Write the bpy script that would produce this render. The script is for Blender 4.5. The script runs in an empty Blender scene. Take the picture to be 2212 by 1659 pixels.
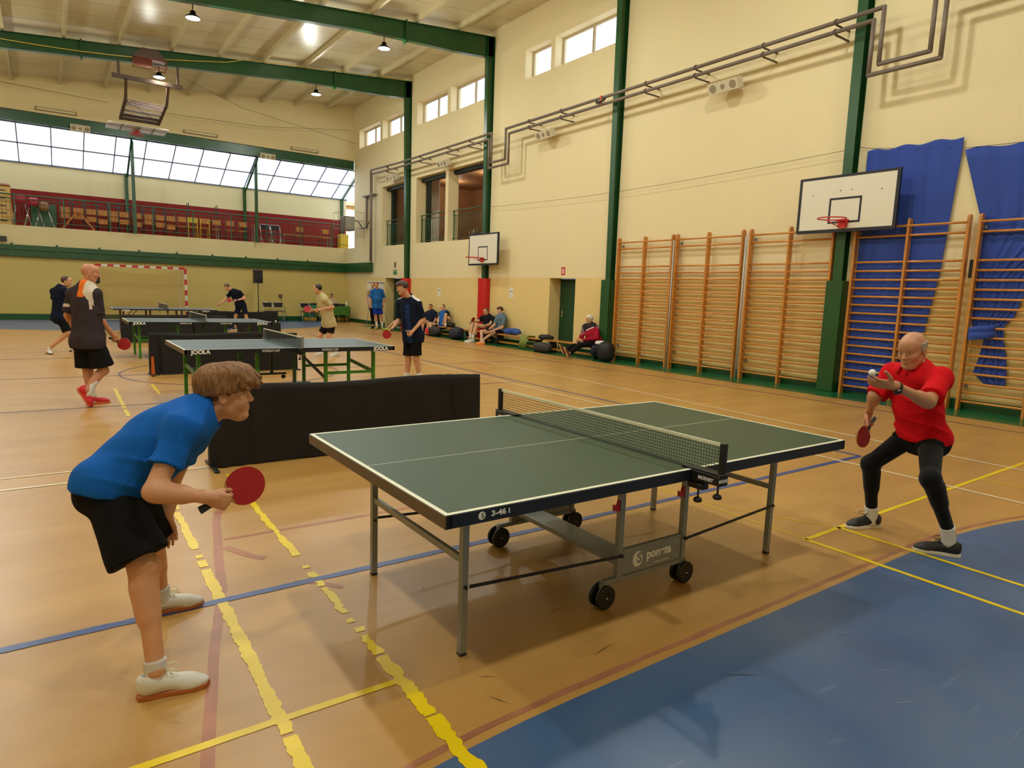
import bpy, math, random, os
import numpy as np
from mathutils import Vector, Matrix, Euler
random.seed(7)
SC = bpy.context.scene
COL = SC.collection
PI = math.pi

# ---------------------------------------------------------------- camera
cam_d = bpy.data.cameras.new('camera')
cam_d.sensor_width = 36.0
cam_d.lens = 1405.556 * 36.0 / 2212.0
cam_d.clip_start = 0.05
cam_d.clip_end = 200
cam_o = bpy.data.objects.new('camera', cam_d)
_r = Vector((0.81498386, -0.57843125, 0.03490838))
_u = Vector((0.05105641, 0.13168138, 0.98997639))
_f = Vector((0.57723007, 0.80503248, -0.13685083))
cam_o.matrix_world = Matrix(((_r.x, _u.x, -_f.x, 0), (_r.y, _u.y, -_f.y, 0), (_r.z, _u.z, -_f.z, 1.5603), (0, 0, 0, 1)))
COL.objects.link(cam_o)
SC.camera = cam_o

# ---------------------------------------------------------------- world (overcast daylight behind the windows)
w = bpy.data.worlds.new('overcast'); SC.world = w
w.use_nodes = True
w.node_tree.nodes['Background'].inputs['Color'].default_value = (0.80, 0.88, 1.0, 1)
w.node_tree.nodes['Background'].inputs['Strength'].default_value = 1.8

SC.view_settings.view_transform = 'Standard'
SC.view_settings.look = 'None'
SC.view_settings.gamma = 1.0
SC.view_settings.use_curve_mapping = False
SC.view_settings.exposure = 0.56
LAMP_POWER = 74.0
LAMP_COL = (0.97, 1.0, 0.88)
DAY_POWER = 14.0

# ---------------------------------------------------------------- hall constants (metres)
W = 11.78          # right wall plane
XL = -5.6          # left wall plane
YB = -5.0          # wall behind the camera
YG = 29.35         # upper gable wall
YP = 30.4          # balcony front and lower far wall
YBK = 31.85        # back wall of the balcony
def zc(x): return 8.47 + 0.1 * x           # ceiling height
FRAMES = [-5.4, 0.4, 6.29, 12.21, 18.03, 23.71]

# ---------------------------------------------------------------- materials
MATS = {}
def srgb(r, g, b):
    def c(v):
        v /= 255.0
        return v / 12.92 if v <= 0.04045 else ((v + 0.055) / 1.055) ** 2.4
    return (c(r), c(g), c(b))
def mat(name, rgb=(200, 200, 200), rough=0.6, metal=0.0, noise=0.0, scale=8.0, bump=0.0, bscale=60.0,
        spec=0.5, emit=None, estr=0.0, sheen=0.0, coat=0.0, stretch=None, sss=0.0, detail=4.0):
    if name in MATS: return MATS[name]
    m = bpy.data.materials.new(name); m.use_nodes = True
    nt = m.node_tree; b = nt.nodes['Principled BSDF']
    c = srgb(*rgb)
    b.inputs['Base Color'].default_value = (*c, 1)
    b.inputs['Roughness'].default_value = rough
    b.inputs['Metallic'].default_value = metal
    b.inputs['Specular IOR Level'].default_value = spec
    if sheen: b.inputs['Sheen Weight'].default_value = sheen
    if coat: b.inputs['Coat Weight'].default_value = coat
    if sss:
        b.inputs['Subsurface Weight'].default_value = sss
        b.inputs['Subsurface Radius'].default_value = (0.012, 0.005, 0.003)
    if emit:
        b.inputs['Emission Color'].default_value = (*emit, 1)
        b.inputs['Emission Strength'].default_value = estr
    tc = None
    if noise or bump:
        tc = nt.nodes.new('ShaderNodeTexCoord')
        mp = nt.nodes.new('ShaderNodeMapping'); nt.links.new(tc.outputs['Object'], mp.inputs['Vector'])
        if stretch: mp.inputs['Scale'].default_value = stretch
    if noise:
        n = nt.nodes.new('ShaderNodeTexNoise'); n.inputs['Scale'].default_value = scale; n.inputs['Detail'].default_value = detail
        nt.links.new(mp.outputs['Vector'], n.inputs['Vector'])
        r = nt.nodes.new('ShaderNodeValToRGB')
        r.color_ramp.elements[0].position = 0.3; r.color_ramp.elements[1].position = 0.7
        r.color_ramp.elements[0].color = (*[max(0, v * (1 - noise)) for v in c], 1)
        r.color_ramp.elements[1].color = (*[min(1, v * (1 + noise)) for v in c], 1)
        nt.links.new(n.outputs['Fac'], r.inputs['Fac']); nt.links.new(r.outputs['Color'], b.inputs['Base Color'])
    if bump:
        n2 = nt.nodes.new('ShaderNodeTexNoise'); n2.inputs['Scale'].default_value = bscale
        nt.links.new(mp.outputs['Vector'], n2.inputs['Vector'])
        bp = nt.nodes.new('ShaderNodeBump'); bp.inputs['Strength'].default_value = bump; bp.inputs['Distance'].default_value = 0.01
        nt.links.new(n2.outputs['Fac'], bp.inputs['Height']); nt.links.new(bp.outputs['Normal'], b.inputs['Normal'])
    MATS[name] = m
    return m

# ---------------------------------------------------------------- mesh builder
class MB:
    def __init__(s): s.v = []; s.f = []; s.m = []; s.sm = []; s.mi = 0; s.smooth = False
    def add(s, vs, fs):
        o = len(s.v); s.v += [tuple(v) for v in vs]
        for f in fs: s.f.append([i + o for i in f]); s.m.append(s.mi); s.sm.append(s.smooth)
        return s
    def quad(s, a, b, c, d): return s.add([a, b, c, d], [[0, 1, 2, 3]])
    def box(s, x0, x1, y0, y1, z0, z1):
        v = [(x, y, z) for x in (x0, x1) for y in (y0, y1) for z in (z0, z1)]
        return s.add(v, [[0, 1, 3, 2], [4, 6, 7, 5], [0, 4, 5, 1], [2, 3, 7, 6], [0, 2, 6, 4], [1, 5, 7, 3]])
    def bbox(s, x0, x1, y0, y1, z0, z1, b=0.004):
        """box with chamfered vertical-ish edges (all 12 edges cut)"""
        bm = _bm_box(x0, x1, y0, y1, z0, z1, b)
        return s.add(*bm)
    def obox(s, p, q, wd, ht, up=(0, 0, 1)):
        """bar of rectangular section from p to q"""
        p = Vector(p); q = Vector(q); d = (q - p).normalized(); u = Vector(up)
        if abs(d.dot(u)) > 0.99: u = Vector((1, 0, 0))
        sd = d.cross(u).normalized(); u = sd.cross(d)
        vs = [e + sd * a * wd / 2 + u * b * ht / 2 for e in (p, q) for a, b in ((-1, -1), (1, -1), (1, 1), (-1, 1))]
        return s.add(vs, [[3, 2, 1, 0], [4, 5, 6, 7], [0, 1, 5, 4], [1, 2, 6, 5], [2, 3, 7, 6], [3, 0, 4, 7]])
    def tube(s, pts, r, n=8, cap=True, closed=False):
        pts = [Vector(p) for p in pts]; k = len(pts)
        rs = r if isinstance(r, (list, tuple)) else [r] * k
        vs = []; prev = None
        for i, p in enumerate(pts):
            if closed: d = pts[(i + 1) % k] - pts[i - 1]
            else: d = pts[min(i + 1, k - 1)] - pts[max(i - 1, 0)]
            d.normalize()
            if prev is None:
                a = Vector((0, 0, 1)) if abs(d.z) < 0.9 else Vector((1, 0, 0))
                u = d.cross(a).normalized()
            else:
                u = (prev - d * prev.dot(d)).normalized()
            prev = u; v = d.cross(u)
            for j in range(n):
                t = 2 * PI * j / n
                vs.append(p + (u * math.cos(t) + v * math.sin(t)) * rs[i])
        fs = []
        for i in range(k if closed else k - 1):
            a = i * n; b = ((i + 1) % k) * n
            for j in range(n): fs.append([a + j, a + (j + 1) % n, b + (j + 1) % n, b + j])
        if cap and not closed:
            fs.append(list(range(n))[::-1]); fs.append([(k - 1) * n + j for j in range(n)])
        sm = s.smooth; s.smooth = True; s.add(vs, fs); s.smooth = sm
        return s
    def lathe(s, c, prof, n=20, axis='z', ang=None):
        vs = []; fs = []; m = len(prof)
        for j in range(n):
            t = 2 * PI * j / n
            for r, h in prof:
                if axis == 'z': p = (c[0] + r * math.cos(t), c[1] + r * math.sin(t), c[2] + h)
                elif axis == 'y': p = (c[0] + r * math.cos(t), c[1] + h, c[2] + r * math.sin(t))
                else: p = (c[0] + h, c[1] + r * math.cos(t), c[2] + r * math.sin(t))
                vs.append(p)
        for j in range(n):
            for i in range(m - 1):
                a = j * m + i; b = ((j + 1) % n) * m + i
                fs.append([a, b, b + 1, a + 1])
        sm = s.smooth; s.smooth = True; s.add(vs, fs); s.smooth = sm
        return s
    def prism(s, poly, o, ux, uy, h):
        """polygon (2d list) in plane o+ux*a+uy*b extruded by vector h"""
        o = Vector(o); ux = Vector(ux); uy = Vector(uy); h = Vector(h); n = len(poly)
        a = [o + ux * p[0] + uy * p[1] for p in poly]; b = [p + h for p in a]
        return s.add(a + b, [list(range(n))[::-1], [n + i for i in range(n)]] + [[i, (i + 1) % n, n + (i + 1) % n, n + i] for i in range(n)])
    def ball(s, c, r, n=12, sc=(1, 1, 1)):
        prof = [(math.sin(PI * i / n) * 1.0, -math.cos(PI * i / n)) for i in range(n + 1)]
        vs = []; fs = []
        for j in range(2 * n):
            t = PI * j / n
            for rr, h in prof: vs.append((c[0] + r * sc[0] * rr * math.cos(t), c[1] + r * sc[1] * rr * math.sin(t), c[2] + r * sc[2] * h))
        m = n + 1
        for j in range(2 * n):
            for i in range(n):
                a = j * m + i; b = ((j + 1) % (2 * n)) * m + i
                fs.append([a, b, b + 1, a + 1])
        sm = s.smooth; s.smooth = True; s.add(vs, fs); s.smooth = sm
        return s
    def build(s, name, mats, parent=None, merge=False):
        me = bpy.data.meshes.new(name)
        me.from_pydata(s.v, [], s.f); 
        if not isinstance(mats, (list, tuple)): mats = [mats]
        for m in mats: me.materials.append(m)
        me.polygons.foreach_set('material_index', s.m)
        me.polygons.foreach_set('use_smooth', s.sm)
        me.update()
        if merge:
            import bmesh
            bm = bmesh.new(); bm.from_mesh(me); bmesh.ops.remove_doubles(bm, verts=bm.verts, dist=1e-5); bm.to_mesh(me); bm.free()
        o = bpy.data.objects.new(name, me); COL.objects.link(o)
        if parent is not None: o.parent = parent
        return o
def _bm_box(x0, x1, y0, y1, z0, z1, b):
    import bmesh
    bm = bmesh.new(); bmesh.ops.create_cube(bm, size=1)
    for v in bm.verts:
        v.co = Vector(((x0 + x1) / 2 + v.co.x * (x1 - x0), (y0 + y1) / 2 + v.co.y * (y1 - y0), (z0 + z1) / 2 + v.co.z * (z1 - z0)))
    bmesh.ops.bevel(bm, geom=bm.edges[:], offset=b, segments=1, affect='EDGES')
    bm.verts.index_update()
    r = ([v.co[:] for v in bm.verts], [[v.index for v in f.verts] for f in bm.faces]); bm.free()
    return r

def tag(o, label, cat, group=None):
    o['label'] = label; o['category'] = cat
    if group: o['group'] = group
    return o
def empty(name, loc=(0, 0, 0), rz=0.0):
    o = bpy.data.objects.new(name, None); COL.objects.link(o); o.empty_display_size = 0.1
    o.location = loc; o.rotation_euler = (0, 0, rz); return o
def thing(name, label, cat, loc=(0, 0, 0), rz=0.0, group=None):
    return tag(empty(name, loc, rz), label, cat, group)
def structure(o): o['kind'] = 'structure'; return o
def kids(o): return [c for c in bpy.data.objects if c.parent == o]
def dup(root, loc, rz, label, group=None, parent=None):
    r = root.copy(); COL.objects.link(r); r.location = loc; r.rotation_euler = (0, 0, rz)
    if label: r['label'] = label
    if group: r['group'] = group
    for ch in kids(root):
        c = ch.copy(); COL.objects.link(c); c.parent = r
        for g in kids(ch):
            d = g.copy(); COL.objects.link(d); d.parent = c
    return r
def grid_solid(us, vs, hole, mk, t0, t1):
    """wall slab with rectangular holes. us,vs breakpoints, hole(uc,vc)->bool, mk(u,v,t)->xyz"""
    m = MB(); nu, nv = len(us) - 1, len(vs) - 1
    S = [[not hole((us[i] + us[i + 1]) / 2, (vs[j] + vs[j + 1]) / 2) for j in range(nv)] for i in range(nu)]
    g = lambda i, j: 0 <= i < nu and 0 <= j < nv and S[i][j]
    for i in range(nu):
        for j in range(nv):
            if not S[i][j]: continue
            a, b, c, d = us[i], us[i + 1], vs[j], vs[j + 1]
            m.quad(mk(a, c, t0), mk(b, c, t0), mk(b, d, t0), mk(a, d, t0))
            m.quad(mk(a, c, t1), mk(a, d, t1), mk(b, d, t1), mk(b, c, t1))
            if not g(i - 1, j): m.quad(mk(a, c, t0), mk(a, d, t0), mk(a, d, t1), mk(a, c, t1))
            if not g(i + 1, j): m.quad(mk(b, c, t0), mk(b, c, t1), mk(b, d, t1), mk(b, d, t0))
            if not g(i, j - 1): m.quad(mk(a, c, t0), mk(a, c, t1), mk(b, c, t1), mk(b, c, t0))
            if not g(i, j + 1): m.quad(mk(a, d, t0), mk(b, d, t0), mk(b, d, t1), mk(a, d, t1))
    return m
def text_mesh(body, size, material, parent, name, loc, rot, extrude=0.0006, font=None, sx=1.0, shear=0.0, bold=0.0):
    cu = bpy.data.curves.new(name, 'FONT'); cu.body = body; cu.size = size; cu.extrude = extrude
    cu.align_x = 'CENTER'; cu.align_y = 'CENTER'; cu.shear = shear; cu.offset = bold
    to = bpy.data.objects.new(name + '_tmp', cu); COL.objects.link(to)
    dg = bpy.context.evaluated_depsgraph_get(); dg.update()
    me = bpy.data.meshes.new_from_object(to.evaluated_get(dg))
    bpy.data.objects.remove(to); me.materials.clear(); me.materials.append(material)
    o = bpy.data.objects.new(name, me); COL.objects.link(o)
    if parent is not None: o.parent = parent
    R = rot if isinstance(rot, Matrix) else Euler(rot).to_matrix()
    o.matrix_local = Matrix.Translation(loc) @ R.to_4x4() @ Matrix.Diagonal((sx, 1, 1, 1))
    return o
# ================================================================ HALL SHELL
def wall_mat(name, rows, nse=0.035):
    """painted wall: colour by height in metres: rows [(z_top, rgb), ...]"""
    m = bpy.data.materials.new(name); m.use_nodes = True
    nt = m.node_tree; b = nt.nodes['Principled BSDF']; b.inputs['Roughness'].default_value = 0.62
    b.inputs['Specular IOR Level'].default_value = 0.3
    g = nt.nodes.new('ShaderNodeNewGeometry'); sp = nt.nodes.new('ShaderNodeSeparateXYZ'); nt.links.new(g.outputs['Position'], sp.inputs[0])
    prev = None
    for zt, rgb in rows:
        c = (*srgb(*rgb), 1)
        if prev is None:
            rg = nt.nodes.new('ShaderNodeRGB'); rg.outputs[0].default_value = c; prev = rg.outputs[0]; pz = zt; continue
        cmp_ = nt.nodes.new('ShaderNodeMath'); cmp_.operation = 'GREATER_THAN'; nt.links.new(sp.outputs['Z'], cmp_.inputs[0]); cmp_.inputs[1].default_value = pz
        mx = nt.nodes.new('ShaderNodeMix'); mx.data_type = 'RGBA'; nt.links.new(cmp_.outputs[0], mx.inputs['Factor'])
        nt.links.new(prev, mx.inputs['A']); mx.inputs['B'].default_value = c
        prev = mx.outputs['Result']; pz = zt
    n = nt.nodes.new('ShaderNodeTexNoise'); n.inputs['Scale'].default_value = 0.9; n.inputs['Detail'].default_value = 6
    nt.links.new(g.outputs['Position'], n.inputs['Vector'])
    mr = nt.nodes.new('ShaderNodeMapRange'); mr.inputs['To Min'].default_value = 1 - nse; mr.inputs['To Max'].default_value = 1 + nse
    nt.links.new(n.outputs['Fac'], mr.inputs['Value'])
    ml = nt.nodes.new('ShaderNodeMix'); ml.data_type = 'RGBA'; ml.blend_type = 'MULTIPLY'; ml.inputs['Factor'].default_value = 1
    nt.links.new(prev, ml.inputs['A']); nt.links.new(mr.outputs['Result'], ml.inputs['B'])
    nt.links.new(ml.outputs['Result'], b.inputs['Base Color'])
    n2 = nt.nodes.new('ShaderNodeTexNoise'); n2.inputs['Scale'].default_value = 45; nt.links.new(g.outputs['Position'], n2.inputs['Vector'])
    bp = nt.nodes.new('ShaderNodeBump'); bp.inputs['Strength'].default_value = 0.25; bp.inputs['Distance'].default_value = 0.01
    nt.links.new(n2.outputs['Fac'], bp.inputs['Height']); nt.links.new(bp.outputs['Normal'], b.inputs['Normal'])
    return m
CREAM = (232, 216, 172); CREAM2 = (224, 208, 160); YEL = (228, 202, 136)
M_wall = wall_mat('painted_wall', [(2.06, YEL), (99, CREAM)])
M_far = wall_mat('painted_far_wall', [(2.40, (212, 188, 112)), (99, CREAM2)])
M_balc = wall_mat('painted_balcony_wall', [(4.87, (128, 24, 22)), (99, (222, 214, 176))])
M_green = mat('green_gloss_paint', (24, 76, 34), rough=0.32, noise=0.12, scale=3, spec=0.55)
M_green2 = mat('green_rail_paint', (34, 92, 62), rough=0.4)
M_dkgreen = mat('green_baseboard', (14, 78, 42), rough=0.3)
M_greenfloor = mat('green_floor_paint', (22, 98, 54), rough=0.22, noise=0.08, scale=4)
M_pipe = mat('grey_pipe_paint', (118, 104, 92), rough=0.5, noise=0.08, scale=5)
M_white = mat('white_paint', (226, 222, 210), rough=0.45)
M_offwhite = mat('off_white_plastic', (214, 204, 176), rough=0.5)
M_black = mat('black_plastic', (16, 16, 17), rough=0.45)
M_blackm = mat('black_metal', (22, 21, 21), rough=0.35, metal=0.6)
M_chrome = mat('chrome', (205, 205, 205), rough=0.18, metal=1.0)
M_steel = mat('silver_grey_coat', (140, 143, 141), rough=0.4, metal=0.35, noise=0.04, scale=20)
M_red = mat('red_vinyl', (196, 20, 22), rough=0.35, noise=0.06, scale=6, bump=0.2, bscale=7)
M_brown = mat('brown_steel_paint', (82, 62, 50), rough=0.5)
M_wood = mat('varnished_beech', (196, 128, 52), rough=0.28, noise=0.16, scale=9, stretch=(6, 6, 1), coat=0.3)
M_woodr = mat('varnished_rung', (204, 134, 56), rough=0.25, noise=0.14, scale=9, stretch=(6, 1, 6), coat=0.3)

# ---- floor
def floor_material():
    m = bpy.data.materials.new('sports_floor'); m.use_nodes = True
    nt = m.node_tree; b = nt.nodes['Principled BSDF']
    g = nt.nodes.new('ShaderNodeNewGeometry')
    n = nt.nodes.new('ShaderNodeTexNoise'); n.inputs['Scale'].default_value = 0.8; n.inputs['Detail'].default_value = 8; n.inputs['Roughness'].default_value = 0.6
    mp = nt.nodes.new('ShaderNodeMapping'); mp.inputs['Scale'].default_value = (0.7, 3.2, 1); nt.links.new(g.outputs['Position'], mp.inputs['Vector'])
    nt.links.new(mp.outputs['Vector'], n.inputs['Vector'])
    r = nt.nodes.new('ShaderNodeValToRGB'); r.color_ramp.elements[0].position = 0.32; r.color_ramp.elements[1].position = 0.72
    r.color_ramp.elements[0].color = (*srgb(172, 128, 66), 1); r.color_ramp.elements[1].color = (*srgb(190, 146, 80), 1)
    nt.links.new(n.outputs['Fac'], r.inputs['Fac'])
    # fine dark scuff streaks
    n3 = nt.nodes.new('ShaderNodeTexNoise'); n3.inputs['Scale'].default_value = 2.2; n3.inputs['Detail'].default_value = 9; n3.inputs['Distortion'].default_value = 1.2
    mp3 = nt.nodes.new('ShaderNodeMapping'); mp3.inputs['Scale'].default_value = (1.2, 5.0, 1); mp3.inputs['Rotation'].default_value = (0, 0, 0.5)
    nt.links.new(g.outputs['Position'], mp3.inputs['Vector']); nt.links.new(mp3.outputs['Vector'], n3.inputs['Vector'])
    r3 = nt.nodes.new('ShaderNodeMapRange'); r3.inputs['From Min'].default_value = 0.68; r3.inputs['From Max'].default_value = 0.8
    r3.inputs['To Min'].default_value = 0.0; r3.inputs['To Max'].default_value = 0.22; nt.links.new(n3.outputs['Fac'], r3.inputs['Value'])
    mx = nt.nodes.new('ShaderNodeMix'); mx.data_type = 'RGBA'; nt.links.new(r3.outputs['Result'], mx.inputs['Factor'])
    nt.links.new(r.outputs['Color'], mx.inputs['A']); mx.inputs['B'].default_value = (*srgb(130, 84, 46), 1)
    nt.links.new(mx.outputs['Result'], b.inputs['Base Color'])
    n2 = nt.nodes.new('ShaderNodeTexNoise'); n2.inputs['Scale'].default_value = 3.0; n2.inputs['Detail'].default_value = 6
    nt.links.new(g.outputs['Position'], n2.inputs['Vector'])
    mr = nt.nodes.new('ShaderNodeMapRange'); mr.inputs['To Min'].default_value = 0.26; mr.inputs['To Max'].default_value = 0.42
    nt.links.new(n2.outputs['Fac'], mr.inputs['Value']); nt.links.new(mr.outputs['Result'], b.inputs['Roughness'])
    nb = nt.nodes.new('ShaderNodeTexNoise'); nb.inputs['Scale'].default_value = 260; nt.links.new(g.outputs['Position'], nb.inputs['Vector'])
    bp = nt.nodes.new('ShaderNodeBump'); bp.inputs['Strength'].default_value = 0.06; bp.inputs['Distance'].default_value = 0.004
    nt.links.new(nb.outputs['Fac'], bp.inputs['Height']); nt.links.new(bp.outputs['Normal'], b.inputs['Normal'])
    return m
M_floor = floor_material()
mb = MB(); mb.quad((XL - .3, YB - .3, 0), (12.6, YB - .3, 0), (12.6, 32.2, 0), (XL - .3, 32.2, 0))
floor = structure(mb.build('floor', M_floor))

def paint_mat(name, rgb, noise=0.08, wear=None, rough=0.35):
    m = mat(name, rgb, rough=rough, noise=noise, scale=6, bump=0.05, bscale=200)
    return m
M_fblue = bpy.data.materials.new('blue_floor_paint'); M_fblue.use_nodes = True
def _fb(m):
    nt = m.node_tree; b = nt.nodes['Principled BSDF']; b.inputs['Roughness'].default_value = 0.33
    g = nt.nodes.new('ShaderNodeNewGeometry')
    n = nt.nodes.new('ShaderNodeTexNoise'); n.inputs['Scale'].default_value = 1.3; n.inputs['Detail'].default_value = 9; n.inputs['Distortion'].default_value = .6
    nt.links.new(g.outputs['Position'], n.inputs['Vector'])
    r = nt.nodes.new('ShaderNodeValToRGB'); r.color_ramp.elements[0].position = .3; r.color_ramp.elements[1].position = .75
    r.color_ramp.elements[0].color = (*srgb(52, 86, 130), 1); r.color_ramp.elements[1].color = (*srgb(84, 106, 140), 1)
    nt.links.new(n.outputs['Fac'], r.inputs['Fac'])
    mp = nt.nodes.new('ShaderNodeMapping'); mp.inputs['Scale'].default_value = (1.0, 9, 1); mp.inputs['Rotation'].default_value = (0, 0, 0.7); nt.links.new(g.outputs['Position'], mp.inputs['Vector'])
    n2 = nt.nodes.new('ShaderNodeTexNoise'); n2.inputs['Scale'].default_value = 2.0; n2.inputs['Detail'].default_value = 10; nt.links.new(mp.outputs['Vector'], n2.inputs['Vector'])
    mr = nt.nodes.new('ShaderNodeMapRange'); mr.inputs['From Min'].default_value = .66; mr.inputs['From Max'].default_value = .8; mr.inputs['To Max'].default_value = .35
    nt.links.new(n2.outputs['Fac'], mr.inputs['Value'])
    mx = nt.nodes.new('ShaderNodeMix'); mx.data_type = 'RGBA'; nt.links.new(mr.outputs['Result'], mx.inputs['Factor']); nt.links.new(r.outputs['Color'], mx.inputs['A'])
    mx.inputs['B'].default_value = (*srgb(150, 170, 190), 1); nt.links.new(mx.outputs['Result'], b.inputs['Base Color'])
_fb(M_fblue)
M_yel = paint_mat('yellow_line_paint', (232, 200, 6), 0.06)
M_yelthin = paint_mat('faded_yellow_paint', (214, 178, 70), 0.08)
M_bline = paint_mat('blue_line_paint', (46, 74, 136), 0.14)
M_wline = paint_mat('white_line_paint', (226, 206, 168), 0.08)
M_brline = paint_mat('brown_line_paint', (164, 100, 62), 0.16)
M_dkline = paint_mat('dark_line_paint', (110, 84, 84), 0.1)
M_purple = paint_mat('red_line_paint', (160, 106, 76), 0.2)

def strip(pts, wd, z=0.001, rag=0.0, step=0.06, seed=0):
    """flat painted line along pts (xy) with ragged edges; gaps allowed by None"""
    m = MB(); rnd = random.Random(seed); seg = []
    def run(P):
        res = []
        for i in range(len(P) - 1):
            a = Vector(P[i]); b = Vector(P[i + 1]); n = max(1, int((b - a).length / step)) if rag else 1
            for k in range(n): res.append(a + (b - a) * (k / n))
        res.append(Vector(P[-1])); L = []; R = []; ph = 0.0; ph2 = 0.0
        for i, p in enumerate(res):
            d = (res[min(i + 1, len(res) - 1)] - res[max(0, i - 1)]).normalized(); nrm = Vector((-d.y, d.x))
            ph = 0.62 * ph + rnd.uniform(-rag, rag) * .55; ph2 = 0.62 * ph2 + rnd.uniform(-rag, rag) * .55
            L.append(p + nrm * (wd / 2 + ph)); R.append(p - nrm * (wd / 2 + ph2))
        for i in range(len(res) - 1):
            m.quad((R[i].x, R[i].y, z), (R[i + 1].x, R[i + 1].y, z), (L[i + 1].x, L[i + 1].y, z), (L[i].x, L[i].y, z))
    cur = []
    for p in pts + [None]:
        if p is None:
            if len(cur) > 1: run(cur)
            cur = []
        else: cur.append(p)
    return m
def mark(name, m, material): return m.build(name, material, floor)
def arc_pts(cx, cy, r, a0, a1, n=40): return [(cx + r * math.cos(math.radians(a0 + (a1 - a0) * i / n)), cy + r * math.sin(math.radians(a0 + (a1 - a0) * i / n))) for i in range(n + 1)]
# blue handball areas
def area(yl, sgn):
    pts = arc_pts(4.6, yl, 6.0, 90 * sgn, 0) + ([(10.6, yl - sgn * 0.7)] if True else [])
    lft = arc_pts(1.6, yl, 6.0, 90 * sgn, 180 * sgn)
    ring = lft[::-1] + pts
    m = MB(); ye = YB if sgn > 0 else YP
    for i in range(len(ring) - 1):
        a, b = ring[i], ring[i + 1]
        if abs(a[0] - b[0]) < 1e-6: continue
        m.quad((a[0], ye, .0006), (b[0], ye, .0006), (b[0], b[1], .0006), (a[0], a[1], .0006))
    return m
mark('blue_goal_area', area(-4.25, 1), M_fblue)
mark('blue_goal_area', area(29.9, -1), M_fblue)
def ring_line(yl, s, r): return arc_pts(1.6, yl, r, 180 * s, 90 * s, 24) + arc_pts(4.6, yl, r, 90 * s, 0, 24)
mark('red_arc_line', strip(ring_line(-4.25, 1, 6.055), .03, .0008, .006, seed=3), M_purple)
mark('red_arc_line', strip(ring_line(29.9, -1, 6.05), .05, .0008), M_dkline)
# green border along the walls
m = MB(); m.quad((10.86, YB, .0012), (W, YB, .0012), (W, 26.5, .0012), (10.86, 26.5, .0012)); m.quad((XL, 29.85, .0012), (W, 29.85, .0012), (W, YP, .0012), (XL, YP, .0012))
mark('green_border', m, M_greenfloor)
# hand painted yellow badminton lines
def gaps(x0, x1, spans): 
    out = []
    for a, b in spans: out += [(x0 + (x1 - x0) * (a - 1.0) / 10.0, a), (x0 + (x1 - x0) * (b - 1.0) / 10.0, b), None]
    return out
mark('yellow_line', strip(gaps(.60, .75, [(0.2, 2.12), (2.14, 3.72)]), .05, .0022, .009, .012, 1), M_yel)
mark('yellow_line', strip(gaps(.60, .75, [(3.76, 3.86), (3.9, 3.95), (4.05, 4.8), (4.86, 4.95), (4.98, 5.1), (8.6, 9.1), (9.15, 10.9)]), .045, .0022, .009, .012, 2), M_yel)
mark('yellow_line', strip(gaps(1.07, 1.25, [(0.1, 1.95), (1.96, 2.42)]), .055, .0022, .012, .012, 4), M_yel)
mark('yellow_line', strip(gaps(1.07, 1.25, [(2.44, 2.62), (2.66, 2.7), (2.76, 2.8), (2.86, 3.18), (3.2, 3.4), (3.46, 3.5), (3.66, 4.85), (5.3, 5.6), (7.5, 7.7), (10.2, 11.2)]), .04, .0022, .013, .012, 5), M_yel)
mark('yellow_line', strip([(-3, 2.228), (.60, 2.228), (1.07, 2.22)], .035, .0020, .0015, .08, 6), M_yel)
for x, y0, y1 in ((4.07, -3, 2.25), (4.50, -3, 2.25)): mark('yellow_line', strip([(x, y0), (x, y1)], .035, .002, .003, .06, 8), M_yel)
mark('yellow_line', strip([(4.07, 2.235), (4.49, 2.24), (5.11, 2.25), (9.8, 2.28)], .036, .002, .003, .06, 9), M_yel)
mark('thin_yellow_line', strip([(4.5, 2.24), (4.25, 2.71), (4.12, 3.2), (4.1, 4.4)], .012, .0018), M_yel)
mark('thin_yellow_line', strip([(4.07, 2.24), (4.07, 4.4)], .012, .0018), M_yel)
mark('thin_yellow_line', strip([(7.05, 2.25), (7.12, -1)], .02, .0018), M_yel)
for P in ([(6.9, 10.22), (10.2, 10.32)], [(7.6, 6.27), (10.2, 6.26)], [(9.95, 14), (9.95, 10.1), (9.78, 5.9), (9.6, 1.0)], [(7.14, 12.6), (7.14, 6.2)]):
    mark('thin_yellow_line', strip(P, .03, .0018, .002, .2, 11), M_yelthin)
# volleyball lines, dark blue
mark('blue_line', strip([(-2.1, 3.3), (6.9, 3.29)], .052, .0024, .0035, .015, 12), M_bline)
mark('blue_line', strip([(6.9, 3.3), (6.92, 13.4), (7.0, 21.4)], .045, .0024), M_bline)
mark('dark_line', strip([(-5, 9.39), (6.95, 9.39)], .04, .0026), M_dkline)
mark('dark_line', strip([(-5, 12.48), (10.6, 12.35)], .04, .0026), M_dkline)
mark('dark_line', strip([(-5, 15.5), (6.95, 15.5)], .04, .0026), M_dkline)
mark('dark_line', strip([(10.3, -4), (10.26, 6.22), (9.5, 16.7), (9.3, 24)], .045, .0026), M_dkline)
mark('dark_line', strip(arc_pts(2.73, 12.45, 1.8, 0, 360, 64), .045, .0026), M_dkline)
mark('dark_line', strip(arc_pts(9.6, 22.3, 1.0, 0, 360, 40), .03, .0026), M_dkline)
# white lines
mark('white_line', strip([(7.72, -3), (7.84, 2.5), (7.92, 4.77), (8.14, 8.7), (8.19, 15.6), (8.2, 24)], .042, .0028), M_wline)
mark('white_line', strip([(6.42, -3), (6.48, 2.5), (6.49, 3.5), (6.59, 6.9), (6.66, 12.74)], .042, .0028), M_wline)
mark('white_line', strip([(-5, 5.91), (1.15, 5.91)], .04, .0028), M_wline)
mark('white_line', strip([(-5, 6.25), (.12, 6.26)], .03, .0028), M_wline)
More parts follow.
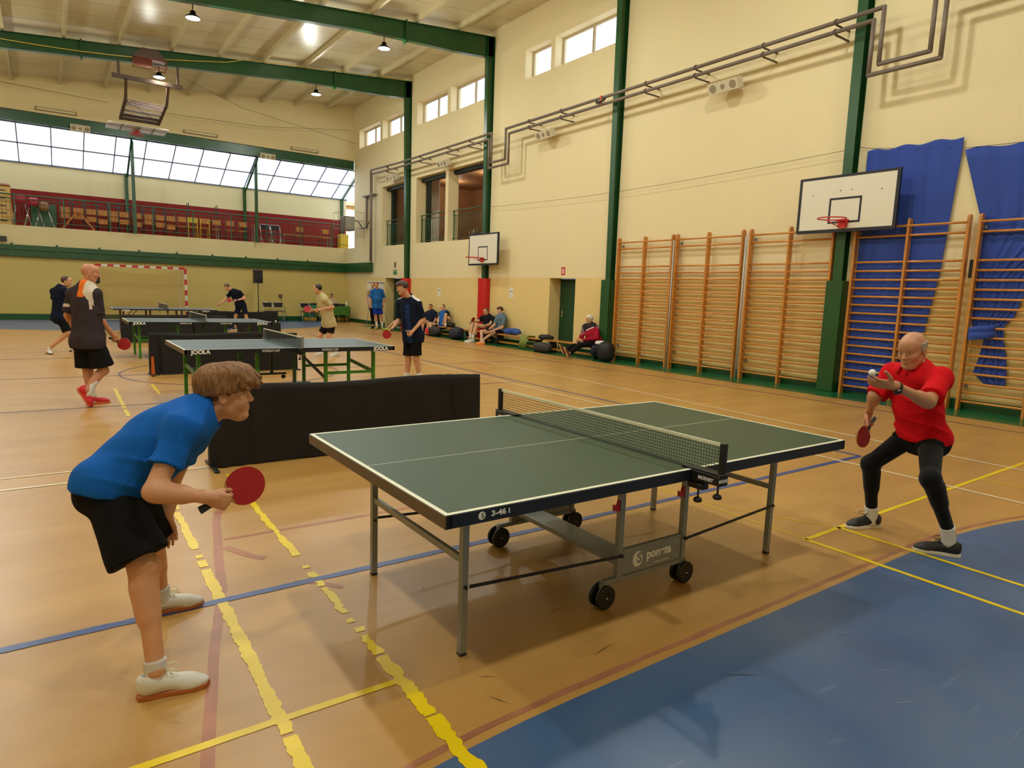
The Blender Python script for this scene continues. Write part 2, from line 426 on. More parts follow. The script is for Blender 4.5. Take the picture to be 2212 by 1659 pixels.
# worn brown band
mark('brown_line', strip([(.28, 1.7), (.35, 2.11), (.4, 2.34), (.52, 2.87), (.66, 3.4)], .045, .0010, .002, .05, 20), M_brline)
mark('brown_line', strip([(.66, 3.4), (.74, 3.89), (.79, 4.16), (.83, 4.4), (.88, 4.62), (.97, 4.85), (1.12, 5.0)], .05, .0010, .002, .05, 21), M_brline)
mark('brown_line', strip([(.82, 4.13), (2.04, 4.11), (3.9, 4.1)], .035, .0011, .002, .1, 22), M_brline)
mark('brown_line', strip([(.80, 4.0), (.90, 3.78), (.955, 3.72)], .05, .0011, .002, .05, 23), M_brline)
mark('brown_line', strip([(.02, 1.96), (.34, 1.98)], .04, .0011, .002, .05, 24), M_brline)
mark('brown_line', strip([(1.0, 3.33), (1.12, 3.24), (1.2, 3.13)], .035, .0011, .003, .05, 25), M_brline)
# scratches
rnd = random.Random(4)
m = MB()
for x, y, a, l in ((1.95, 1.95, .2, .08), (2.3, 1.5, -.55, .09), (2.33, 1.48, -.6, .07), (2.0, 2.35, -.2, .06), (1.4, 2.05, -.6, .05), (1.55, 2.9, .9, .05), (-.25, 3.0, 1.2, .03), (1.35, 1.9, -1.1, .06)):
    d = Vector((math.cos(a), math.sin(a))); n_ = Vector((-d.y, d.x)) * .0016; p = Vector((x, y)) 
    m.add([(*(p - d * l), .003), (*(p + n_), .003), (*(p + d * l), .003), (*(p - n_), .003)], [[0, 3, 2, 1]])
mark('dark_scuff', m, mat('scuff_black', (60, 44, 30), rough=.5))
m = MB()
for i in range(26):
    x, y = rnd.uniform(1.6, 5.2), rnd.uniform(.2, 1.5); a = rnd.uniform(-.9, -.2); l = rnd.uniform(.02, .09)
    d = Vector((math.cos(a), math.sin(a))); n_ = Vector((-d.y, d.x)) * .0012; p = Vector((x, y))
    m.add([(*(p - d * l), .003), (*(p + n_), .003), (*(p + d * l), .003), (*(p - n_), .003)], [[0, 3, 2, 1]])
mark('pale_scuff', m, mat('scuff_pale', (150, 164, 176), rough=.5))

# ---- right wall with windows, gallery openings and door niches
WIN = [(26.54, 28.77, 7.75, 8.53), (24.0, 26.3, 7.75, 8.53), (20.88, 23.18, 7.74, 8.58), (18.3, 20.67, 7.72, 8.6), (15.12, 16.32, 7.79, 8.62), (12.42, 14.95, 7.79, 8.62)]
OPN = [(24.0, 26.3, 3.38, 5.82), (20.9, 23.16, 3.37, 5.82), (18.2, 20.7, 3.35, 5.82)]
DOR = [(13.63, 14.75, 0.0, 2.05), (24.2, 25.92, 0.0, 2.05)]
H = WIN + OPN + DOR
us = sorted({YB, 29.35} | {a for h in H for a in h[:2]}); vs = sorted({0.0, 7.0} | {a for h in H for a in h[2:]} | {zc(W)})
hole = lambda u, v: any(h[0] < u < h[1] and h[2] < v < h[3] for h in H)
wr = grid_solid(us, vs, hole, lambda u, v, t: (t, u, v), W, W + 0.42)
wr.box(W, W + .42, 29.35, 31.9, 0, 3.43)
structure(wr.build('wall_right', M_wall))
# left wall, wall behind camera
m = MB(); m.quad((XL, YB, 0), (XL, 32, 0), (XL, 32, zc(XL)), (XL, YB, zc(XL))); structure(m.build('wall_left', M_wall))
m = MB(); m.quad((XL, YB, 0), (XL, YB, zc(XL)), (W + .42, YB, zc(W + .42)), (W + .42, YB, 0)); structure(m.build('wall_back', M_wall))
# far lower wall
m = MB(); m.box(XL, W, YP, YP + .3, 0, 3.2); m.box(XL, 14.2, YP, YBK + .2, 3.2, 3.43); structure(m.build('wall_far', M_far))
# gable over the balcony
m = MB(); zb = 7.3
for (a, b) in ((XL, W + .42),):
    m.add([(a, YG, zb), (b, YG, zb), (b, YG, zc(b) + .1), (a, YG, zc(a) + .1), (a, YG + .3, zb), (b, YG + .3, zb), (b, YG + .3, zc(b) + .1), (a, YG + .3, zc(a) + .1)],
          [[0, 1, 2, 3], [4, 7, 6, 5], [0, 4, 5, 1], [0, 3, 7, 4], [1, 5, 6, 2]])
structure(m.build('wall_gable', wall_mat('gable_paint', [(99, (222, 204, 154))])))
# balcony back wall (red band) and end
m = MB(); m.box(XL, 12.35, YBK, YBK + .2, 3.43, 5.87); structure(m.build('wall_balcony', M_balc))
m = MB(); m.box(12.35, 14.2, 33.4, 33.6, 3.43, 5.8); m.box(14.2, 14.4, 29.0, 33.6, 3.43, 5.8); m.box(12.2, 14.4, YBK, 33.6, 3.3, 3.43)
structure(m.build('wall_landing', wall_mat('landing_paint', [(99, (206, 172, 128))])))
m = MB(); m.quad((12.35, YBK + .05, 5.82), (14.4, YBK + .05, 5.82), (14.4, 33.6, 5.82), (12.35, 33.6, 5.82)); structure(m.build('ceiling_landing', M_wall))
# ceiling
def ceil_mat():
    m = bpy.data.materials.new('ceiling_panels'); m.use_nodes = True; nt = m.node_tree; b = nt.nodes['Principled BSDF']; b.inputs['Roughness'].default_value = .34
    g = nt.nodes.new('ShaderNodeNewGeometry'); sp = nt.nodes.new('ShaderNodeSeparateXYZ'); nt.links.new(g.outputs['Position'], sp.inputs[0])
    mo = nt.nodes.new('ShaderNodeMath'); mo.operation = 'MODULO'; nt.links.new(sp.outputs['Y'], mo.inputs[0]); mo.inputs[1].default_value = 1.0
    lt = nt.nodes.new('ShaderNodeMath'); lt.operation = 'LESS_THAN'; nt.links.new(mo.outputs[0], lt.inputs[0]); lt.inputs[1].default_value = .02
    n = nt.nodes.new('ShaderNodeTexNoise'); n.inputs['Scale'].default_value = .5; n.inputs['Detail'].default_value = 5
    mp = nt.nodes.new('ShaderNodeMapping'); mp.inputs['Scale'].default_value = (.6, 2.5, 1); nt.links.new(g.outputs['Position'], mp.inputs[0]); nt.links.new(mp.outputs[0], n.inputs['Vector'])
    r = nt.nodes.new('ShaderNodeValToRGB'); r.color_ramp.elements[0].position = .3; r.color_ramp.elements[1].position = .7
    r.color_ramp.elements[0].color = (*srgb(206, 194, 156), 1); r.color_ramp.elements[1].color = (*srgb(224, 214, 180), 1); nt.links.new(n.outputs['Fac'], r.inputs[0])
    mx = nt.nodes.new('ShaderNodeMix'); mx.data_type = 'RGBA'; nt.links.new(lt.outputs[0], mx.inputs['Factor']); nt.links.new(r.outputs[0], mx.inputs['A']); mx.inputs['B'].default_value = (*srgb(140, 120, 80), 1)
    nt.links.new(mx.outputs['Result'], b.inputs['Base Color']); return m
m = MB(); a, b = XL - .3, W + .5
m.add([(a, YB - .3, zc(a)), (b, YB - .3, zc(b)), (b, YG + .3, zc(b)), (a, YG + .3, zc(a))], [[0, 3, 2, 1]])
structure(m.build('ceiling', ceil_mat()))
# purlins: each its own steel section
M_purl = mat('purlin_paint', (206, 194, 156), rough=.45, noise=.08, scale=3)
xp = -4.75
k = 0
while xp < 11.3:
    p = MB(); z1 = zc(xp) - .004
    p.box(xp - .035, xp + .035, YB, YG - .002, z1 - .16, z1); p.box(xp - .035, xp + .045, YB, YG - .002, z1 - .172, z1 - .16)
    structure(p.build('trim_%d' % (k + 1), M_purl)); k += 1; xp += 1.385
# baseboards
m = MB()
for a, b in ((YB, 13.63), (14.75, 24.2), (25.92, YP)): m.bbox(W - .018, W, a, b, 0, .16, .003)
structure(m.build('baseboard_right', M_dkgreen))
m = MB(); m.box(XL, W - .02, YP - .02, YP, 0, .2); structure(m.build('baseboard_far', M_dkgreen))

# ---- steel frames: column + rafter, one thing per frame
for fi, fy in enumerate(FRAMES):
    where = {3: 'third green steel roof frame, its column just left of the wall bars', 4: 'green steel roof frame whose column carries the far basketball backboard', 5: 'farthest green steel roof frame, with the folded basketball hoop hanging from it',
             2: 'nearest green column frame, standing behind the near basketball backboard', 1: 'green steel roof frame over the players, outside the view', 0: 'green steel roof frame by the rear wall behind the camera'}[fi]
    t = thing('steel_roof_frame', where, 'steel frame', (W, fy, 0), group='green steel roof frames')
    def column(xs, side):
        m = MB(); w2 = .085; tf = .012
        zt = 8.262 + .0993 * (xs + W) - .02
        f0, f1 = xs - side * .135, xs - side * .27
        # flanges and web (tapered I section)
        m.add([(f0, -w2, 0), (f0, w2, 0), (f1, w2, zt), (f1, -w2, zt), (f0 + side * tf, -w2, 0), (f0 + side * tf, w2, 0), (f1 + side * tf, w2, zt), (f1 + side * tf, -w2, zt)],
              [[0, 1, 2, 3], [7, 6, 5, 4], [0, 4, 5, 1], [1, 5, 6, 2], [3, 2, 6, 7], [0, 3, 7, 4]])
        x1 = xs - side * .001
        m.box(*sorted((x1 - side * tf, x1)), -w2, w2, 0, zt)
        m.add([(f0, -.006, 0), (x1, -.006, 0), (x1, -.006, zt), (f1, -.006, zt), (f0, .006, 0), (x1, .006, 0), (x1, .006, zt), (f1, .006, zt)], [[0, 1, 2, 3], [7, 6, 5, 4]])
        return m
    mc = column(0, 1); mc.build('column', M_green, t)
    mc2 = column(XL - W, -1); 
    for i in range(len(mc2.f)): mc2.f[i] = mc2.f[i][::-1]
    mc2.build('column', M_green, t)
    m = MB(); n = 24; pts = []
    for i in range(n + 1):
        x = XL + .28 + (W - .01 - XL - .28) * i / n
        zt = 8.262 + .0993 * x; 
        d = .44 + (.0 if x < 7.6 else .17 * min(1, (x - 7.6) / 3.0)) + (.1 * max(0, (-2.5 - x) / 3))
        pts.append((x - W, zt - d, zt))
    for (y0, y1, za, zb2) in ((-.085, .085, 0, .014), (-.085, .085, -1, 0), (-.006, .006, 0, 0)):
        vs_ = []; 
        for x, zl, zt in pts:
            if za == 0 and zb2 > 0: lo, hi = zl, zl + .014
            elif za == -1: lo, hi = zt - .014, zt
            else: lo, hi = zl + .014, zt - .014
            vs_ += [(x, y0, lo), (x, y1, lo), (x, y1, hi), (x, y0, hi)]
        fs = []
        for i in range(n):
            a = 4 * i; b = a + 4
            fs += [[a, b, b + 1, a + 1], [a + 1, b + 1, b + 2, a + 2], [a + 2, b + 2, b + 3, a + 3], [a + 3, b + 3, b, a]]
        fs += [[0, 1, 2, 3], [4 * n + 3, 4 * n + 2, 4 * n + 1, 4 * n]]
        m.add(vs_, fs)
    m.build('rafter', M_green, t)
    for xx in (-1.5, 1.2, 8.75):
        zt = 8.262 + .0993 * xx; m = MB(); m.box(xx - W - .02, xx - W + .02, -.1, .1, zt - .52 - (.06 if xx > 8 else 0), zt + .04); m.build('splice_plate', M_green, t)

# casings round the near two columns, red pads round the far two
for fy, zt, nm, lab, mt in ((6.29, 2.0, 'column_casing', 'tall dark green box casing round the nearest column, between the wall bars', M_green),
                            (12.21, 2.0, 'column_casing', 'dark green box casing round the column left of the first wall bars', M_green),
                            (18.03, 2.03, 'column_pad', 'red vinyl pad wrapped round the column under the far backboard', M_red),
                            (23.71, 2.03, 'column_pad', 'red vinyl pad round the farthest column, behind the player in navy', M_red)):
    m = MB()
    if mt is M_green: m.bbox(W - .24, W - .012, fy - .15, fy + .15, .002, zt, .006)
    else: m.prism([(0, -.2), (-.15, -.2), (-.27, -.1), (-.27, .1), (-.15, .2), (0, .2)], (W - .012, fy, .002), (1, 0, 0), (0, 1, 0), (0, 0, zt))
    o = m.build(nm, mt); tag(o, lab, 'column casing' if mt is M_green else 'column pad')

# ---- glazing, right wall
M_frame = mat('window_frame_paint', (176, 160, 122), rough=.5)
M_glass = bpy.data.materials.new('window_glass'); M_glass.use_nodes = True
def _gl(m):
    nt = m.node_tree; nt.nodes.clear(); o = nt.nodes.new('ShaderNodeOutputMaterial'); t = nt.nodes.new('ShaderNodeBsdfTransparent'); g = nt.nodes.new('ShaderNodeBsdfGlossy')
    g.inputs['Roughness'].default_value = .05; mx = nt.nodes.new('ShaderNodeMixShader'); mx.inputs[0].default_value = .04
    nt.links.new(t.outputs[0], mx.inputs[1]); nt.links.new(g.outputs[0], mx.inputs[2]); nt.links.new(mx.outputs[0], o.inputs[0])
_gl(M_glass)
def portal(loc, rot, sx, sy, power):
    l = bpy.data.lights.new('daylight', 'AREA'); l.shape = 'RECTANGLE'; l.size = sx; l.size_y = sy
    l.cycles.is_portal = True
    o = bpy.data.objects.new('daylight_portal', l); o.location = loc; o.rotation_euler = rot; COL.objects.link(o); return o
def daylight(loc, rot, sx, sy, power):
    return portal(loc, rot, sx, sy, power)
wn = 1
for (y0, y1, z0, z1) in WIN:
    r = structure(empty('window_%d' % wn, (W + .3, (y0 + y1) / 2, (z0 + z1) / 2))); wn += 1
    h, v = (y1 - y0) / 2, (z1 - z0) / 2
    m = MB(); f = .05
    m.box(-.03, .03, -h, h, -v, -v + f); m.box(-.03, .03, -h, h, v - f, v); m.box(-.03, .03, -h, -h + f, -v + f, v - f); m.box(-.03, .03, h - f, h, -v + f, v - f)
    if h > .8: m.box(-.03, .03, -.035, .035, -v + f, v - f)
    m.build('window_frame', M_frame, r)
    m = MB(); m.quad((0, -h, -v), (0, h, -v), (0, h, v), (0, -h, v)); m.build('window_pane', M_glass, r)
    daylight((W + .36, (y0 + y1) / 2, (z0 + z1) / 2), (0, PI / 2, 0), 2 * v, 2 * h, 0)

# ---- sloping glazing above the balcony
ya, za, yb, zb = YG + .25, 6.92, YBK, 5.87
r = structure(empty('window_%d' % wn, (0, 0, 0)))
m = MB()
xs_ = [-.56 + 1.013 * i for i in range(-5, 13)]
for x in xs_: m.obox((x, ya, za), (x, yb, zb), .035, .05)
ym, zm = ya + (yb - ya) * .49, za + (zb - za) * .49
m.obox((XL, ym, zm), (12.4, ym, zm), .03, .05); m.obox((XL, yb, zb), (12.4, yb, zb), .06, .06); m.obox((XL, ya, za), (12.4, ya, za), .06, .06)
m.build('window_frame', mat('skylight_bar_paint', (96, 104, 128), rough=.5), r)
m = MB(); m.quad((XL, ya, za + .03), (13.9, ya, za + .03), (13.9, yb, zb + .03), (XL, yb, zb + .03)); m.build('window_pane', M_glass, r)
ang = math.atan2(za - zb, yb - ya)
daylight(((XL + 12.4) / 2, (ya + yb) / 2, (za + zb) / 2 + .05), (ang * -1, 0, 0), 12.4 - XL, math.hypot(yb - ya, za - zb), 0)
wn += 1
# landing window at the end of the balcony
r = structure(empty('window_%d' % wn, (13.15, 33.38, 4.75))); m = MB(); m.box(-.3, .3, -.02, .02, -1.1, .85)
o = m.build('window_pane', mat('bright_pane', (235, 240, 250), emit=(.85, .93, 1), estr=3.0), r)
# green beam over glazing, posts, rafters, lower green beam (separate members)
m = MB(); m.bbox(XL, W - .005, YG + .02, YG + .3, 6.92, 7.28, .004); o = m.build('glazing_beam', M_green); tag(o, 'long green steel beam running above the sloping balcony windows', 'beam')
for i, x in enumerate((-1.6, 3.02, 7.64)):
    t = thing('balcony_post', ['green balcony post beyond the left edge', 'left green post rising from the balcony front, below the folded hoop', 'right green post rising from the balcony front to the window beam'][i], 'post', (x, 30.12, 3.2))
    m = MB(); m.box(-.06, .06, -.05, .05, .2, 3.72); m.build('upright', M_green, t)
    m = MB(); m.obox((-.05, -.5, 3.66), (-.05, 1.55, 2.6), .07, .1); m.build('sloping_rafter', M_green, t)
    m = MB(); m.box(-.15, -.03, 1.6, 1.72, .23, 2.7); m.build('rear_upright', M_green, t)
m = MB(); m.obox((12.1, YG + .3, 6.85), (12.1, YBK - .1, 5.85), .07, .12); m.box(12.05, 12.17, YBK - .13, YBK - .01, 3.43, 5.87)
tag(m.build('end_rafter', M_green), 'dark green sloping rafter and post at the right end of the balcony glazing', 'rafter')
# long green ball-stop beam
t = thing('balcony_beam', 'long green box beam fixed along the balcony front and round the corner', 'beam', (0, 0, 0))
m = MB(); m.bbox(XL, W - .16, YP - .16, YP, 2.30, 2.52, .004); m.bbox(XL, W - .16, YP - .16, YP, 2.535, 2.72, .004); m.box(XL, W - .16, YP - .1, YP, 2.31, 2.71)
m.build('front_section', M_green, t)
m = MB(); m.bbox(W - .16, W, 27.2, YP, 2.30, 2.72, .004); m.build('side_section', M_green, t)
m = MB()
for i in range(12): m.box(XL + .6 + 1.35 * i, XL + .68 + 1.35 * i, YP - .17, YP - .16, 2.31, 2.78)
m.build('bracket', M_green, t)
m = MB(); m.box(-1.9, -1.05, YP - .13, YP, 2.82, 3.0); tag(m.build('junction_box', mat('dark_box_paint', (48, 46, 40), rough=.5)), 'dark box mounted on the balcony front at the left edge of the view', 'box')

# balcony railing
t = thing('balcony_railing', 'long green bar railing along the balcony front', 'railing', (0, 0, 0))
m = MB(); m.tube([(XL, 30.32, 4.51), (12.3, 30.32, 4.51)], .024, 8); m.tube([(XL, 30.32, 4.37), (12.3, 30.32, 4.37)], .014, 6); m.tube([(XL, 30.32, 3.58), (12.3, 30.32, 3.58)], .014, 6)
m.build('handrail', M_green2, t)
m = MB(); x = XL + .1
while x < 12.3: m.tube([(x, 30.32, 3.58), (x, 30.32, 4.37)], .006, 4, cap=False); x += .125
o = m.build('baluster', M_green2, t); o['kind'] = 'stuff'
m = MB(); x = XL + .4
while x < 12.3: m.box(x - .018, x + .018, 30.302, 30.338, 3.43, 4.5); x += 1.48
m.build('railing_post', M_green2, t)

# gallery room behind the openings, with railings
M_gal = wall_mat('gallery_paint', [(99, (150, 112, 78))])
m = MB(); y0, y1, x0, x1, z0, z1 = 17.6, 26.9, W + .42, 16.6, 3.34, 6.3
m.quad((x0, y0, z0), (x1, y0, z0), (x1, y1, z0), (x0, y1, z0)); m.quad((x1, y0, z0), (x1, y0, z1), (x1, y1, z1), (x1, y1, z0))
m.quad((x0, y0, z1), (x0, y1, z1), (x1, y1, z1), (x1, y0, z1)); m.quad((x0, y0, z0), (x0, y0, z1), (x1, y0, z1), (x1, y0, z0)); m.quad((x0, y1, z0), (x1, y1, z0), (x1, y1, z1), (x0, y1, z1))
structure(m.build('wall_gallery', M_gal))
GL = ['left gallery', 'middle gallery', 'right gallery']
for i, (y0, y1, z0, z1) in enumerate(OPN):
    t = thing('gallery_railing', 'green bar railing across the %s opening high in the right wall' % ['left', 'middle', 'right'][i], 'railing', (W + .2, y0, z0 + .002))
    L = y1 - y0 - .02
    m = MB(); m.tube([(0, .02, 1.06), (0, L, 1.06)], .02, 8); m.tube([(0, .02, .9), (0, L, .9)], .013, 6); m.tube([(0, .02, .1), (0, L, .1)], .013, 6); m.build('handrail', M_green2, t)
    m = MB(); m.box(-.015, .015, L - .1, L - .07, 0, 1.06); m.box(-.015, .015, .07, .1, 0, 1.06); m.build('railing_post', M_green2, t)
    for q in range(int(L / .11)):
        m = MB(); m.tube([(0, .1 + q * .11, .1), (0, .1 + q * .11, .9)], .007, 5); m.build('baluster', M_green2, t)
    # green pillar just behind, lintel
    if i < 2:
        m = MB(); m.box(W + .43, W + .6, y1 - .12, y1 + .12, 3.342, 6.29); tag(m.build('gallery_pillar', mat('dark_green_paint', (8, 34, 22), rough=.5)), 'dark green pillar behind the %s gallery opening' % ['left', 'middle'][i], 'pillar')
    m = MB(); m.box(W + .22, W + .38, y0 + .002, y1 - .002, 5.68, 5.818); tag(m.build('lintel_beam', mat('dark_green_paint', (8, 34, 22))), 'dark beam under the head of the %s gallery opening' % ['left', 'middle', 'right'][i], 'beam')
for gy in (19.6, 22.4, 25.2):  # lamps added out of view to brighten the otherwise dark gallery
    t = thing('added_gallery_lamp', 'added unseen lamp brightening the gallery, above the view through the openings', 'ceiling lamp', (14.6, gy, 6.29), group='added gallery fill lamps')
    m = MB(); m.lathe((0, 0, 0), [(.18, 0), (.18, -.05), (.12, -.09), (0, -.1)], 20); m.build('shade', mat('added_lamp_shade', (240, 230, 210), emit=(1, .85, .6), estr=1.5), t)
    l = bpy.data.lights.new('gallery_fill_light', 'POINT'); l.shadow_soft_size = .15; l.energy = 26; l.color = (1, .82, .6); lo = bpy.data.objects.new('gallery_fill_light', l); lo.location = (0, 0, -.3); COL.objects.link(lo); lo.parent = t
# cage, lockers, stacked chairs legs in gallery
t = thing('barred_gate', 'tall dark red barred gate inside the left gallery opening', 'gate', (12.9, 24.5, 3.342))
M_dkred = mat('dark_red_paint', (120, 16, 24), rough=.5)
for i in range(8):
    m = MB(); m.box(.3 * 0, .03, .05 + .22 * i, .08 + .22 * i, 0, 2.7); m.build('bar', M_dkred, t)
for z in (1.55, .95): 
    m = MB(); m.box(-.01, .04, 0, 1.7, z, z + .04); m.build('crossbar', M_dkred, t)
m = MB(); m.box(13.3, 13.32, 24.1, 26.4, 3.342, 6.2); tag(m.build('white_screen', mat('pale_screen', (230, 214, 196), rough=.6)), 'pale wall panel behind the dark red gate in the gallery', 'panel')
for j, (c, l) in enumerate((((158, 176, 60), 'lime green locker'), ((196, 110, 44), 'orange locker'), ((214, 160, 30), 'yellow locker'))):
    t = thing('locker', l + ' inside the right gallery opening', 'locker', (12.75, 19.42 - .42 * j, 3.342))
    m = MB(); m.bbox(0, .45, -.2, .2, 0, 1.62, .004); m.build('body', mat('locker_%d' % j, c, rough=.5), t)
    m = MB(); m.box(-.012, 0, -.185, .185, .03, 1.58); m.build('door', mat('locker_%d' % j, c, rough=.5), t)
    m = MB(); m.box(-.03, -.012, -.15, -.13, .75, .88); m.build('handle', M_chrome, t)
ys = [18.5, 18.8, 19.2, 19.6, 19.9, 20.2, 21.3, 21.7, 22.0, 24.3, 24.6, 24.9]
for i, y in enumerate(ys):
    t = thing('stored_chair', 'chrome legged chair stored upside down behind a gallery railing', 'chair', (12.45, y, 3.342), group='stored chairs behind the gallery railings')
    hh = random.uniform(.35, .6)
    m = MB(); m.tube([(0, -.1, 0), (0, -.1, hh), (.25, -.1, hh), (.25, -.1, 0)], .012, 6); m.build('leg', M_chrome, t)
    m = MB(); m.tube([(0, .1, 0), (0, .1, hh), (.25, .1, hh), (.25, .1, 0)], .012, 6); m.build('leg', M_chrome, t)
    m = MB(); m.bbox(-.01, .27, -.12, .12, hh * .55, hh * .55 + .03, .005); m.build('seat', mat('blue_seat', (30, 50, 70), rough=.6), t)

# ---- doors in niches
dn = 1
for (y0, y1, z0, z1), lab in zip(DOR, ('a', 'b')):
    r = structure(empty('door_%d' % dn, (W + .40, (y0 + y1) / 2, 0))); dn += 1; h = (y1 - y0) / 2
    m = MB(); m.bbox(.0, .04, -h + .005, h - .005, .005, 2.04, .003); m.build('door_leaf', mat('green_door', (14, 66, 38), rough=.4), r)
    m = MB(); m.box(-.012, 0, h - .16, h - .11, .95, 1.15); m.tube([(-.012, h - .135, 1.08), (-.05, h - .135, 1.08), (-.05, h - .26, 1.08)], .009, 6); m.build('door_handle', M_chrome, r)
    m = MB(); m.box(-.02, 0, -h + .003, h - .003, 1.99, 2.045); m.build('door_frame', mat('green_door_frame', (10, 46, 28), rough=.4), r)

# ---- pipes: two runs with expansion loops
def bend(pts): return pts
PXx = 11.32
t = thing('heating_pipe', 'upper grey heating pipe along the right wall, with square loops', 'pipe', (0, 0, 0))
A = [(PXx + .15, 26.78, 2.72), (PXx + .15, 26.78, 6.52), (PXx, 26.3, 6.46), (PXx, 23.6, 6.40), (PXx, 17.3, 6.39), (PXx, 17.3, 5.52), (PXx, 16.55, 5.52), (PXx, 16.55, 6.38), (PXx, 5.80, 6.38), (PXx, 5.80, 5.50), (PXx, 5.03, 5.50), (PXx, 5.03, 6.38), (PXx, -4.9, 6.38)]
def pipe_run(P, r, t):
    m = MB()
    for i in range(len(P) - 1):
        m.tube([P[i], P[i + 1]], r, 10)
        if i: m.ball(P[i], r * 1.02, 6)
    m.build('pipe_run', M_pipe, t)
pipe_run(A, .036, t)
t2 = thing('heating_pipe', 'lower grey heating pipe along the right wall, below its twin', 'pipe', (0, 0, 0))
B = [(PXx + .15, 26.66, 2.72), (PXx + .15, 26.66, 6.38), (PXx + .02, 26.2, 6.30), (PXx, 23.5, 6.24), (PXx, 17.44, 6.23), (PXx, 17.44, 5.37), (PXx, 16.38, 5.37), (PXx, 16.38, 6.22), (PXx, 5.95, 6.22), (PXx, 5.95, 5.36), (PXx, 4.87, 5.36), (PXx, 4.87, 6.22), (PXx, -4.9, 6.22)]
pipe_run(B, .036, t2)
for y in (24.8, 22.0, 20.0, 18.6, 15.4, 14.0, 11.0, 9.6, 8.0, 6.6, 3.5):
    for zz, tt in ((6.39, t), (6.23, t2)):
        m = MB(); m.obox((PXx, y, zz - .05), (W, y, zz - .05), .025, .025); m.tube([(PXx - .0, y - .02, zz), (PXx, y + .02, zz)], .043, 10); m.build('bracket', M_brown, tt)
m = MB()
for k_ in range(3): m.tube([(PXx - .03 + .05 * math.cos(a), 12.45 + .16 * math.sin(a), 6.31 + .07 * math.cos(a * 1.0) + .02 * k_) for a in [i * PI / 8 for i in range(17)]], .012, 6)
tag(m.build('coiled_cable', mat('black_cable', (40, 34, 30), rough=.5)), 'coil of dark cable tied on the pipes at the column left of the wall bars', 'cable')
m = MB(); m.box(PXx - .065, PXx - .055, 12.40, 12.44, 6.2, 6.42); tag(m.build('orange_strap', mat('orange_strap', (220, 70, 20))), 'orange strap holding the coiled cable on the wall pipes', 'strap')
# grey vertical duct next to corner
m = MB(); m.box(11.66, 11.74, 27.7, 27.78, 4.2, 5.55); m.box(11.6, 11.76, 26.8, 28.0, 5.55, 5.6); tag(m.build('bracket_frame', M_pipe), 'grey steel bracket frame on the wall above the unit heater', 'bracket')
# unit heater in cage at corner
t = thing('fan_heater', 'slatted grey fan heater in a wire cage at the far right corner', 'heater', (11.15, 28.6, 4.1))
m = MB(); m.bbox(-.22, .22, -.3, .3, 0, .62, .01); m.build('body', mat('heater_body', (120, 110, 96), rough=.45, metal=.4), t)
for i in range(9):
    m = MB(); m.box(-.2, .2, -.325, -.3, .05 + .06 * i, .085 + .06 * i); m.build('slat', mat('heater_slat', (214, 208, 196), rough=.4), t)
m = MB()
for z in (-.25, .1, .45, .8): m.tube([(.6, -.5, z), (-.4, -.5, z), (-.4, .6, z), (.6, .6, z)], .008, 5)
for x, y in ((-.4, -.5), (-.4, .05), (.1, -.5), (-.4, .6), (.58, -.5)): m.tube([(x, y, -.25), (x, y, .8)], .008, 5)
m.build('wire_cage', M_steel, t)
m = MB(); m.tube([(.2, -.1, .5), (.42, -.3, .4), (.46, -.6, .1), (.4, -1.2, .1), (.3, -1.7, .3)], .02, 6); m.build('hose', mat('black_rubber', (24, 22, 22), rough=.6), t)

# white wall loudspeakers with three grilles
GR = mat('grey_grille', (150, 138, 112), rough=.6)
def wallspk(loc, rz, L, lab, tilt=.45, grp=None):
    t = thing('wall_loudspeaker', lab, 'loudspeaker', loc, rz, grp)
    fx = Vector((-.92, 0, -.40)).normalized(); u = Vector((0, 1, 0)); v = Vector((-.40, 0, .92)).normalized(); c0 = Vector((-.02, 0, 0))
    hgt = .105
    m = MB(); m.prism([(-L / 2, -hgt), (L / 2, -hgt), (L / 2, hgt), (-L / 2, hgt)], tuple(c0 + fx * .06), tuple(u), tuple(v), tuple(-fx * .17)); m.build('cabinet', M_offwhite, t)
    for q, r_ in ((-L * .33, .078), (0, .052), (L * .33, .078)):
        m = MB(); c = c0 + fx * .064 + u * q
        m.add([c + (u * math.cos(a) + v * math.sin(a)) * r_ for a in [2 * PI * i / 20 for i in range(20)]], [list(range(20))]); m.build('grille', GR, t)
    m = MB(); m.box(-.02, .25, -.03, .03, .02, .06); m.build('bracket', M_steel, t)
    return t
wallspk((11.48, 8.95, 5.90), 0, .72, 'white wall loudspeaker with three round grilles, above the second wall bars')
wallspk((11.48, 14.85, 5.96), 0, .68, 'white three-grille wall loudspeaker between the columns, above the green door')
wallspk((11.48, 20.55, 5.96), 0, .66, 'white three-grille wall loudspeaker above the gallery openings')
wallspk((11.48, 24.65, 5.98), 0, .9, 'white wall loudspeaker above the left gallery opening')
wallspk((1.33, 29.2, 6.95), PI / 2, .6, 'white loudspeaker on the window beam, left of the folded hoop')
wallspk((7.9, 29.2, 6.92), PI / 2, .6, 'white loudspeaker on the window beam by the right balcony post')
# fluorescent fittings on the gable
for i, (x0, x1) in enumerate(((.03, 1.25), (4.73, 5.98), (8.9, 10.1))):
    t = thing('strip_light', 'unlit strip light on the gable wall, %s of the three' % ('leftmost', 'middle', 'rightmost')[i], 'strip light', ((x0 + x1) / 2, YG - .001, 7.44), group='strip lights on the gable')
    m = MB(); L = (x1 - x0) / 2; m.bbox(-L, L, -.07, 0, -.06, .06, .008); m.build('housing', mat('strip_housing', (150, 128, 84), rough=.5), t)
    m = MB(); m.bbox(-L + .05, L - .05, -.1, -.07, -.035, .035, .01); m.build('diffuser', mat('strip_diffuser', (216, 200, 160), rough=.3), t)

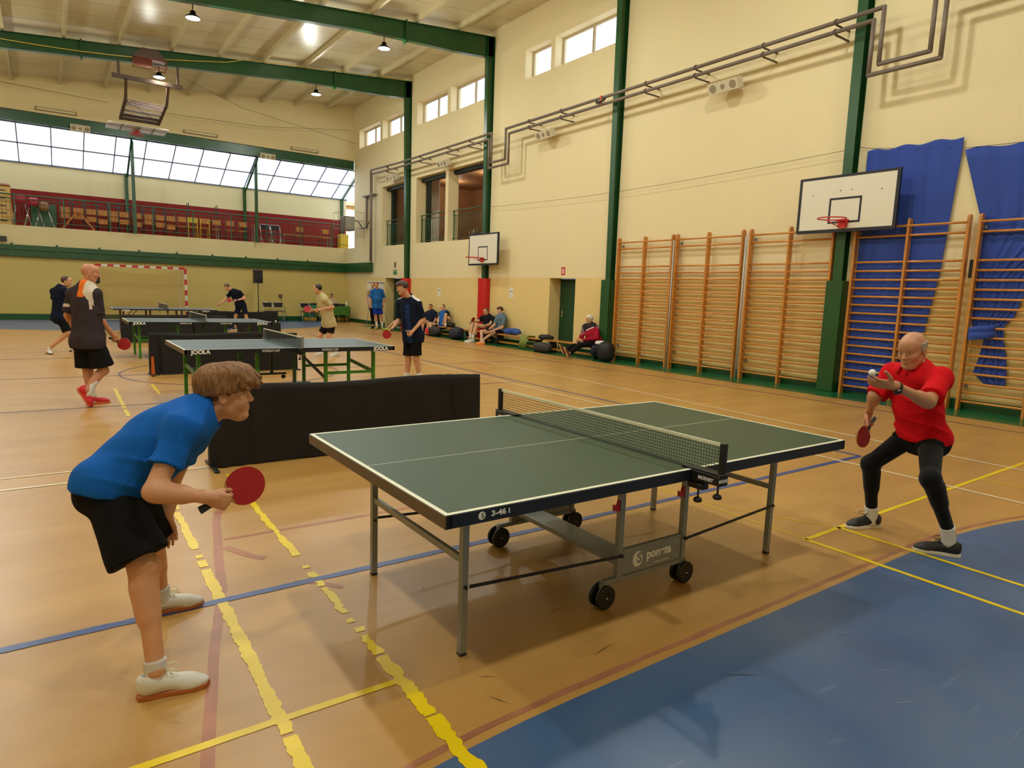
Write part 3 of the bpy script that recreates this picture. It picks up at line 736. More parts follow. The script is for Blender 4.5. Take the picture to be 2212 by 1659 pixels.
# ---- high bay lamps hung from the rafters
M_lamp = mat('lit_lamp_disc', (255, 255, 255), emit=(.86, .88, 1.0), estr=60.0)
LMP = [(x, fy) for fy in FRAMES[0:] for x in (-1.7, 3.2, 8.1)]
for i, (x, fy) in enumerate(LMP):
    vis = {(3.2, 18.03): 'bright round high-bay lamp near the top left, nearest row', (3.2, 23.71): 'bright round high-bay lamp hanging in front of the folded hoop', (8.1, 18.03): 'bright round high-bay lamp below the nearer roof beam, right side',
           (8.1, 23.71): 'bright round high-bay lamp hanging on a rod under the far roof beam'}
    lab = vis.get((x, fy), 'round high-bay lamp hanging from a roof beam outside the view')
    zb_ = 8.262 + .0993 * x - .46 - (.03 if x > 8 else 0)
    L = .30
    t = thing('high_bay_lamp', lab, 'ceiling lamp', (x, fy, zb_), group='high-bay lamps' if (x, fy) not in vis else 'lit high-bay lamps in view')
    m = MB(); m.tube([(0, 0, 0), (0, 0, -L + .1)], .012, 6); m.build('hanging_rod', M_blackm, t)
    m = MB(); m.lathe((0, 0, -L), [(0, .14), (.06, .14), (.075, .06), (.11, .05), (.17, .0), (.17, -.02), (.155, -.02)], 24); m.build('housing', M_blackm, t)
    m = MB(); m.lathe((0, 0, -L - .018), [(.155, 0), (.1, -.002), (0, -.003)], 24); m.build('lit_disc', M_lamp, t)
    l = bpy.data.lights.new('lamp_light', 'AREA'); l.shape = 'DISK'; l.size = .32; l.energy = LAMP_POWER * .5; l.color = LAMP_COL
    lo = bpy.data.objects.new('lamp_light', l); lo.location = (0, 0, -L - .03); COL.objects.link(lo); lo.parent = t
    l = bpy.data.lights.new('lamp_glow', 'POINT'); l.shadow_soft_size = .12; l.energy = LAMP_POWER * 1.0; l.color = LAMP_COL
    lo = bpy.data.objects.new('lamp_glow', l); lo.location = (0, 0, -L - .16); COL.objects.link(lo); lo.parent = t
# ================================================================ WALL BARS, BOARDS, CURTAINS
RZ = [.14, .285, .43, .58, .72, .865, 1.01, 1.15, 1.295, 1.44, 1.585, 1.73, 1.875, 2.02, 2.17, 2.32]
LAD = [(11.90, 'wall bars panel farthest left, next to the dark green column casing'), (10.06, 'second wall bars panel from the left'), (8.16, 'third wall bars panel, left of the near backboard'),
       (6.04, 'wall bars panel in front of the hanging blue curtain'), (4.16, 'wall bars panel with the blue curtain knotted round its rungs')]
def make_bars(y0, lab):
    t = thing('wall_bars', lab + ', varnished wood', 'wall bars', (W, y0, 0), group='wooden wall bars along the right wall')
    span = 1.72
    for j in range(3):
        y = -j * span / 2
        m = MB(); m.prism([(-.175, .002), (-.06, .002), (-.06, 2.99), (-.09, 3.02), (-.15, 3.02), (-.175, 2.98)], (0, y - .018, 0), (1, 0, 0), (0, 0, 1), (0, .036, 0)); m.build('upright', M_wood, t)
    for z in RZ + [2.75, 2.90]:
        x = -.125 if z < 2.8 else -.165
        m = MB(); m.tube([(x, .0, z), (x, -span, z)], [.019, .019], 8)
        m.build('rung', M_woodr, t)
    for z in (.35, 2.8):
        m = MB(); m.box(-.06, 0, -.06, -.03, z, z + .05); m.build('wall_bracket', M_steel, t)
    return t
for y0, lab in LAD: make_bars(y0, lab)
for y, l in ((10.12, 'between the first and second wall bars'), (8.24, 'between the second and third wall bars')):
    for q in (0, 1):
        m = MB(); m.tube([(W - .13 - .01 * q, y - .03 + .055 * q, .003), (W - .13 - .01 * q, y - .03 + .055 * q, 2.95 - .06 * q)], .018, 10)
        tag(m.build('net_pole', mat('pale_pole_paint', (196, 194, 186), rough=.35)), 'pale steel net pole standing %s, %s of the pair' % (l, ('right', 'left')[q]), 'pole')

M_bwhite = mat('backboard_white', (226, 220, 200), rough=.4)
M_bblack = mat('backboard_black', (24, 22, 34), rough=.5)
M_rim = mat('rim_red', (206, 40, 36), rough=.4)
def backboard(xb, y0, y1, z0, z1, lab, rimz):
    t = thing('basketball_backboard', lab, 'basketball hoop', (xb, (y0 + y1) / 2, z0))
    h = (y1 - y0) / 2; H_ = z1 - z0
    m = MB(); m.bbox(0, .03, -h, h, 0, H_, .004); m.build('board', M_bwhite, t)
    m = MB(); e = -.002; b = .045
    m.box(e, 0, -h, h, 0, b); m.box(e, 0, -h, h, H_ - b, H_); m.box(e, 0, -h, -h + b, b, H_ - b); m.box(e, 0, h - b, h, b, H_ - b)
    m.box(0, .05, -h - .008, -h, 0, H_); m.box(0, .05, h, h + .008, 0, H_); m.box(0, .05, -h, h, -.012, 0)
    m.build('border', M_bblack, t)
    m = MB(); s = .285; q0, q1 = .14, .14 + .44; w_ = .035
    for a in ((-s, s, q0, q0 + w_), (-s, s, q1 - w_, q1), (-s, -s + w_, q0 + w_, q1 - w_), (s - w_, s, q0 + w_, q1 - w_)): m.box(e, 0, a[0], a[1], a[2], a[3])
    m.build('target_square', M_bblack, t)
    m = MB()
    for yy, zz in ((-.6, H_ * .68), (-.1, H_ * .72), (.1, H_ * .72), (.6, H_ * .68)): m.lathe((-.002, yy, zz), [(0, -.004), (.012, -.003), (.012, 0)], 8, axis='x')
    m.build('bolt', M_steel, t)
    m = MB(); rz = rimz - z0
    m.tube([(-.375 + .225 * math.cos(a), .225 * math.sin(a), rz) for a in [2 * PI * i / 28 for i in range(28)]], .010, 8, closed=True)
    m.tube([(-.0, -.07, rz - .0), (-.16, -.09, rz)], .009, 6); m.tube([(-.0, .07, rz), (-.16, .09, rz)], .009, 6)
    m.tube([(-.02, -.06, rz - .11), (-.24, -.16, rz - .01)], .008, 6); m.tube([(-.02, .06, rz - .11), (-.24, .16, rz - .01)], .008, 6)
    m.build('rim', M_rim, t)
    m = MB(); m.prism([(-.1, 0), (.1, 0), (.07, -.14), (-.07, -.14)], (-.03, 0, rz + .015), (0, 1, 0), (0, 0, 1), (.028, 0, 0)); m.box(-.09, -.002, -.06, .06, rz - .01, rz + .015); m.build('rim_plate', M_rim, t)
    m = MB(); d = W - .24 - xb
    m.obox((.03, -.06, H_ * .3), (max(.06, d), -.06, H_ * .3), .05, .05); m.obox((.03, .06, H_ * .75), (max(.06, d), .06, H_ * .75), .05, .05); m.box(.03, .06, -h * .7, h * .7, H_ * .28, H_ * .34); m.box(.03, .06, -h * .7, h * .7, H_ * .72, H_ * .78)
    m.build('support_frame', M_green, t)
backboard(11.40, 5.30, 7.03, 2.85, 3.82, 'large white basketball backboard with a red rim, above the near wall bars', 3.03)
backboard(11.40, 16.90, 18.6, 2.45, 3.43, 'white basketball backboard with a red rim on the column with the red pad', 2.66)

M_cloth = mat('blue_curtain', (34, 66, 158), rough=.75, noise=.08, scale=2.5, stretch=(1, 3, .3), sheen=.2)
def cloth_sheet(name, rows, x0, amp, folds, lab, thick=.004):
    """rows: list of (z, yl, yr, fold scale); sheet in Y-Z plane near x0 with folds along y"""
    m = MB(); m.smooth = True; nu = 90; vs_ = []; fs = []
    R = []
    for i in range(len(rows) - 1):
        for k_ in range(6):
            t_ = k_ / 6; R.append([rows[i][c] * (1 - t_) + rows[i + 1][c] * t_ for c in range(4)])
    R.append(list(rows[-1]))
    for (z, a, b, fsx) in R:
        for j in range(nu + 1):
            u = j / nu; ph = u * folds * 2 * PI
            x = x0 + amp * fsx * (.6 * math.sin(ph) + .3 * math.sin(ph * 1.7 + 1 + z * .4) + .1 * math.sin(ph * 3.1 + z))
            vs_.append((x, a + (b - a) * u, z + .02 * math.sin(ph * .5) * (1 if z > 3.5 else 0)))
    for i in range(len(R) - 1):
        for j in range(nu): a_ = i * (nu + 1) + j; fs.append([a_, a_ + 1, a_ + nu + 2, a_ + nu + 1])
    m.add(vs_, fs); o = m.build(name, M_cloth); md = o.modifiers.new('s', 'SOLIDIFY'); md.thickness = thick
    return tag(o, lab, 'curtain') if lab else o
cloth_sheet('curtain', [(4.22, 6.04, 4.57, .4), (4.0, 6.04, 4.57, .5), (3.35, 6.02, 4.61, .7), (2.2, 6.02, 4.67, .9), (1.2, 6.03, 4.8, 1.0), (.84, 6.03, 4.9, 1.0), (.05, 6.04, 5.2, 1.1)], 11.735, .009, 6,
            'blue curtain hanging straight behind the wall bars, right of the near column')
t = thing('tied_curtain', 'blue curtain pulled aside and knotted round the rungs of the last wall bars', 'curtain', (0, 0, 0))
o = cloth_sheet('curtain_drape', [(4.02, 4.54, 1.6, .8), (3.0, 4.22, 2.3, 1.0), (2.1, 4.2, 3.5, 1.0), (1.8, 4.18, 3.52, .9), (1.5, 4.16, 3.60, .9), (1.33, 4.14, 3.72, .8), (1.15, 3.98, 3.70, .8)], 11.74, .014, 8, None); o.parent = t
o = cloth_sheet('curtain_tail', [(1.15, 3.95, 3.70, .8), (.85, 3.99, 3.63, .9), (.6, 4.04, 3.60, 1), (.44, 3.88, 3.60, 1)], 11.735, .02, 4, None); o.parent = t
m = MB(); m.smooth = True
pts = [(11.66, 4.15, 1.19), (11.595, 4.10, 1.20), (11.58, 4.0, 1.22), (11.585, 3.9, 1.23), (11.62, 3.82, 1.25), (11.68, 3.78, 1.27)]
vs_ = []; 
for i, p in enumerate(pts):
    for j in range(9): vs_.append((p[0] + .012 * math.sin(j * 1.6 + i * .3), p[1], p[2] - .10 + .2 * j / 8))
m.add(vs_, [[i * 9 + j, i * 9 + j + 1, (i + 1) * 9 + j + 1, (i + 1) * 9 + j] for i in range(len(pts) - 1) for j in range(8)])
o = m.build('curtain_knot', M_cloth, t); md = o.modifiers.new('s', 'SOLIDIFY'); md.thickness = .01
# guide wire for the curtain and along the wall
m = MB(); P = []
for i in range(33):
    y = 17.9 + (6.4 - 17.9) * i / 32; P.append((11.66, y, 4.28 - .12 * math.sin(PI * i / 32)))
m.tube(P, .004, 5); tag(m.build('curtain_wire', M_blackm), 'thin steel wire strung along the right wall between the columns', 'wire')
m = MB(); m.tube([(11.735, 6.2, 4.32), (11.735, 6.03, 4.27), (11.735, 4.6, 4.05), (11.735, 3.4, 4.0), (11.735, 1, 4.1), (11.735, -1, 4.3)], .004, 5); tag(m.build('curtain_wire', M_blackm), 'thin wire carrying the blue curtains', 'wire')

# signs on wall
def sign(x, y, z, w_, h, material, lab, name='wall_sign', lines=(), cat='sign'):
    t = thing(name, lab, cat, (x, y, z))
    m = MB(); m.box(-.004, 0, -w_ / 2, w_ / 2, -h / 2, h / 2); m.build('panel', material, t)
    for body, sz, dz, mt, sx in lines:
        text_mesh(body, sz, mt, t, 'lettering', (-.0055, 0, dz), Matrix(((0, 0, -1), (-1, 0, 0), (0, 1, 0))), sx=sx)
    return t
M_paper = mat('paper', (232, 228, 214), rough=.7); M_ink = mat('ink', (90, 88, 96), rough=.7)
sign(W - .001, 21.22, 1.54, .21, .30, M_paper, 'white paper notice on the wall above the seated man in navy', lines=(('GRN', .09, .06, M_ink, 1), ('1', .09, -.06, M_ink, 1)))
sign(W - .001, 16.64, 1.58, .21, .30, M_paper, 'white paper notice on the wall right of the red column pad', lines=(('GRN', .09, .06, M_ink, 1), ('2', .09, -.06, M_ink, 1)))
sign(W - .001, 14.17, 2.24, .16, .22, mat('sign_red', (200, 30, 30), rough=.5), 'small red and white sign above the green door')
m = MB(); m.box(W - .009, W - .005, 14.14, 14.2, 2.17, 2.31); m.build('sign_mark', M_white, bpy.data.objects[-1] if False else None)
o = bpy.data.objects['sign_mark']; o.name = 'arrow_plate'; tag(o, 'white plate on the small red sign above the green door', 'plate')
sign(W - .001, 24.96, 2.28, .34, .20, mat('sign_green', (40, 120, 60), rough=.5), 'green exit sign beside the farthest column', lines=(('WYJŚCIE', .075, .045, M_white, 1), ('→ → →', .06, -.05, M_white, 1)))
sign(W - .001, 24.96, 2.58, .18, .22, mat('sign_brown', (120, 92, 70), rough=.5), 'small brown plate above the green exit sign')
sign(W - .001, 4.26, 2.2, .06, .28, mat('plate_dark', (40, 52, 60), rough=.4), 'narrow dark plate on the wall between the last two wall bars', cat='plate')
m = MB(); m.box(YP * 0 + 8.6, 8.76, YP - .05, YP - .002, 1.04, 1.18); tag(m.build('socket_box', mat('socket_dark', (90, 78, 50))), 'small dark socket box on the far wall between the chairs', 'socket')
m = MB(); m.tube([(8.68, YP - .02, 1.04), (8.75, YP - .03, .8), (8.9, YP - .03, .4), (9.0, YP - .03, .03)], .008, 5); tag(m.build('hanging_cord', M_blackm), 'cord hanging from the socket box on the far wall', 'cord')
m = MB(); m.bbox(W - .05, W - .002, 24.1 - .04, 24.18, 1.28, 1.38, .006); tag(m.build('light_switch', M_white), 'white switch beside the far doorway, near the navy player\'s face', 'switch')

# ================================================================ FOLDED CEILING HOOP
t = thing('folded_basketball_hoop', 'basketball hoop folded up under the far roof beam on a brown steel frame', 'basketball hoop', (2.87, 23.71, 0))
def L_(n, segs, wd, mt=M_brown):
    m = MB()
    for a, b in segs: m.obox(a, b, wd, wd)
    return m.build(n, mt, t)
L_('crossbar', [((-.93, 0, 7.62), (.97, 0, 7.62))], .11)
L_('hanger', [((-.75, 0, 7.66), (-.75, 0, 8.10))], .07); L_('hanger', [((.85, 0, 7.66), (.85, 0, 8.22))], .07)
for sx in (-.57, .57):
    L_('arm', [((sx, 0, 7.57), (sx * .98, .35, 7.1)), ((sx * .98, .35, 7.1), (sx * .98, 2.3, 6.86))], .08)
    L_('brace', [((sx, .1, 7.5), (sx * .98, .9, 7.02))], .04, M_steel)
for k_, y in enumerate((.45, .62, .78, .95, 1.3, 1.42, 1.7, 1.8, 1.9, 2.05, 2.18, 2.3)):
    z = 7.09 - .12 * (y - .35); m = MB(); m.obox((-.56, y, z), (.56, y, z), .045, .045); m.build('cross_tube', M_brown, t)
m = MB(); m.obox((-.5, .5, 7.06), (.5, 2.0, 6.88), .02, .02); m.build('diagonal_wire', M_steel, t)
m = MB(); m.bbox(-.9, .9, 2.45, 3.55, 6.74, 6.78, .006); m.build('board', M_bwhite, t)
m = MB(); m.box(-.9, .9, 2.86, 2.9, 6.732, 6.74) ; m.box(-.05, .05, 2.45, 3.55, 6.70, 6.735); m.box(-.5, -.46, 2.45, 3.55, 6.72, 6.74); m.box(.46, .5, 2.45, 3.55, 6.72, 6.74); m.build('board_batten', mat('grey_batten', (150, 140, 130)), t)
m = MB(); m.box(-.1, .1, 3.1, 3.5, 6.62, 6.70); m.tube([(.225 * math.cos(a), 3.25 + .225 * math.sin(a), 6.6) for a in [2 * PI * i / 20 for i in range(20)]], .012, 6, closed=True); m.build('rim', M_rim, t)
# gas heater over the beam
t = thing('beam_heater', 'brown radiant heater in a red wire frame on the far roof beam', 'heater', (2.9, 23.3, 7.9))
m = MB(); m.prism([(-.42, .28), (-.2, .5), (.2, .5), (.42, .28), (.42, .2), (-.42, .2)], (0, -.2, 0), (1, 0, 0), (0, 0, 1), (0, .36, 0)); m.build('hood', M_brown, t)
m = MB(); m.box(-.4, .05, -.15, .1, .04, .2); m.build('burner', mat('burner_rust', (110, 50, 30), rough=.7), t)
m = MB()
for z in (0, .2): m.tube([(-.44, -.22, z), (.44, -.22, z), (.44, .15, z), (-.44, .15, z)], .012, 5, closed=True)
for x, y in ((-.44, -.22), (.44, -.22), (.44, .15), (-.44, .15)): m.tube([(x, y, 0), (x, y, .2)], .01, 5)
m.build('wire_frame', mat('heater_red', (130, 44, 34), rough=.5), t)
m = MB(); P = []
for i in range(25):
    x = -2.2 + 13.6 * i / 24; zb_ = 8.262 + .0993 * x
    sag = .0 if x > 5.5 else .12 + .22 * math.sin(max(0, min(1, (5.5 - x) / 7.7)) * PI)
    P.append((x, 23.58, zb_ + .02 - sag))
m.tube(P, .014, 5); tag(m.build('yellow_gas_hose', mat('yellow_hose', (196, 176, 84), rough=.5)), 'yellow hose sagging along the far roof beam', 'hose')
for pts, l in (([(-.9, YG - .4, 8.05), (2.2, YG - .4, 7.95)], 'thin wire below the ceiling at the far end, upper left'), ([(4.1, YG - .5, 7.9), (7.5, YG - .5, 8.0), (11.4, YG - .5, 8.5)], 'thin wire crossing in front of the gable, right part'), ([(3.4, 23.3, 7.95), (6.2, 26, 7.9), (11.6, 28.6, 7.9)], 'thin wire running from the beam heater to the right wall')):
    m = MB(); m.tube(pts, .007, 4); tag(m.build('stay_wire', M_brown), l, 'wire')

# ================================================================ TABLE TENNIS TABLES
M_tt1 = mat('table_green', (40, 66, 40), rough=.45, noise=.03, scale=30, spec=.35)
M_tt2 = mat('table_blue_green', (52, 78, 80), rough=.34, noise=.03, scale=30, spec=.45)
M_tt4 = mat('table_blue', (66, 88, 114), rough=.3, noise=.03, scale=30, spec=.6)
M_tline = mat('table_white_line', (226, 226, 200), rough=.45)
M_apron = mat('table_apron_navy', (22, 26, 36), rough=.35)
M_apronend = mat('table_apron_end', (92, 74, 50), rough=.5)
M_legreen = mat('table_leg_green', (58, 134, 34), rough=.4, noise=.05)
M_net = None
def net_mat(name, a, rgb, nx=50, nz=50):
    m = bpy.data.materials.new(name); m.use_nodes = True; nt = m.node_tree; b = nt.nodes['Principled BSDF']
    b.inputs['Base Color'].default_value = (*srgb(*rgb), 1); b.inputs['Roughness'].default_value = .7
    tc = nt.nodes.new('ShaderNodeTexCoord'); sp = nt.nodes.new('ShaderNodeSeparateXYZ'); nt.links.new(tc.outputs['Object'], sp.inputs[0])
    outs = []
    for ax, n in (('Y', nx), ('Z', nz)):
        mu = nt.nodes.new('ShaderNodeMath'); mu.operation = 'MULTIPLY'; nt.links.new(sp.outputs[ax], mu.inputs[0]); mu.inputs[1].default_value = n
        fr = nt.nodes.new('ShaderNodeMath'); fr.operation = 'FRACT'; nt.links.new(mu.outputs[0], fr.inputs[0])
        lt = nt.nodes.new('ShaderNodeMath'); lt.operation = 'LESS_THAN'; nt.links.new(fr.outputs[0], lt.inputs[0]); lt.inputs[1].default_value = a
        outs.append(lt)
    mx = nt.nodes.new('ShaderNodeMath'); mx.operation = 'MAXIMUM'; nt.links.new(outs[0].outputs[0], mx.inputs[0]); nt.links.new(outs[1].outputs[0], mx.inputs[1])
    nt.links.new(mx.outputs[0], b.inputs['Alpha'])
    return m
M_net1 = net_mat('green_net_mesh', .16, (22, 44, 28), 62, 62)
M_net2 = net_mat('dark_net_mesh', .55, (26, 34, 38), 50, 50)
def tabletop(t, mtop, apron_h=.052, ends=None):
    for s in (-1, 1):
        x0, x1 = sorted((s * .004, s * 1.37)); b = .7625
        m = MB(); m.bbox(x0, x1, -b, b, .738, .76, .002); top = m.build('table_half', mtop, t)
        m = MB(); z = .7606
        m.box(x0, x1, -b, -b + .02, .76, z); m.box(x0, x1, b - .02, b, .76, z); xe = sorted((s * 1.35, s * 1.37)); m.box(xe[0], xe[1], -b + .02, b - .02, .76, z)
        m.box(x0, x1 if s > 0 else x1, -.0015, .0015, .76, z)
        m.build('boundary_line', M_tline, top)
        m = MB(); e = .002
        m.bbox(x0, x1, -b - e, -b + .03, .76 - apron_h, .7585, .002); m.bbox(x0, x1, b - .03, b + e, .76 - apron_h, .7585, .002)
        m.build('apron', M_apron, top)
        m = MB(); xe = sorted((s * 1.34, s * 1.372)); m.bbox(xe[0], xe[1], -b - e, b + e, .76 - apron_h, .7585, .002)
        m.build('end_apron', M_apronend if (ends and s < 0) else M_apron, top)
def net_set(t, mnet, white_post=False, text=None, knob=True):
    m = MB(); m.quad((0, -.905, .765), (0, .905, .765), (0, .905, .905), (0, -.905, .905)); o = m.build('net', mnet, t)
    m = MB(); m.box(-.004, .004, -.905, .905, .898, .9125); m.build('net_tape', M_tline, o)
    m = MB(); m.tube([(0, -.9, .766), (0, .9, .766)], .003, 5); m.build('bottom_cord', M_black, o)
    for s in (-1, 1):
        m = MB(); ys = s * .915; m.bbox(-.013, .013, ys - .014, ys + .014, .745, .915, .002); m.build('net_post', M_black if not white_post else M_steel, t)
        y0, y1 = sorted((s * .70, s * .935)); m = MB(); m.bbox(-.028, .028, y0, y1, .762, .772, .002); y0, y1 = sorted((s * .765, s * .93)); m.bbox(-.03, .03, y0, y1, .715, .762, .003)
        y0, y1 = sorted((s * .74, s * .83)); m.bbox(-.025, .025, y0, y1, .672, .70, .003)
        cl = m.build('clamp', M_black, t)
        if knob:
            for yy, xx, zz in ((.79, 0, .672), (.90, .0, .715)):
                m = MB(); m.tube([(xx, s * yy, zz), (xx, s * yy, zz - .05)], .005, 6); m.lathe((xx, s * yy, zz - .068), [(0, 0), (.018, 0), (.022, .008), (.018, .018), (.008, .024), (0, .024)], 12); m.build('clamp_knob', M_black, cl)
# ---- front table
T1 = thing('table_tennis_table', 'dark green table tennis table with silver legs in the foreground', 'table tennis table', (2.509, 2.719, 0), -.0059)
tabletop(T1, M_tt1, .054, True); net_set(T1, M_net1)
M_wtxt = mat('white_print', (228, 228, 222), rough=.6)
RT = Matrix(((1, 0, 0), (0, 0, -1), (0, 1, 0)))          # text facing -Y
text_mesh('MODEST', .022, M_wtxt, T1, 'net_clamp_lettering', (-.031, -.85, .735), Matrix(((0, 0, -1), (-1, 0, 0), (0, 1, 0))), bold=.0006)
text_mesh('MODEST', .020, M_wtxt, T1, 'net_clamp_lettering', (0, -.9315, .740), RT, bold=.0005)
text_mesh('MODEST', .020, M_wtxt, T1, 'net_clamp_lettering', (-.031, .85, .735), Matrix(((0, 0, -1), (-1, 0, 0), (0, 1, 0))), bold=.0006)
text_mesh('3-46 i', .030, M_wtxt, T1, 'apron_lettering', (-1.13, -.7652, .735), RT, sx=1.25, bold=.0008)
m = MB(); m.prism([(.016 * math.cos(2 * PI * i / 24), .016 * math.sin(2 * PI * i / 24)) for i in range(24)], (-1.215, -.7648, .735), (1, 0, 0), (0, 0, 1), (0, -.0006, 0)); m.build('apron_logo_disc', M_wtxt, T1)
text_mesh('S', .026, M_apron, T1, 'apron_logo_letter', (-1.212, -.7660, .735), RT)
lx, ly = 1.37 - .258, .7625 - .288
for sx in (-1, 1):
    for sy in (-1, 1):
        m = MB(); m.bbox(sx * lx - .016, sx * lx + .016, sy * ly - .016, sy * ly + .016, .012, .715, .002); leg = m.build('leg', M_steel, T1)
        m = MB(); m.bbox(sx * lx - .0165, sx * lx + .0165, sy * ly - .0165, sy * ly + .0165, 0.0, .013, .002); m.build('foot_cap', M_black, leg)
    m = MB(); m.obox((sx * lx, -ly + .016, .43), (sx * lx, ly - .016, .43), .02, .03); m.build('cross_rail', M_steel, T1)
    for sy in (-1, 1):
        xc = (-.185 if sx < 0 else .30)
        m = MB(); m.obox((sx * lx + sx * -.02, sy * (ly + .02), .315), (xc + (0 if sx > 0 else 0), sy * (ly + .02), .26), .006, .014); m.tube([(sx * lx, sy * (ly + .028), .315), (sx * lx, sy * (ly - .02), .315)], .008, 8); m.tube([(xc, sy * (ly + .03), .26), (xc, sy * (ly - .005), .26)], .008, 8)
        m.build('stay_bar', M_black, T1)
# undercarriage
for sy in (-1, 1):
    yb = sy * .47
    for xp_ in (-.185, .30):
        m = MB(); m.bbox(xp_ - .016, xp_ + .016, yb - .016, yb + .016, .12, .70, .002); m.build('upright', M_steel, T1)
        m = MB(); m.prism([(-.035, -.02), (.012, -.028), (.012, .03), (-.005, .03), (-.012, .005), (-.035, .012)], (xp_ - .018, yb - .008, .52), (1, 0, 0), (0, 0, 1), (0, .016, 0)); m.build('red_latch', mat('latch_red', (190, 20, 30), rough=.4), T1)
    m = MB(); m.bbox(-.165, .28, yb - .012, yb + .012, .145, .285, .002); m.build('side_panel', M_steel, T1)
    m = MB(); m.bbox(-.29, .33, yb - .016, yb + .016, .118, .143, .002); m.build('base_rail', M_steel, T1)
    if sy < 0:
        text_mesh('poneta', .068, M_wtxt, T1, 'panel_lettering', (.105, yb - .0128, .222), RT, sx=1.0, bold=.0022)
        text_mesh('MADE IN GERMANY', .013, M_wtxt, T1, 'panel_lettering', (.13, yb - .0128, .168), RT)
        text_mesh('°', .03, M_wtxt, T1, 'panel_lettering', (.235, yb - .0128, .245), RT)
        m = MB(); m.prism([(.036 * math.cos(2 * PI * i / 28), .042 * math.sin(2 * PI * i / 28)) for i in range(28)], (-.055, yb - .0122, .213), (1, 0, 0), (0, 0, 1), (0, -.0006, 0)); m.build('panel_logo_disc', M_wtxt, T1)
        text_mesh('S', .075, M_steel, T1, 'panel_logo_letter', (-.043, yb - .0140, .216), RT, bold=.002)
    for xw in (-.285, .315):
        m = MB(); m.bbox(xw - .014, xw + .014, yb - .014, yb + .014, .085, .13, .002); m.prism([(-.012, .05), (.03, .065), (.05, .04), (.02, .035)], (xw, yb - .008, .03), (1, 0, 0), (0, 0, 1), (0, .016, 0)); cs = m.build('caster_fork', M_steel, T1)
        for q in (-1, 1):
            rr = .062; m = MB(); yc = yb + q * .026
            m.lathe((xw, yc - .009, rr), [(.0, .0), (rr * .82, 0), (rr * .9, -.001), (rr, .003), (rr, .016), (rr * .9, .02), (rr * .82, .018), (0, .018)], 28, axis='y'); wh = m.build('caster_wheel', M_black, cs)
        m = MB(); m.lathe((xw, yb - .04, rr), [(0, -.003), (.006, 0), (.006, .006)], 10, axis='y'); m.build('hub_cap', M_chrome, cs)
m = MB(); m.bbox(-.17, -.02, -.455, .455, .185, .215, .002); m.build('centre_beam', M_steel, T1)
m = MB()
for sy in (-1, 1): m.obox((-.2, sy * .47, .70), (.32, sy * .47, .70), .03, .03)
m.build('upper_rail', M_steel, T1)

# ---- green-legged tables
def green_table(lab, loc, grp=None, mtop=M_tt2):
    t = thing('table_tennis_table', lab, 'table tennis table', loc, 0)
    tabletop(t, mtop, .06, True); net_set(t, M_net2, True)
    LX = (-1.17, -.46, .46, 1.17)
    for x in LX:
        for y in (-.47, .49):
            m = MB(); m.bbox(x - .022, x + .022, y - .022, y + .022, 0.002, .70, .002); m.build('leg', M_legreen, t)
    for s in (-1, 1):
        a, b = s * 1.17, s * .46
        for y in (-.47, .49):
            m = MB(); m.obox((a, y, .37), (b, y, .37), .025, .04); m.build('long_rail', M_legreen, t)
        m = MB(); m.obox((a, -.45, .37), (a, .47, .45), .02, .05); m.build('end_rail', M_legreen, t)
        m = MB(); m.obox((b, -.45, .30), (b, .47, .50), .02, .04); m.build('diagonal_brace', mat('brace_dark', (40, 44, 34), rough=.5), t)
    for y in (-.55, .55):
        m = MB(); m.bbox(-.02, .02, y - .02, y + .02, .27, .70, .002); m.build('trolley_post', mat('trolley_green', (16, 60, 36), rough=.4), t)
        m = MB(); m.bbox(-.21, .21, y - .02, y + .02, .245, .275, .002); r = m.build('trolley_base', mat('trolley_green', (16, 60, 36)), t)
        for x in (-.17, .17):
            m = MB(); m.lathe((x, y - .012, .21), [(0, 0), (.03, 0), (.03, .024), (0, .024)], 14, axis='y'); m.build('caster_wheel', M_black, r)
    M_j = M_wtxt
    for s in (-1, 1):
        text_mesh('JOOLA', .066, M_j, t, 'apron_lettering', (s * (1.19 if s < 0 else 1.16), -.7652, .728), RT, sx=1.05, bold=.0035)
        text_mesh('WORLD CUP', .04, M_j, t, 'apron_lettering', (s * (.36 if s < 0 else .42), -.7652, .728), RT, sx=.95, bold=.0006)
    return t
green_table('blue-green table tennis table with lime green legs, just behind the black barrier', (2.69, 9.36, 0))
green_table('middle table tennis table with lime green legs, behind the second barrier', (2.675, 15.55, 0))
# farthest table, silver legs
t = thing('table_tennis_table', 'farthest table tennis table, blue top on brown folding legs, before the goal', 'table tennis table', (2.9, 22.35, 0), 0)
tabletop(t, M_tt4, .035); net_set(t, M_net2, True, knob=True)
M_bleg = mat('brown_leg', (104, 88, 78), rough=.4, metal=.3)
for x in (-1.1, -.42, .42, 1.1):
    for y in (-.5, .5):
        m = MB(); m.bbox(x - .025, x + .025, y - .025, y + .025, .002, .725, .002); m.build('leg', M_bleg, t)
for s in (-1, 1):
    for y in (-.5, .5):
        m = MB(); m.obox((s * 1.1, y, .3), (s * .75, y, .72), .02, .02); m.build('folding_stay', M_bleg, t)
    text_mesh('JOOLA', .06, M_wtxt, t, 'apron_lettering', (s * 1.05, -.768, .715), RT, sx=1.05, bold=.002)
for s in (-1, 1):
    m = MB(); m.obox((s * 1.1, -.5, .12), (s * 1.1, .5, .12), .03, .03); m.build('cross_rail', M_bleg, t)

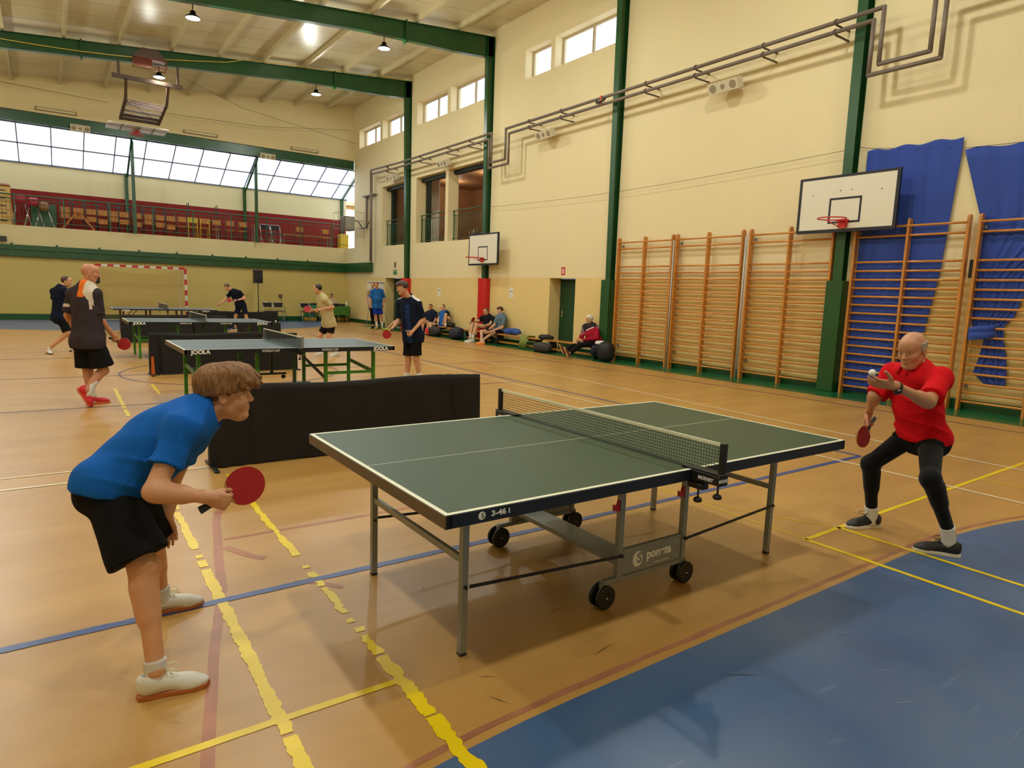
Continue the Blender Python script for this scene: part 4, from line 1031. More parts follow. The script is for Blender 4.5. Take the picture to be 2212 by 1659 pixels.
# ================================================================ BARRIERS
M_bar = mat('black_barrier_cloth', (20, 17, 15), rough=.85, noise=.15, scale=3)
def barrier(x0, y0, x1, y1, h, lab, wrap=.12, creases=(), seed=1, foot=True):
    t = thing('court_barrier', lab, 'barrier', (x0, y0, 0), math.atan2(y1 - y0, x1 - x0)); L = math.hypot(x1 - x0, y1 - y0); rnd = random.Random(seed)
    m = MB(); m.smooth = True; nu, nv = 110, 14; vs_ = []; 
    for side in (-1, 1):
        for i in range(nu + 1):
            u = i / nu; x = u * L
            for j in range(nv + 1):
                v = j / nv; z = .012 + v * (h - .012 + .012 * math.sin(u * 9 + seed))
                thk = .022 + .03 * (1 - v)
                d = .004 * math.sin(u * 31 + seed) * (1 - v * .5) + .003 * math.sin(u * 53 + 3 * v)
                for (c, wd, amp) in creases: d += amp * math.exp(-((u - c - .02 * (1 - v)) / wd) ** 2) * math.sin((u - c) / wd * 4 + v)
                if u < .07: d += .02 * math.sin(u * 120 + v * 4) * (1 - v) ; thk *= 1.2
                vs_.append((x, side * thk + d, z))
    fs = []; N = (nu + 1) * (nv + 1)
    for i in range(nu):
        for j in range(nv):
            a = i * (nv + 1) + j; b = a + nv + 1
            fs.append([a, b, b + 1, a + 1]); fs.append([N + a, N + a + 1, N + b + 1, N + b])
        a = i * (nv + 1) + nv; b = a + nv + 1; fs.append([a, b, N + b, N + a])
    for i in (0, nu):
        for j in range(nv):
            a = i * (nv + 1) + j; q = [a, a + 1, N + a + 1, N + a]; fs.append(q if i == 0 else q[::-1])
    m.add(vs_, fs); m.build('cloth_panel', M_bar, t)
    for xx in (.02, L - .02):
        m = MB(); m.bbox(xx - .02, xx + .02, -.22, .22, 0, .02, .004); m.build('foot', M_black, t)
        m = MB(); m.tube([(xx, 0, .02), (xx, 0, h - .01)], .012, 8); m.build('frame_post', M_black, t)
    return t
barrier(1.07, 5.88, 3.76, 5.86, .70, 'long black cloth barrier beside the foreground table', creases=((.86, .03, .02), (.90, .02, .012), (.1, .04, .02)), seed=1)
barrier(1.36, 12.32, 3.84, 12.42, .70, 'black cloth barrier with an orange end strip, behind the lime-legged near table', creases=((.05, .03, .03),), seed=2)
m = MB(); m.prism([(-.03, 0), (.03, 0), (.015, .30), (-.02, .30)], (1.40, 12.25, .02), (1, 0, 0), (0, 0, 1), (0, -.006, 0)); tag(m.build('orange_strip', mat('orange_cloth', (196, 96, 20), rough=.7)), 'orange strip on the left end of the second black barrier', 'strip')
barrier(1.5, 18.95, 4.05, 19.3, .70, 'black cloth barrier behind the middle table tennis table', seed=3)
barrier(4.1, 18.2, 4.9, 17.2, .62, 'short black barrier standing at the right end of the middle table', seed=4)
barrier(3.9, 24.6, 7.0, 24.9, .60, 'low black barrier near the far wall, right of the goal', seed=5)

# ================================================================ GOAL
M_gred = mat('goal_red', (200, 28, 44), rough=.4); M_gwh = mat('goal_white', (224, 218, 202), rough=.4)
t = thing('handball_goal', 'red and white striped handball goal with an orange net at the far wall', 'goal', (3.04, 28.95, 0))
m = MB(); hw = 1.54; 
def stripes(m, p, q, first, n):
    p = Vector(p); q = Vector(q)
    for i in range(n): m.mi = (i + first) % 2; m.obox(p + (q - p) * (i / n), p + (q - p) * ((i + 1) / n), .08, .08)
for s in (-1, 1):
    m = MB(); stripes(m, (s * hw, 0, .0), (s * hw, 0, 2.1), 0, 10); m.mi = 1; m.build('goal_post', [M_gwh, M_gred], t)
m = MB(); stripes(m, (-hw + .04, 0, 2.10), (hw - .04, 0, 2.10), 1, 15); m.build('crossbar', [M_gwh, M_gred], t)
m = MB()
for s in (-1, 1):
    m.tube([(s * hw, .04, 2.06), (s * (hw - .05), .55, 1.95), (s * (hw - .1), .95, .03), (s * hw, .04, .03)], .014, 6)
m.tube([(-hw + .1, .95, .03), (hw - .1, .95, .03)], .014, 6); m.build('net_stanchion', M_gwh, t)
M_gnet = bpy.data.materials.new('orange_goal_net'); M_gnet.use_nodes = True
def _gn(m):
    nt = m.node_tree; b = nt.nodes['Principled BSDF']; b.inputs['Base Color'].default_value = (*srgb(214, 130, 60), 1); b.inputs['Roughness'].default_value = .8
    tc = nt.nodes.new('ShaderNodeTexCoord'); sp = nt.nodes.new('ShaderNodeSeparateXYZ'); nt.links.new(tc.outputs['UV'] if False else tc.outputs['Object'], sp.inputs[0])
    outs = []
    for sgn in (1, -1):
        a = nt.nodes.new('ShaderNodeMath'); a.operation = 'MULTIPLY_ADD'; nt.links.new(sp.outputs['X'], a.inputs[0]); a.inputs[1].default_value = sgn; nt.links.new(sp.outputs['Z'], a.inputs[2])
        mu = nt.nodes.new('ShaderNodeMath'); mu.operation = 'MULTIPLY'; nt.links.new(a.outputs[0], mu.inputs[0]); mu.inputs[1].default_value = 15
        fr = nt.nodes.new('ShaderNodeMath'); fr.operation = 'FRACT'; nt.links.new(mu.outputs[0], fr.inputs[0])
        lt = nt.nodes.new('ShaderNodeMath'); lt.operation = 'LESS_THAN'; nt.links.new(fr.outputs[0], lt.inputs[0]); lt.inputs[1].default_value = .07; outs.append(lt)
    mx = nt.nodes.new('ShaderNodeMath'); mx.operation = 'MAXIMUM'; nt.links.new(outs[0].outputs[0], mx.inputs[0]); nt.links.new(outs[1].outputs[0], mx.inputs[1]); nt.links.new(mx.outputs[0], b.inputs['Alpha'])
_gn(M_gnet)
m = MB(); m.smooth = True; nu, nv = 40, 20; vs_ = []
for j in range(nv + 1):
    v = j / nv
    for i in range(nu + 1):
        u = i / nu; x = (-hw + .03) + (2 * hw - .06) * u
        y = .1 + .75 * (v ** .7) + .06 * math.sin(u * 7 + v * 3) ; z = 2.05 - 2.0 * v - .22 * math.sin(PI * u) * (1 - v) * 1.0
        vs_.append((x, y, z))
m.add(vs_, [[j * (nu + 1) + i, j * (nu + 1) + i + 1, (j + 1) * (nu + 1) + i + 1, (j + 1) * (nu + 1) + i] for j in range(nv) for i in range(nu)])
m.build('goal_net', M_gnet, t)

# ================================================================ FAR FURNITURE
t = thing('tripod_stand', 'black tripod stand carrying the loudspeaker by the far wall', 'stand', (7.44, 29.3, 0))
m = MB(); m.tube([(0, 0, .15), (0, 0, 1.64)], .018, 8); m.build('pole', M_black, t)
m = MB(); m.lathe((0, 0, .42), [(.03, 0), (.03, .06), (.018, .08)], 10); m.build('collar', M_black, t)
for a in (0.2, 2.3, 4.4):
    m = MB(); m.tube([(0, 0, .44), (.46 * math.cos(a), .46 * math.sin(a), .015)], .012, 6); m.tube([(0, 0, .18), (.24 * math.cos(a), .24 * math.sin(a), .22)], .008, 6); m.build('leg', M_black, t)
t = thing('tripod_loudspeaker', 'black loudspeaker on the tripod stand by the far wall', 'loudspeaker', (7.44, 29.3, 1.64))
m = MB(); m.bbox(-.17, .17, -.16, .16, 0, .56, .02); m.build('cabinet', M_black, t)
m = MB(); m.lathe((0, -.162, .18), [(0, -.002), (.11, -.006), (.13, 0)], 20, axis='y'); m.build('woofer_grille', mat('speaker_grille', (34, 32, 32), rough=.6, metal=.3), t)
m = MB(); m.box(-.1, .1, -.168, -.16, .36, .5); m.build('horn', mat('speaker_grille', (34, 32, 32)), t)
M_seatb = mat('black_seat_vinyl', (34, 26, 34), rough=.5)
def folding_chair(loc, rz, lab, grp='folding chairs by the far wall'):
    t = thing('folding_chair', lab, 'chair', loc, rz, grp)
    for s in (-1, 1):
        m = MB(); m.tube([(s * .20, .16, 0), (s * .20, -.02, .44), (s * .20, .14, .80)], .011, 6); m.build('leg', M_chrome, t)
        m = MB(); m.tube([(s * .18, -.20, 0), (s * .18, .10, .46)], .011, 6); m.build('leg', M_chrome, t)
    m = MB(); m.tube([(-.2, .14, .80), (-.17, .145, .83), (.17, .145, .83), (.2, .14, .80)], .011, 6); m.build('top_rail', M_chrome, t)
    m = MB(); m.bbox(-.19, .19, -.2, .18, .43, .46, .008); m.build('seat', M_seatb, t)
    m = MB(); m.bbox(-.185, .185, .125, .15, .62, .81, .008); m.build('backrest', M_seatb, t)
    return t
fc = folding_chair((7.93, 29.6, .003), 0, 'left of two chrome folding chairs near the tripod stand')
for loc, rz, lab in (((8.39, 29.6, .003), 0, 'right of two chrome folding chairs near the tripod stand'), ((9.57, 29.6, .003), .05, 'lone chrome folding chair behind the player in the beige shirt'),
                     ((11.35, 29.75, .003), 0, 'chrome folding chair at the right end of the green-clothed table'), ((10.1, 29.9, .003), .2, 'chrome folding chair half hidden left of the green-clothed table')):
    dup(fc, loc, rz, lab)
# table with green cloth
t = thing('scorer_table', 'folding table by the far wall where the seated man works', 'table', (10.75, 29.0, 0))
m = MB(); m.bbox(-.55, .55, -.3, .3, .68, .715, .005); m.build('tabletop', M_brown, t)
for x in (-.5, .5):
    for y in (-.26, .26): m = MB(); m.tube([(x, y, .002), (x, y, .68)], .014, 6); m.build('leg', M_black, t)
m = MB(); m.smooth = True; ring = []
for i in range(60):
    a = i / 60 * 4; k_ = int(a); f = a - k_; cs = [(-.57, -.32), (.57, -.32), (.57, .32), (-.57, .32)]; p, q = cs[k_], cs[(k_ + 1) % 4]; ring.append((p[0] + (q[0] - p[0]) * f, p[1] + (q[1] - p[1]) * f))
vs_ = []
for j in range(6):
    for i, (x, y) in enumerate(ring):
        o_ = .012 * j / 5 * math.sin(i * 1.9); k_ = 1 + .02 * j / 5; vs_.append((x * k_ + o_, y * k_ + o_, .728 - (.40 + .03 * math.sin(i * .5)) * j / 5))
fs = [[j * 60 + i, (j + 1) * 60 + i, (j + 1) * 60 + (i + 1) % 60, j * 60 + (i + 1) % 60] for j in range(5) for i in range(60)] + [list(range(60))]
m.add(vs_, fs); o = m.build('green_tablecloth', mat('green_cloth', (64, 112, 30), rough=.8, noise=.1, scale=5)); o.location = (10.75, 29.0, 0); tag(o, 'bright green cloth draped over the scorer table', 'tablecloth')
m = MB(); m.lathe((11.2, 28.85, .732), [(0, 0), (.035, .0), (.038, .16), (.02, .2), (.012, .21), (.012, .25), (0, .25)], 14); tag(m.build('white_bottle', mat('white_bottle', (230, 228, 214), rough=.4)), 'white plastic bottle standing on the green tablecloth', 'bottle')
def lumpbag(name, c, sc, material, lab, cat='bag', seed=1, amp=.12, parent=None):
    rnd = random.Random(seed); m = MB(); n = 12; vs_ = []; fs = []; ph = [rnd.uniform(0, 6) for _ in range(6)]
    for j in range(2 * n):
        t_ = PI * j / n
        for i in range(n + 1):
            a = PI * i / n; d = Vector((math.sin(a) * math.cos(t_), math.sin(a) * math.sin(t_), -math.cos(a)))
            e = Vector([abs(v) ** .75 * (1 if v > 0 else -1) for v in d])
            r = 1 + amp * (math.sin(3 * t_ + ph[0]) * math.sin(a * 2 + ph[1]) + .6 * math.sin(5 * t_ + ph[2] + a * 3) + .35 * math.sin(9 * a + ph[3] + 2 * t_))
            vs_.append((c[0] + e.x * sc[0] * r, c[1] + e.y * sc[1] * r, max(c[2] + e.z * sc[2] * r, c[2] - sc[2])))
    mm = n + 1
    for j in range(2 * n):
        for i in range(n): a = j * mm + i; b = ((j + 1) % (2 * n)) * mm + i; fs.append([a, b, b + 1, a + 1])
    m.smooth = True; m.add(vs_, fs); o = m.build(name, material, parent)
    if parent is None: tag(o, lab, cat)
    return o
M_bagk = mat('black_nylon', (18, 17, 17), rough=.6, bump=.3, bscale=30); M_bagn = mat('navy_nylon', (20, 26, 44), rough=.6, bump=.3, bscale=30); M_bagb = mat('blue_nylon', (36, 72, 150), rough=.6, bump=.3, bscale=20)
lumpbag('black_bag', (10.75, 28.95, .79), (.16, .12, .06), M_bagk, 'black bag lying on the green-clothed table', seed=3)
# stacked mats
for i in range(4):
    for sx, l in ((10.0, 'left'), (12.0 - .45, 'right')):
        m = MB(); c = ((212, 160, 40), (40, 130, 90))[i % 2]
        z0 = .004 + .185 * i
        m.bbox(sx - .28, sx + .22, 29.97, 30.35, z0, z0 + .175, .03); tag(m.build('foam_mat', mat('mat_%d' % (i % 2), c, rough=.6)), '%s foam mat, number %s from the floor in the stack %s of the green table' % (('yellow', 'green')[i % 2], ('one', 'two', 'three', 'four')[i], l), 'mat', 'stacked foam mats by the far wall')
# flip chart
t = thing('flip_chart', 'white flip chart on a tripod behind the standing man in blue', 'flip chart', (11.0, 25.1, 0))
m = MB(); m.bbox(-.37, .37, -.012, .012, .86, 1.88, .004); m.build('board', M_white, t)
m = MB(); m.box(-.37, .37, -.02, -.012, 1.8, 1.84); m.build('clip_rail', M_steel, t)
m = MB(); m.box(-.34, .34, -.018, -.013, .95, 1.79); m.build('paper_pad', M_paper, t)
for a, b in (((-.3, 0, .9), (-.5, -.25, .0)), ((.3, 0, .9), (.48, -.25, .0)), ((0, 0, .9), (0, .3, .0))):
    m = MB(); m.tube([a, (b[0], b[1], .012)], .012, 6); m.build('leg', M_steel, t)

# benches along the wall
def bench(y0, y1, lab):
    t = thing('gym_bench', lab, 'bench', (11.42, (y0 + y1) / 2, 0), 0, 'low wooden gym benches along the right wall'); h = abs(y1 - y0) / 2
    m = MB(); m.bbox(-.13, .13, -h, h, .30, .34, .006); m.build('seat_plank', M_wood, t)
    for y in (-h + .25, h - .25):
        m = MB(); m.prism([(-.17, .003), (.17, .003), (.11, .30), (-.11, .30)], (0, y - .02, 0), (1, 0, 0), (0, 0, 1), (0, .04, 0)); m.build('leg_panel', mat('bench_leg_black', (26, 24, 24), rough=.5), t)
    m = MB(); m.bbox(-.05, .05, -h + .15, h - .15, .06, .11, .004); m.build('lower_beam', M_wood, t)
bench(11.95, 14.3, 'low wooden bench under the old man in the maroon jacket')
bench(14.45, 16.9, 'low wooden bench with the blue jacket and green towel, left of the door')
bench(17.05, 19.0, 'low wooden bench under the two young men by the red column pad')
bench(19.3, 21.7, 'low wooden bench under the man in blue and black, far left')
# bags and clothes
B_ = lambda *a, **k: lumpbag(*a, **k)
B_('black_backpack', (11.12, 11.62, .24), (.16, .24, .235), M_bagk, 'black backpack standing on the floor beside the first wall bars', seed=5, amp=.07)
B_('white_towel', (11.30, 11.98, .42), (.12, .17, .05), mat('white_cloth', (222, 220, 210), rough=.8), 'white towel crumpled at the near end of the bench', 'towel', seed=6)
B_('dark_jacket', (11.25, 12.08, .22), (.16, .1, .15), M_bagn, 'dark jacket hanging off the near end of the bench', 'jacket', seed=7)
B_('black_sports_bag', (11.05, 14.05, .14), (.15, .36, .135), mat('dark_grey_nylon', (48, 42, 38), rough=.6, bump=.3, bscale=30), 'dark grey duffel bag lying on the floor left of the door', seed=8, amp=.06)
B_('black_jacket', (11.4, 14.35, .39), (.13, .28, .07), M_bagk, 'black jacket in a heap at the joint of two benches', 'jacket', seed=9)
B_('blue_sports_jacket', (11.42, 16.0, .44), (.14, .36, .09), M_bagb, 'blue and dark sports jacket lying on the bench', 'jacket', seed=10)
m = MB(); m.smooth = True; vs_ = []
for i, (x, z) in enumerate(((11.27, .02), (11.27, .2), (11.275, .34), (11.33, .36), (11.45, .36), (11.56, .355), (11.565, .2))):
    for j in range(6): vs_.append((x + .004 * math.sin(j * 2), 15.05 + .34 * j / 5 + (.05 if i == 0 else 0), z))
m.add(vs_, [[i * 6 + j, i * 6 + j + 1, i * 6 + j + 7, i * 6 + j + 6] for i in range(6) for j in range(5)]); o = m.build('green_towel', mat('olive_towel', (128, 140, 60), rough=.9)); md = o.modifiers.new('s', 'SOLIDIFY'); md.thickness = .02; tag(o, 'olive green towel draped over the bench edge', 'towel')
B_('navy_bag', (11.1, 18.75, .2), (.18, .28, .195), M_bagn, 'navy bag on the floor left of the man in black', seed=12)
B_('black_cap_bag', (11.45, 19.75, .42), (.12, .2, .09), M_bagk, 'small black bag sitting on the bench between the seated pairs', seed=13)
B_('black_duffel', (11.05, 20.15, .17), (.16, .34, .165), mat('charcoal_nylon', (34, 28, 26), rough=.6, bump=.3, bscale=30), 'black duffel bag on the floor, far part of the wall', seed=14, amp=.06)
B_('red_cloth_bag', (10.93, 20.5, .13), (.05, .13, .12), mat('bright_red_cloth', (214, 44, 40), rough=.7), 'bright red cloth hanging from the duffel bag', 'cloth', seed=15)
B_('yellow_shoes_bag', (11.0, 21.2, .1), (.1, .18, .095), mat('neon_yellow', (206, 226, 40), rough=.6), 'neon yellow shoes in a heap under the far bench', 'shoes', seed=16)
B_('blue_towel', (11.3, 21.0, .22), (.1, .26, .12), M_bagb, 'blue cloth hanging under the far bench', 'cloth', seed=17)
B_('red_bottle_bag', (11.1, 22.3, .26), (.1, .14, .25), mat('dark_red_nylon', (150, 20, 24), rough=.6), 'red bag standing beside the seated man in navy', seed=18)
for (x, y, mt, l) in ((11.0, 17.02, mat('clear_bottle', (180, 205, 200), rough=.1, spec=.8), 'clear water bottle on the floor beside the young man in grey'), (11.15, 18.3, mat('green_bottle', (20, 90, 60), rough=.2), 'green water bottle between the two young men')):
    m = MB(); m.lathe((x, y, .003), [(0, 0), (.036, 0), (.04, .02), (.036, .1), (.04, .18), (.03, .24), (.014, .28), (.014, .31), (0, .31)], 14); tag(m.build('water_bottle', mt), l, 'bottle')

# ================================================================ THINGS ON THE BALCONY
ZB = 3.432
M_ply = mat('orange_plywood', (196, 128, 52), rough=.45, noise=.1, scale=6)
def school_chair(loc, rz, lab, mframe, mback, grp, flip=False, sc=1.0):
    t = thing('school_chair', lab, 'chair', loc, rz, grp)
    f = (lambda z: .82 * sc - z) if flip else (lambda z: z)
    for s in (-1, 1):
        m = MB(); m.tube([(s * .17, .17, f(0)), (s * .17, .17, f(.82 * sc))], .013, 6); m.build('leg', mframe, t)
        m = MB(); m.tube([(s * .17, -.19, f(0)), (s * .17, -.19, f(.43 * sc)), (s * .17, .17, f(.43 * sc))], .013, 6); m.build('leg', mframe, t)
    z0, z1 = sorted((f(.43 * sc), f(.45 * sc))); m = MB(); m.bbox(-.19, .19, -.2, .18, z0, z1 + .004, .004); m.build('seat', mback, t)
    z0, z1 = sorted((f(.62 * sc), f(.83 * sc))); m = MB(); m.bbox(-.19, .19, .14, .16, z0, z1, .004); m.build('backrest', mback, t)
    return t
M_yfr = mat('yellow_frame', (224, 196, 30), rough=.4); M_dfr = mat('dark_frame', (40, 38, 34), rough=.5); M_yply = mat('yellow_ply', (214, 190, 50), rough=.45)
proto = school_chair((5.18, 30.75, ZB), PI, 'yellow framed school chair, left of the yellow pair on the balcony', M_yfr, M_yply, 'school chairs on the balcony')
proto2 = school_chair((5.65, 30.75, ZB), PI, 'yellow framed chair with an orange back, right of the yellow pair on the balcony', M_yfr, M_ply, 'school chairs on the balcony')
proto3 = school_chair((6.15, 30.95, ZB), PI, 'dark framed school chair just right of the yellow pair', M_dfr, M_ply, 'school chairs on the balcony')
for x, l in ((6.68, 'third dark framed chair before the right balcony post'), (7.2, 'dark framed chair nearest the left side of the right balcony post'), (4.8, 'dark framed chair immediately left of the yellow pair'), (9.68, 'dark framed chair with orange back, in the right part of the balcony'), (10.9, 'dark framed chair close to the right end of the balcony')):
    dup(proto3, (x, 30.85, ZB), PI, l)
flipd = school_chair((.78, 31.0, ZB + .42), PI, 'school chair stacked upside down, left end of the balcony stacks', M_dfr, M_ply, 'upturned school chairs on the balcony', flip=True, sc=.9)
names = ['first', 'second', 'third', 'fourth', 'fifth', 'sixth', 'seventh', 'eighth', 'ninth', 'tenth']
for i, x in enumerate((1.2, 1.62, 2.0, 2.36, 2.72, 3.18, 3.6, 4.0, 4.4)):
    dup(flipd, (x, 31.0, ZB + .42 - .06 * (i % 3)), PI, 'upturned chair on a stack, %s from the left trestle end' % names[i])
for i, x in enumerate((.78, 1.2, 1.62, 2.0, 2.36, 2.72, 3.18, 3.6, 4.0, 4.4)):
    dup(proto3, (x, 30.98, ZB), PI, 'upright chair under a stack, %s from the left trestle end' % names[i])
cc = folding_chair((8.16, 30.7, ZB), 0, 'left chrome folding chair on the balcony, right of the post', 'folding chairs on the balcony'); dup(cc, (8.62, 30.72, ZB), 0, 'right chrome folding chair on the balcony, next to its twin')
# tables stacked
M_desk = mat('desk_top', (150, 124, 76), rough=.5)
for x0, x1, lab in ((5.02, 6.32, 'desk on the balcony with another desk upturned on it'), (7.7, 8.7, 'desk standing behind the chrome folding chairs on the balcony'), (9.0, 11.3, 'long low table at the right end of the balcony')):
    zt = .78 if x0 < 9 else .5
    t = thing('school_desk', lab, 'desk', ((x0 + x1) / 2, 31.2, ZB)); h = (x1 - x0) / 2
    m = MB(); m.bbox(-h, h, -.25, .25, zt - .03, zt, .004); m.build('desktop', M_desk, t)
    for x in (-h + .06, h - .06):
        for y in (-.2, .2): m = MB(); m.box(x - .015, x + .015, y - .015, y + .015, 0, zt - .03); m.build('leg', M_steel, t)
t = thing('school_desk', 'upturned desk lying on the other desk, legs pointing up on the balcony', 'desk', (5.65, 31.1, ZB + .782))
m = MB(); m.bbox(-.62, .62, -.25, .25, 0, .03, .004); m.build('desktop', M_desk, t)
for x in (-.56, .56):
    for y in (-.2, .2): m = MB(); m.box(x - .015, x + .015, y - .015, y + .015, .03, .68); m.build('leg', M_dfr, t)
t = thing('vaulting_box', 'tall wooden vaulting box at the left edge of the balcony', 'vaulting box', (-1.3, 30.85, ZB))
for k_ in range(5):
    m = MB(); z = k_ * .27; w_ = .48 - .012 * k_
    m.bbox(-w_, w_, -.3, .3, z, z + .265, .006); sct = m.build('box_section', mat('box_wood', (214, 170, 92), rough=.45, noise=.08, scale=6), t)
    m = MB(); m.box(.1, .3, -.303, -.3, z + .11, z + .15); m.build('hand_slot', M_black, sct)
m = MB(); m.bbox(-.44, .44, -.28, .28, 1.35, 1.46, .04); m.build('padded_top', mat('tan_leather', (150, 96, 60), rough=.5), t)
for x, z0, c, lab in ((-.58, .82, (190, 30, 60), 'red gymnastics buck on splayed legs, left one on the balcony'), (-.2, .75, (176, 30, 50), 'second red gymnastics buck on splayed legs'), (.12, .62, (140, 96, 50), 'brown gymnastics buck on splayed legs')):
    t = thing('gymnastics_buck', lab, 'gymnastics buck', (x, 30.72, ZB))
    m = MB(); m.bbox(-.155, .155, -.28, .28, z0, z0 + .3, .07); m.build('padded_body', mat('buck_%d' % c[0], c, rough=.5), t)
    for sx in (-1, 1):
        for sy in (-1, 1): m = MB(); m.tube([(sx * .1, sy * .15, z0 + .02), (sx * .3, sy * .3, .012)], .018, 6); m.build('leg', M_chrome, t)
m = MB(); m.box(-.3, .5, 31.6, 31.68, ZB, ZB + .95); tag(m.build('folded_screen', M_green), 'dark green panel leaning behind the gymnastics bucks', 'panel')
t = thing('wooden_trestle', 'wooden A-shaped trestle standing at the balcony front', 'trestle', (1.17, 30.5, ZB))
for a, b in (((0, 0, .70), (-.5, 0, .02)), ((0, 0, .70), (.5, 0, .02))): m = MB(); m.obox(a, b, .05, .06); m.build('leg', mat('trestle_wood', (196, 112, 36), rough=.5), t)
m = MB(); m.bbox(-.15, .15, -.05, .05, .62, .74, .01); m.build('head', mat('trestle_wood', (196, 112, 36)), t)
m = MB(); m.bbox(11.9, 12.3, 31.4, 31.8, ZB, ZB + .75, .006); tag(m.build('yellow_cupboard', mat('yellow_lacquer', (206, 176, 40), rough=.5)), 'low yellow cupboard at the right end of the balcony', 'cupboard')
# ================================================================ PEOPLE (signed-distance modelling, surface nets)
def _nrm(v): v = np.asarray(v, float); return v / (np.linalg.norm(v) + 1e-12)
class Fld:
    def __init__(s, lo, hi, h):
        s.h = h; s.lo = np.asarray(lo, float); s.n = np.maximum(4, np.ceil((np.asarray(hi, float) - s.lo) / h).astype(int) + 1)
        s.F = np.full(s.n, 1.0, np.float32)
    def _sub(s, lo, hi):
        a = np.clip(np.floor((np.asarray(lo) - s.lo) / s.h).astype(int), 0, s.n); b = np.clip(np.ceil((np.asarray(hi) - s.lo) / s.h).astype(int) + 1, 0, s.n)
        if (b - a).min() <= 0: return None, None
        ax = [(s.lo[i] + s.h * np.arange(a[i], b[i])).astype(np.float32) for i in range(3)]
        return tuple(slice(a[i], b[i]) for i in range(3)), (ax[0][:, None, None], ax[1][None, :, None], ax[2][None, None, :])
    def op(s, lo, hi, fn, k, mode='u'):
        pad = k + 3 * s.h
        sl, X = s._sub(np.asarray(lo) - pad, np.asarray(hi) + pad)
        if sl is None: return
        d = fn(*X).astype(np.float32); A = s.F[sl]
        if mode == 'u':
            if k > 0: hh = np.maximum(k - np.abs(A - d), 0) / k; s.F[sl] = np.minimum(A, d) - hh * hh * k * .25
            else: s.F[sl] = np.minimum(A, d)
        elif mode == 's':
            d = -d
            if k > 0: hh = np.maximum(k - np.abs(A - d), 0) / k; s.F[sl] = np.maximum(A, d) + hh * hh * k * .25
            else: s.F[sl] = np.maximum(A, d)
    def prim(s, p, g=0.0, k=None, mode='u'):
        t = p[0]; kk = p[-1] if k is None else k
        if t == 'c':      # tapered capsule a,b,ra,rb
            _, a, b, ra, rb, _k = p; a = np.asarray(a, float); b = np.asarray(b, float); ra += g; rb += g
            ab = b - a; L2 = max(float(ab @ ab), 1e-9)
            def fn(x, y, z):
                px, py, pz = x - a[0], y - a[1], z - a[2]
                t_ = np.clip((px * ab[0] + py * ab[1] + pz * ab[2]) / L2, 0, 1)
                return np.sqrt((px - t_ * ab[0]) ** 2 + (py - t_ * ab[1]) ** 2 + (pz - t_ * ab[2]) ** 2) - (ra + (rb - ra) * t_)
            r = max(ra, rb); s.op(np.minimum(a, b) - r, np.maximum(a, b) + r, fn, kk, mode)
        elif t == 'f':    # flat ended cone a,b,ra,rb (for sleeves and hems)
            _, a, b, ra, rb, _k = p; a = np.asarray(a, float); b = np.asarray(b, float); ra += g; rb += g
            ab = b - a; L = math.sqrt(float(ab @ ab)); u = ab / L
            def fn(x, y, z):
                px, py, pz = x - a[0], y - a[1], z - a[2]
                t_ = px * u[0] + py * u[1] + pz * u[2]
                rad = np.sqrt(np.maximum(px * px + py * py + pz * pz - t_ * t_, 0))
                tc = np.clip(t_ / L, 0, 1)
                return np.maximum(rad - (ra + (rb - ra) * tc), np.maximum(-t_ - ra * .5, t_ - L))
            r = max(ra, rb) * 1.2; s.op(np.minimum(a, b) - r, np.maximum(a, b) + r, fn, kk, mode)
        elif t == 'e':    # ellipsoid centre, radii, axes(3x3 rows)
            _, c, r, M, _k = p; c = np.asarray(c, float); r = np.asarray(r, float) + g; M = np.asarray(M, float)
            def fn(x, y, z):
                px, py, pz = x - c[0], y - c[1], z - c[2]
                q = [(px * M[i][0] + py * M[i][1] + pz * M[i][2]) for i in range(3)]
                k0 = np.sqrt(sum((q[i] / r[i]) ** 2 for i in range(3))); k1 = np.sqrt(sum((q[i] / r[i] ** 2) ** 2 for i in range(3))) + 1e-6
                return k0 * (k0 - 1) / k1
            R_ = r.max(); s.op(c - R_, c + R_, fn, kk, mode)
    def cut(s, p0, n):   # keep the side where (x-p0).n < 0
        X = [(s.lo[i] + s.h * np.arange(s.n[i])).astype(np.float32) for i in range(3)]
        d = (X[0][:, None, None] - p0[0]) * n[0] + (X[1][None, :, None] - p0[1]) * n[1] + (X[2][None, None, :] - p0[2]) * n[2]
        s.F = np.maximum(s.F, d.astype(np.float32))
    def grid(s): return [(s.lo[i] + s.h * np.arange(s.n[i])).astype(np.float32).reshape([-1 if j == i else 1 for j in range(3)]) for i in range(3)]
    def mesh(s):
        F = s.F; S = F < 0; nx, ny, nz = F.shape
        cnt = np.zeros((nx - 1, ny - 1, nz - 1), np.int8)
        for dx in (0, 1):
            for dy in (0, 1):
                for dz in (0, 1): cnt += S[dx:nx - 1 + dx, dy:ny - 1 + dy, dz:nz - 1 + dz]
        I = np.argwhere((cnt > 0) & (cnt < 8)); del cnt
        if len(I) == 0: return np.zeros((0, 3)), np.zeros((0, 4), int)
        acc = np.zeros((len(I), 3)); num = np.zeros(len(I))
        C = [(a, b, c) for a in (0, 1) for b in (0, 1) for c in (0, 1)]
        vals = {c: F[I[:, 0] + c[0], I[:, 1] + c[1], I[:, 2] + c[2]] for c in C}
        for c in C:
            for ax in range(3):
                if c[ax]: continue
                e = list(c); e[ax] = 1; e = tuple(e); fa, fb = vals[c], vals[e]; m = (fa < 0) != (fb < 0)
                t_ = np.where(m, fa / np.where(m, fa - fb, 1), 0)
                P = np.tile(np.array(c, float), (len(I), 1)); P[:, ax] = t_
                acc[m] += P[m]; num[m] += 1
        V = s.lo + s.h * (I + acc / num[:, None])
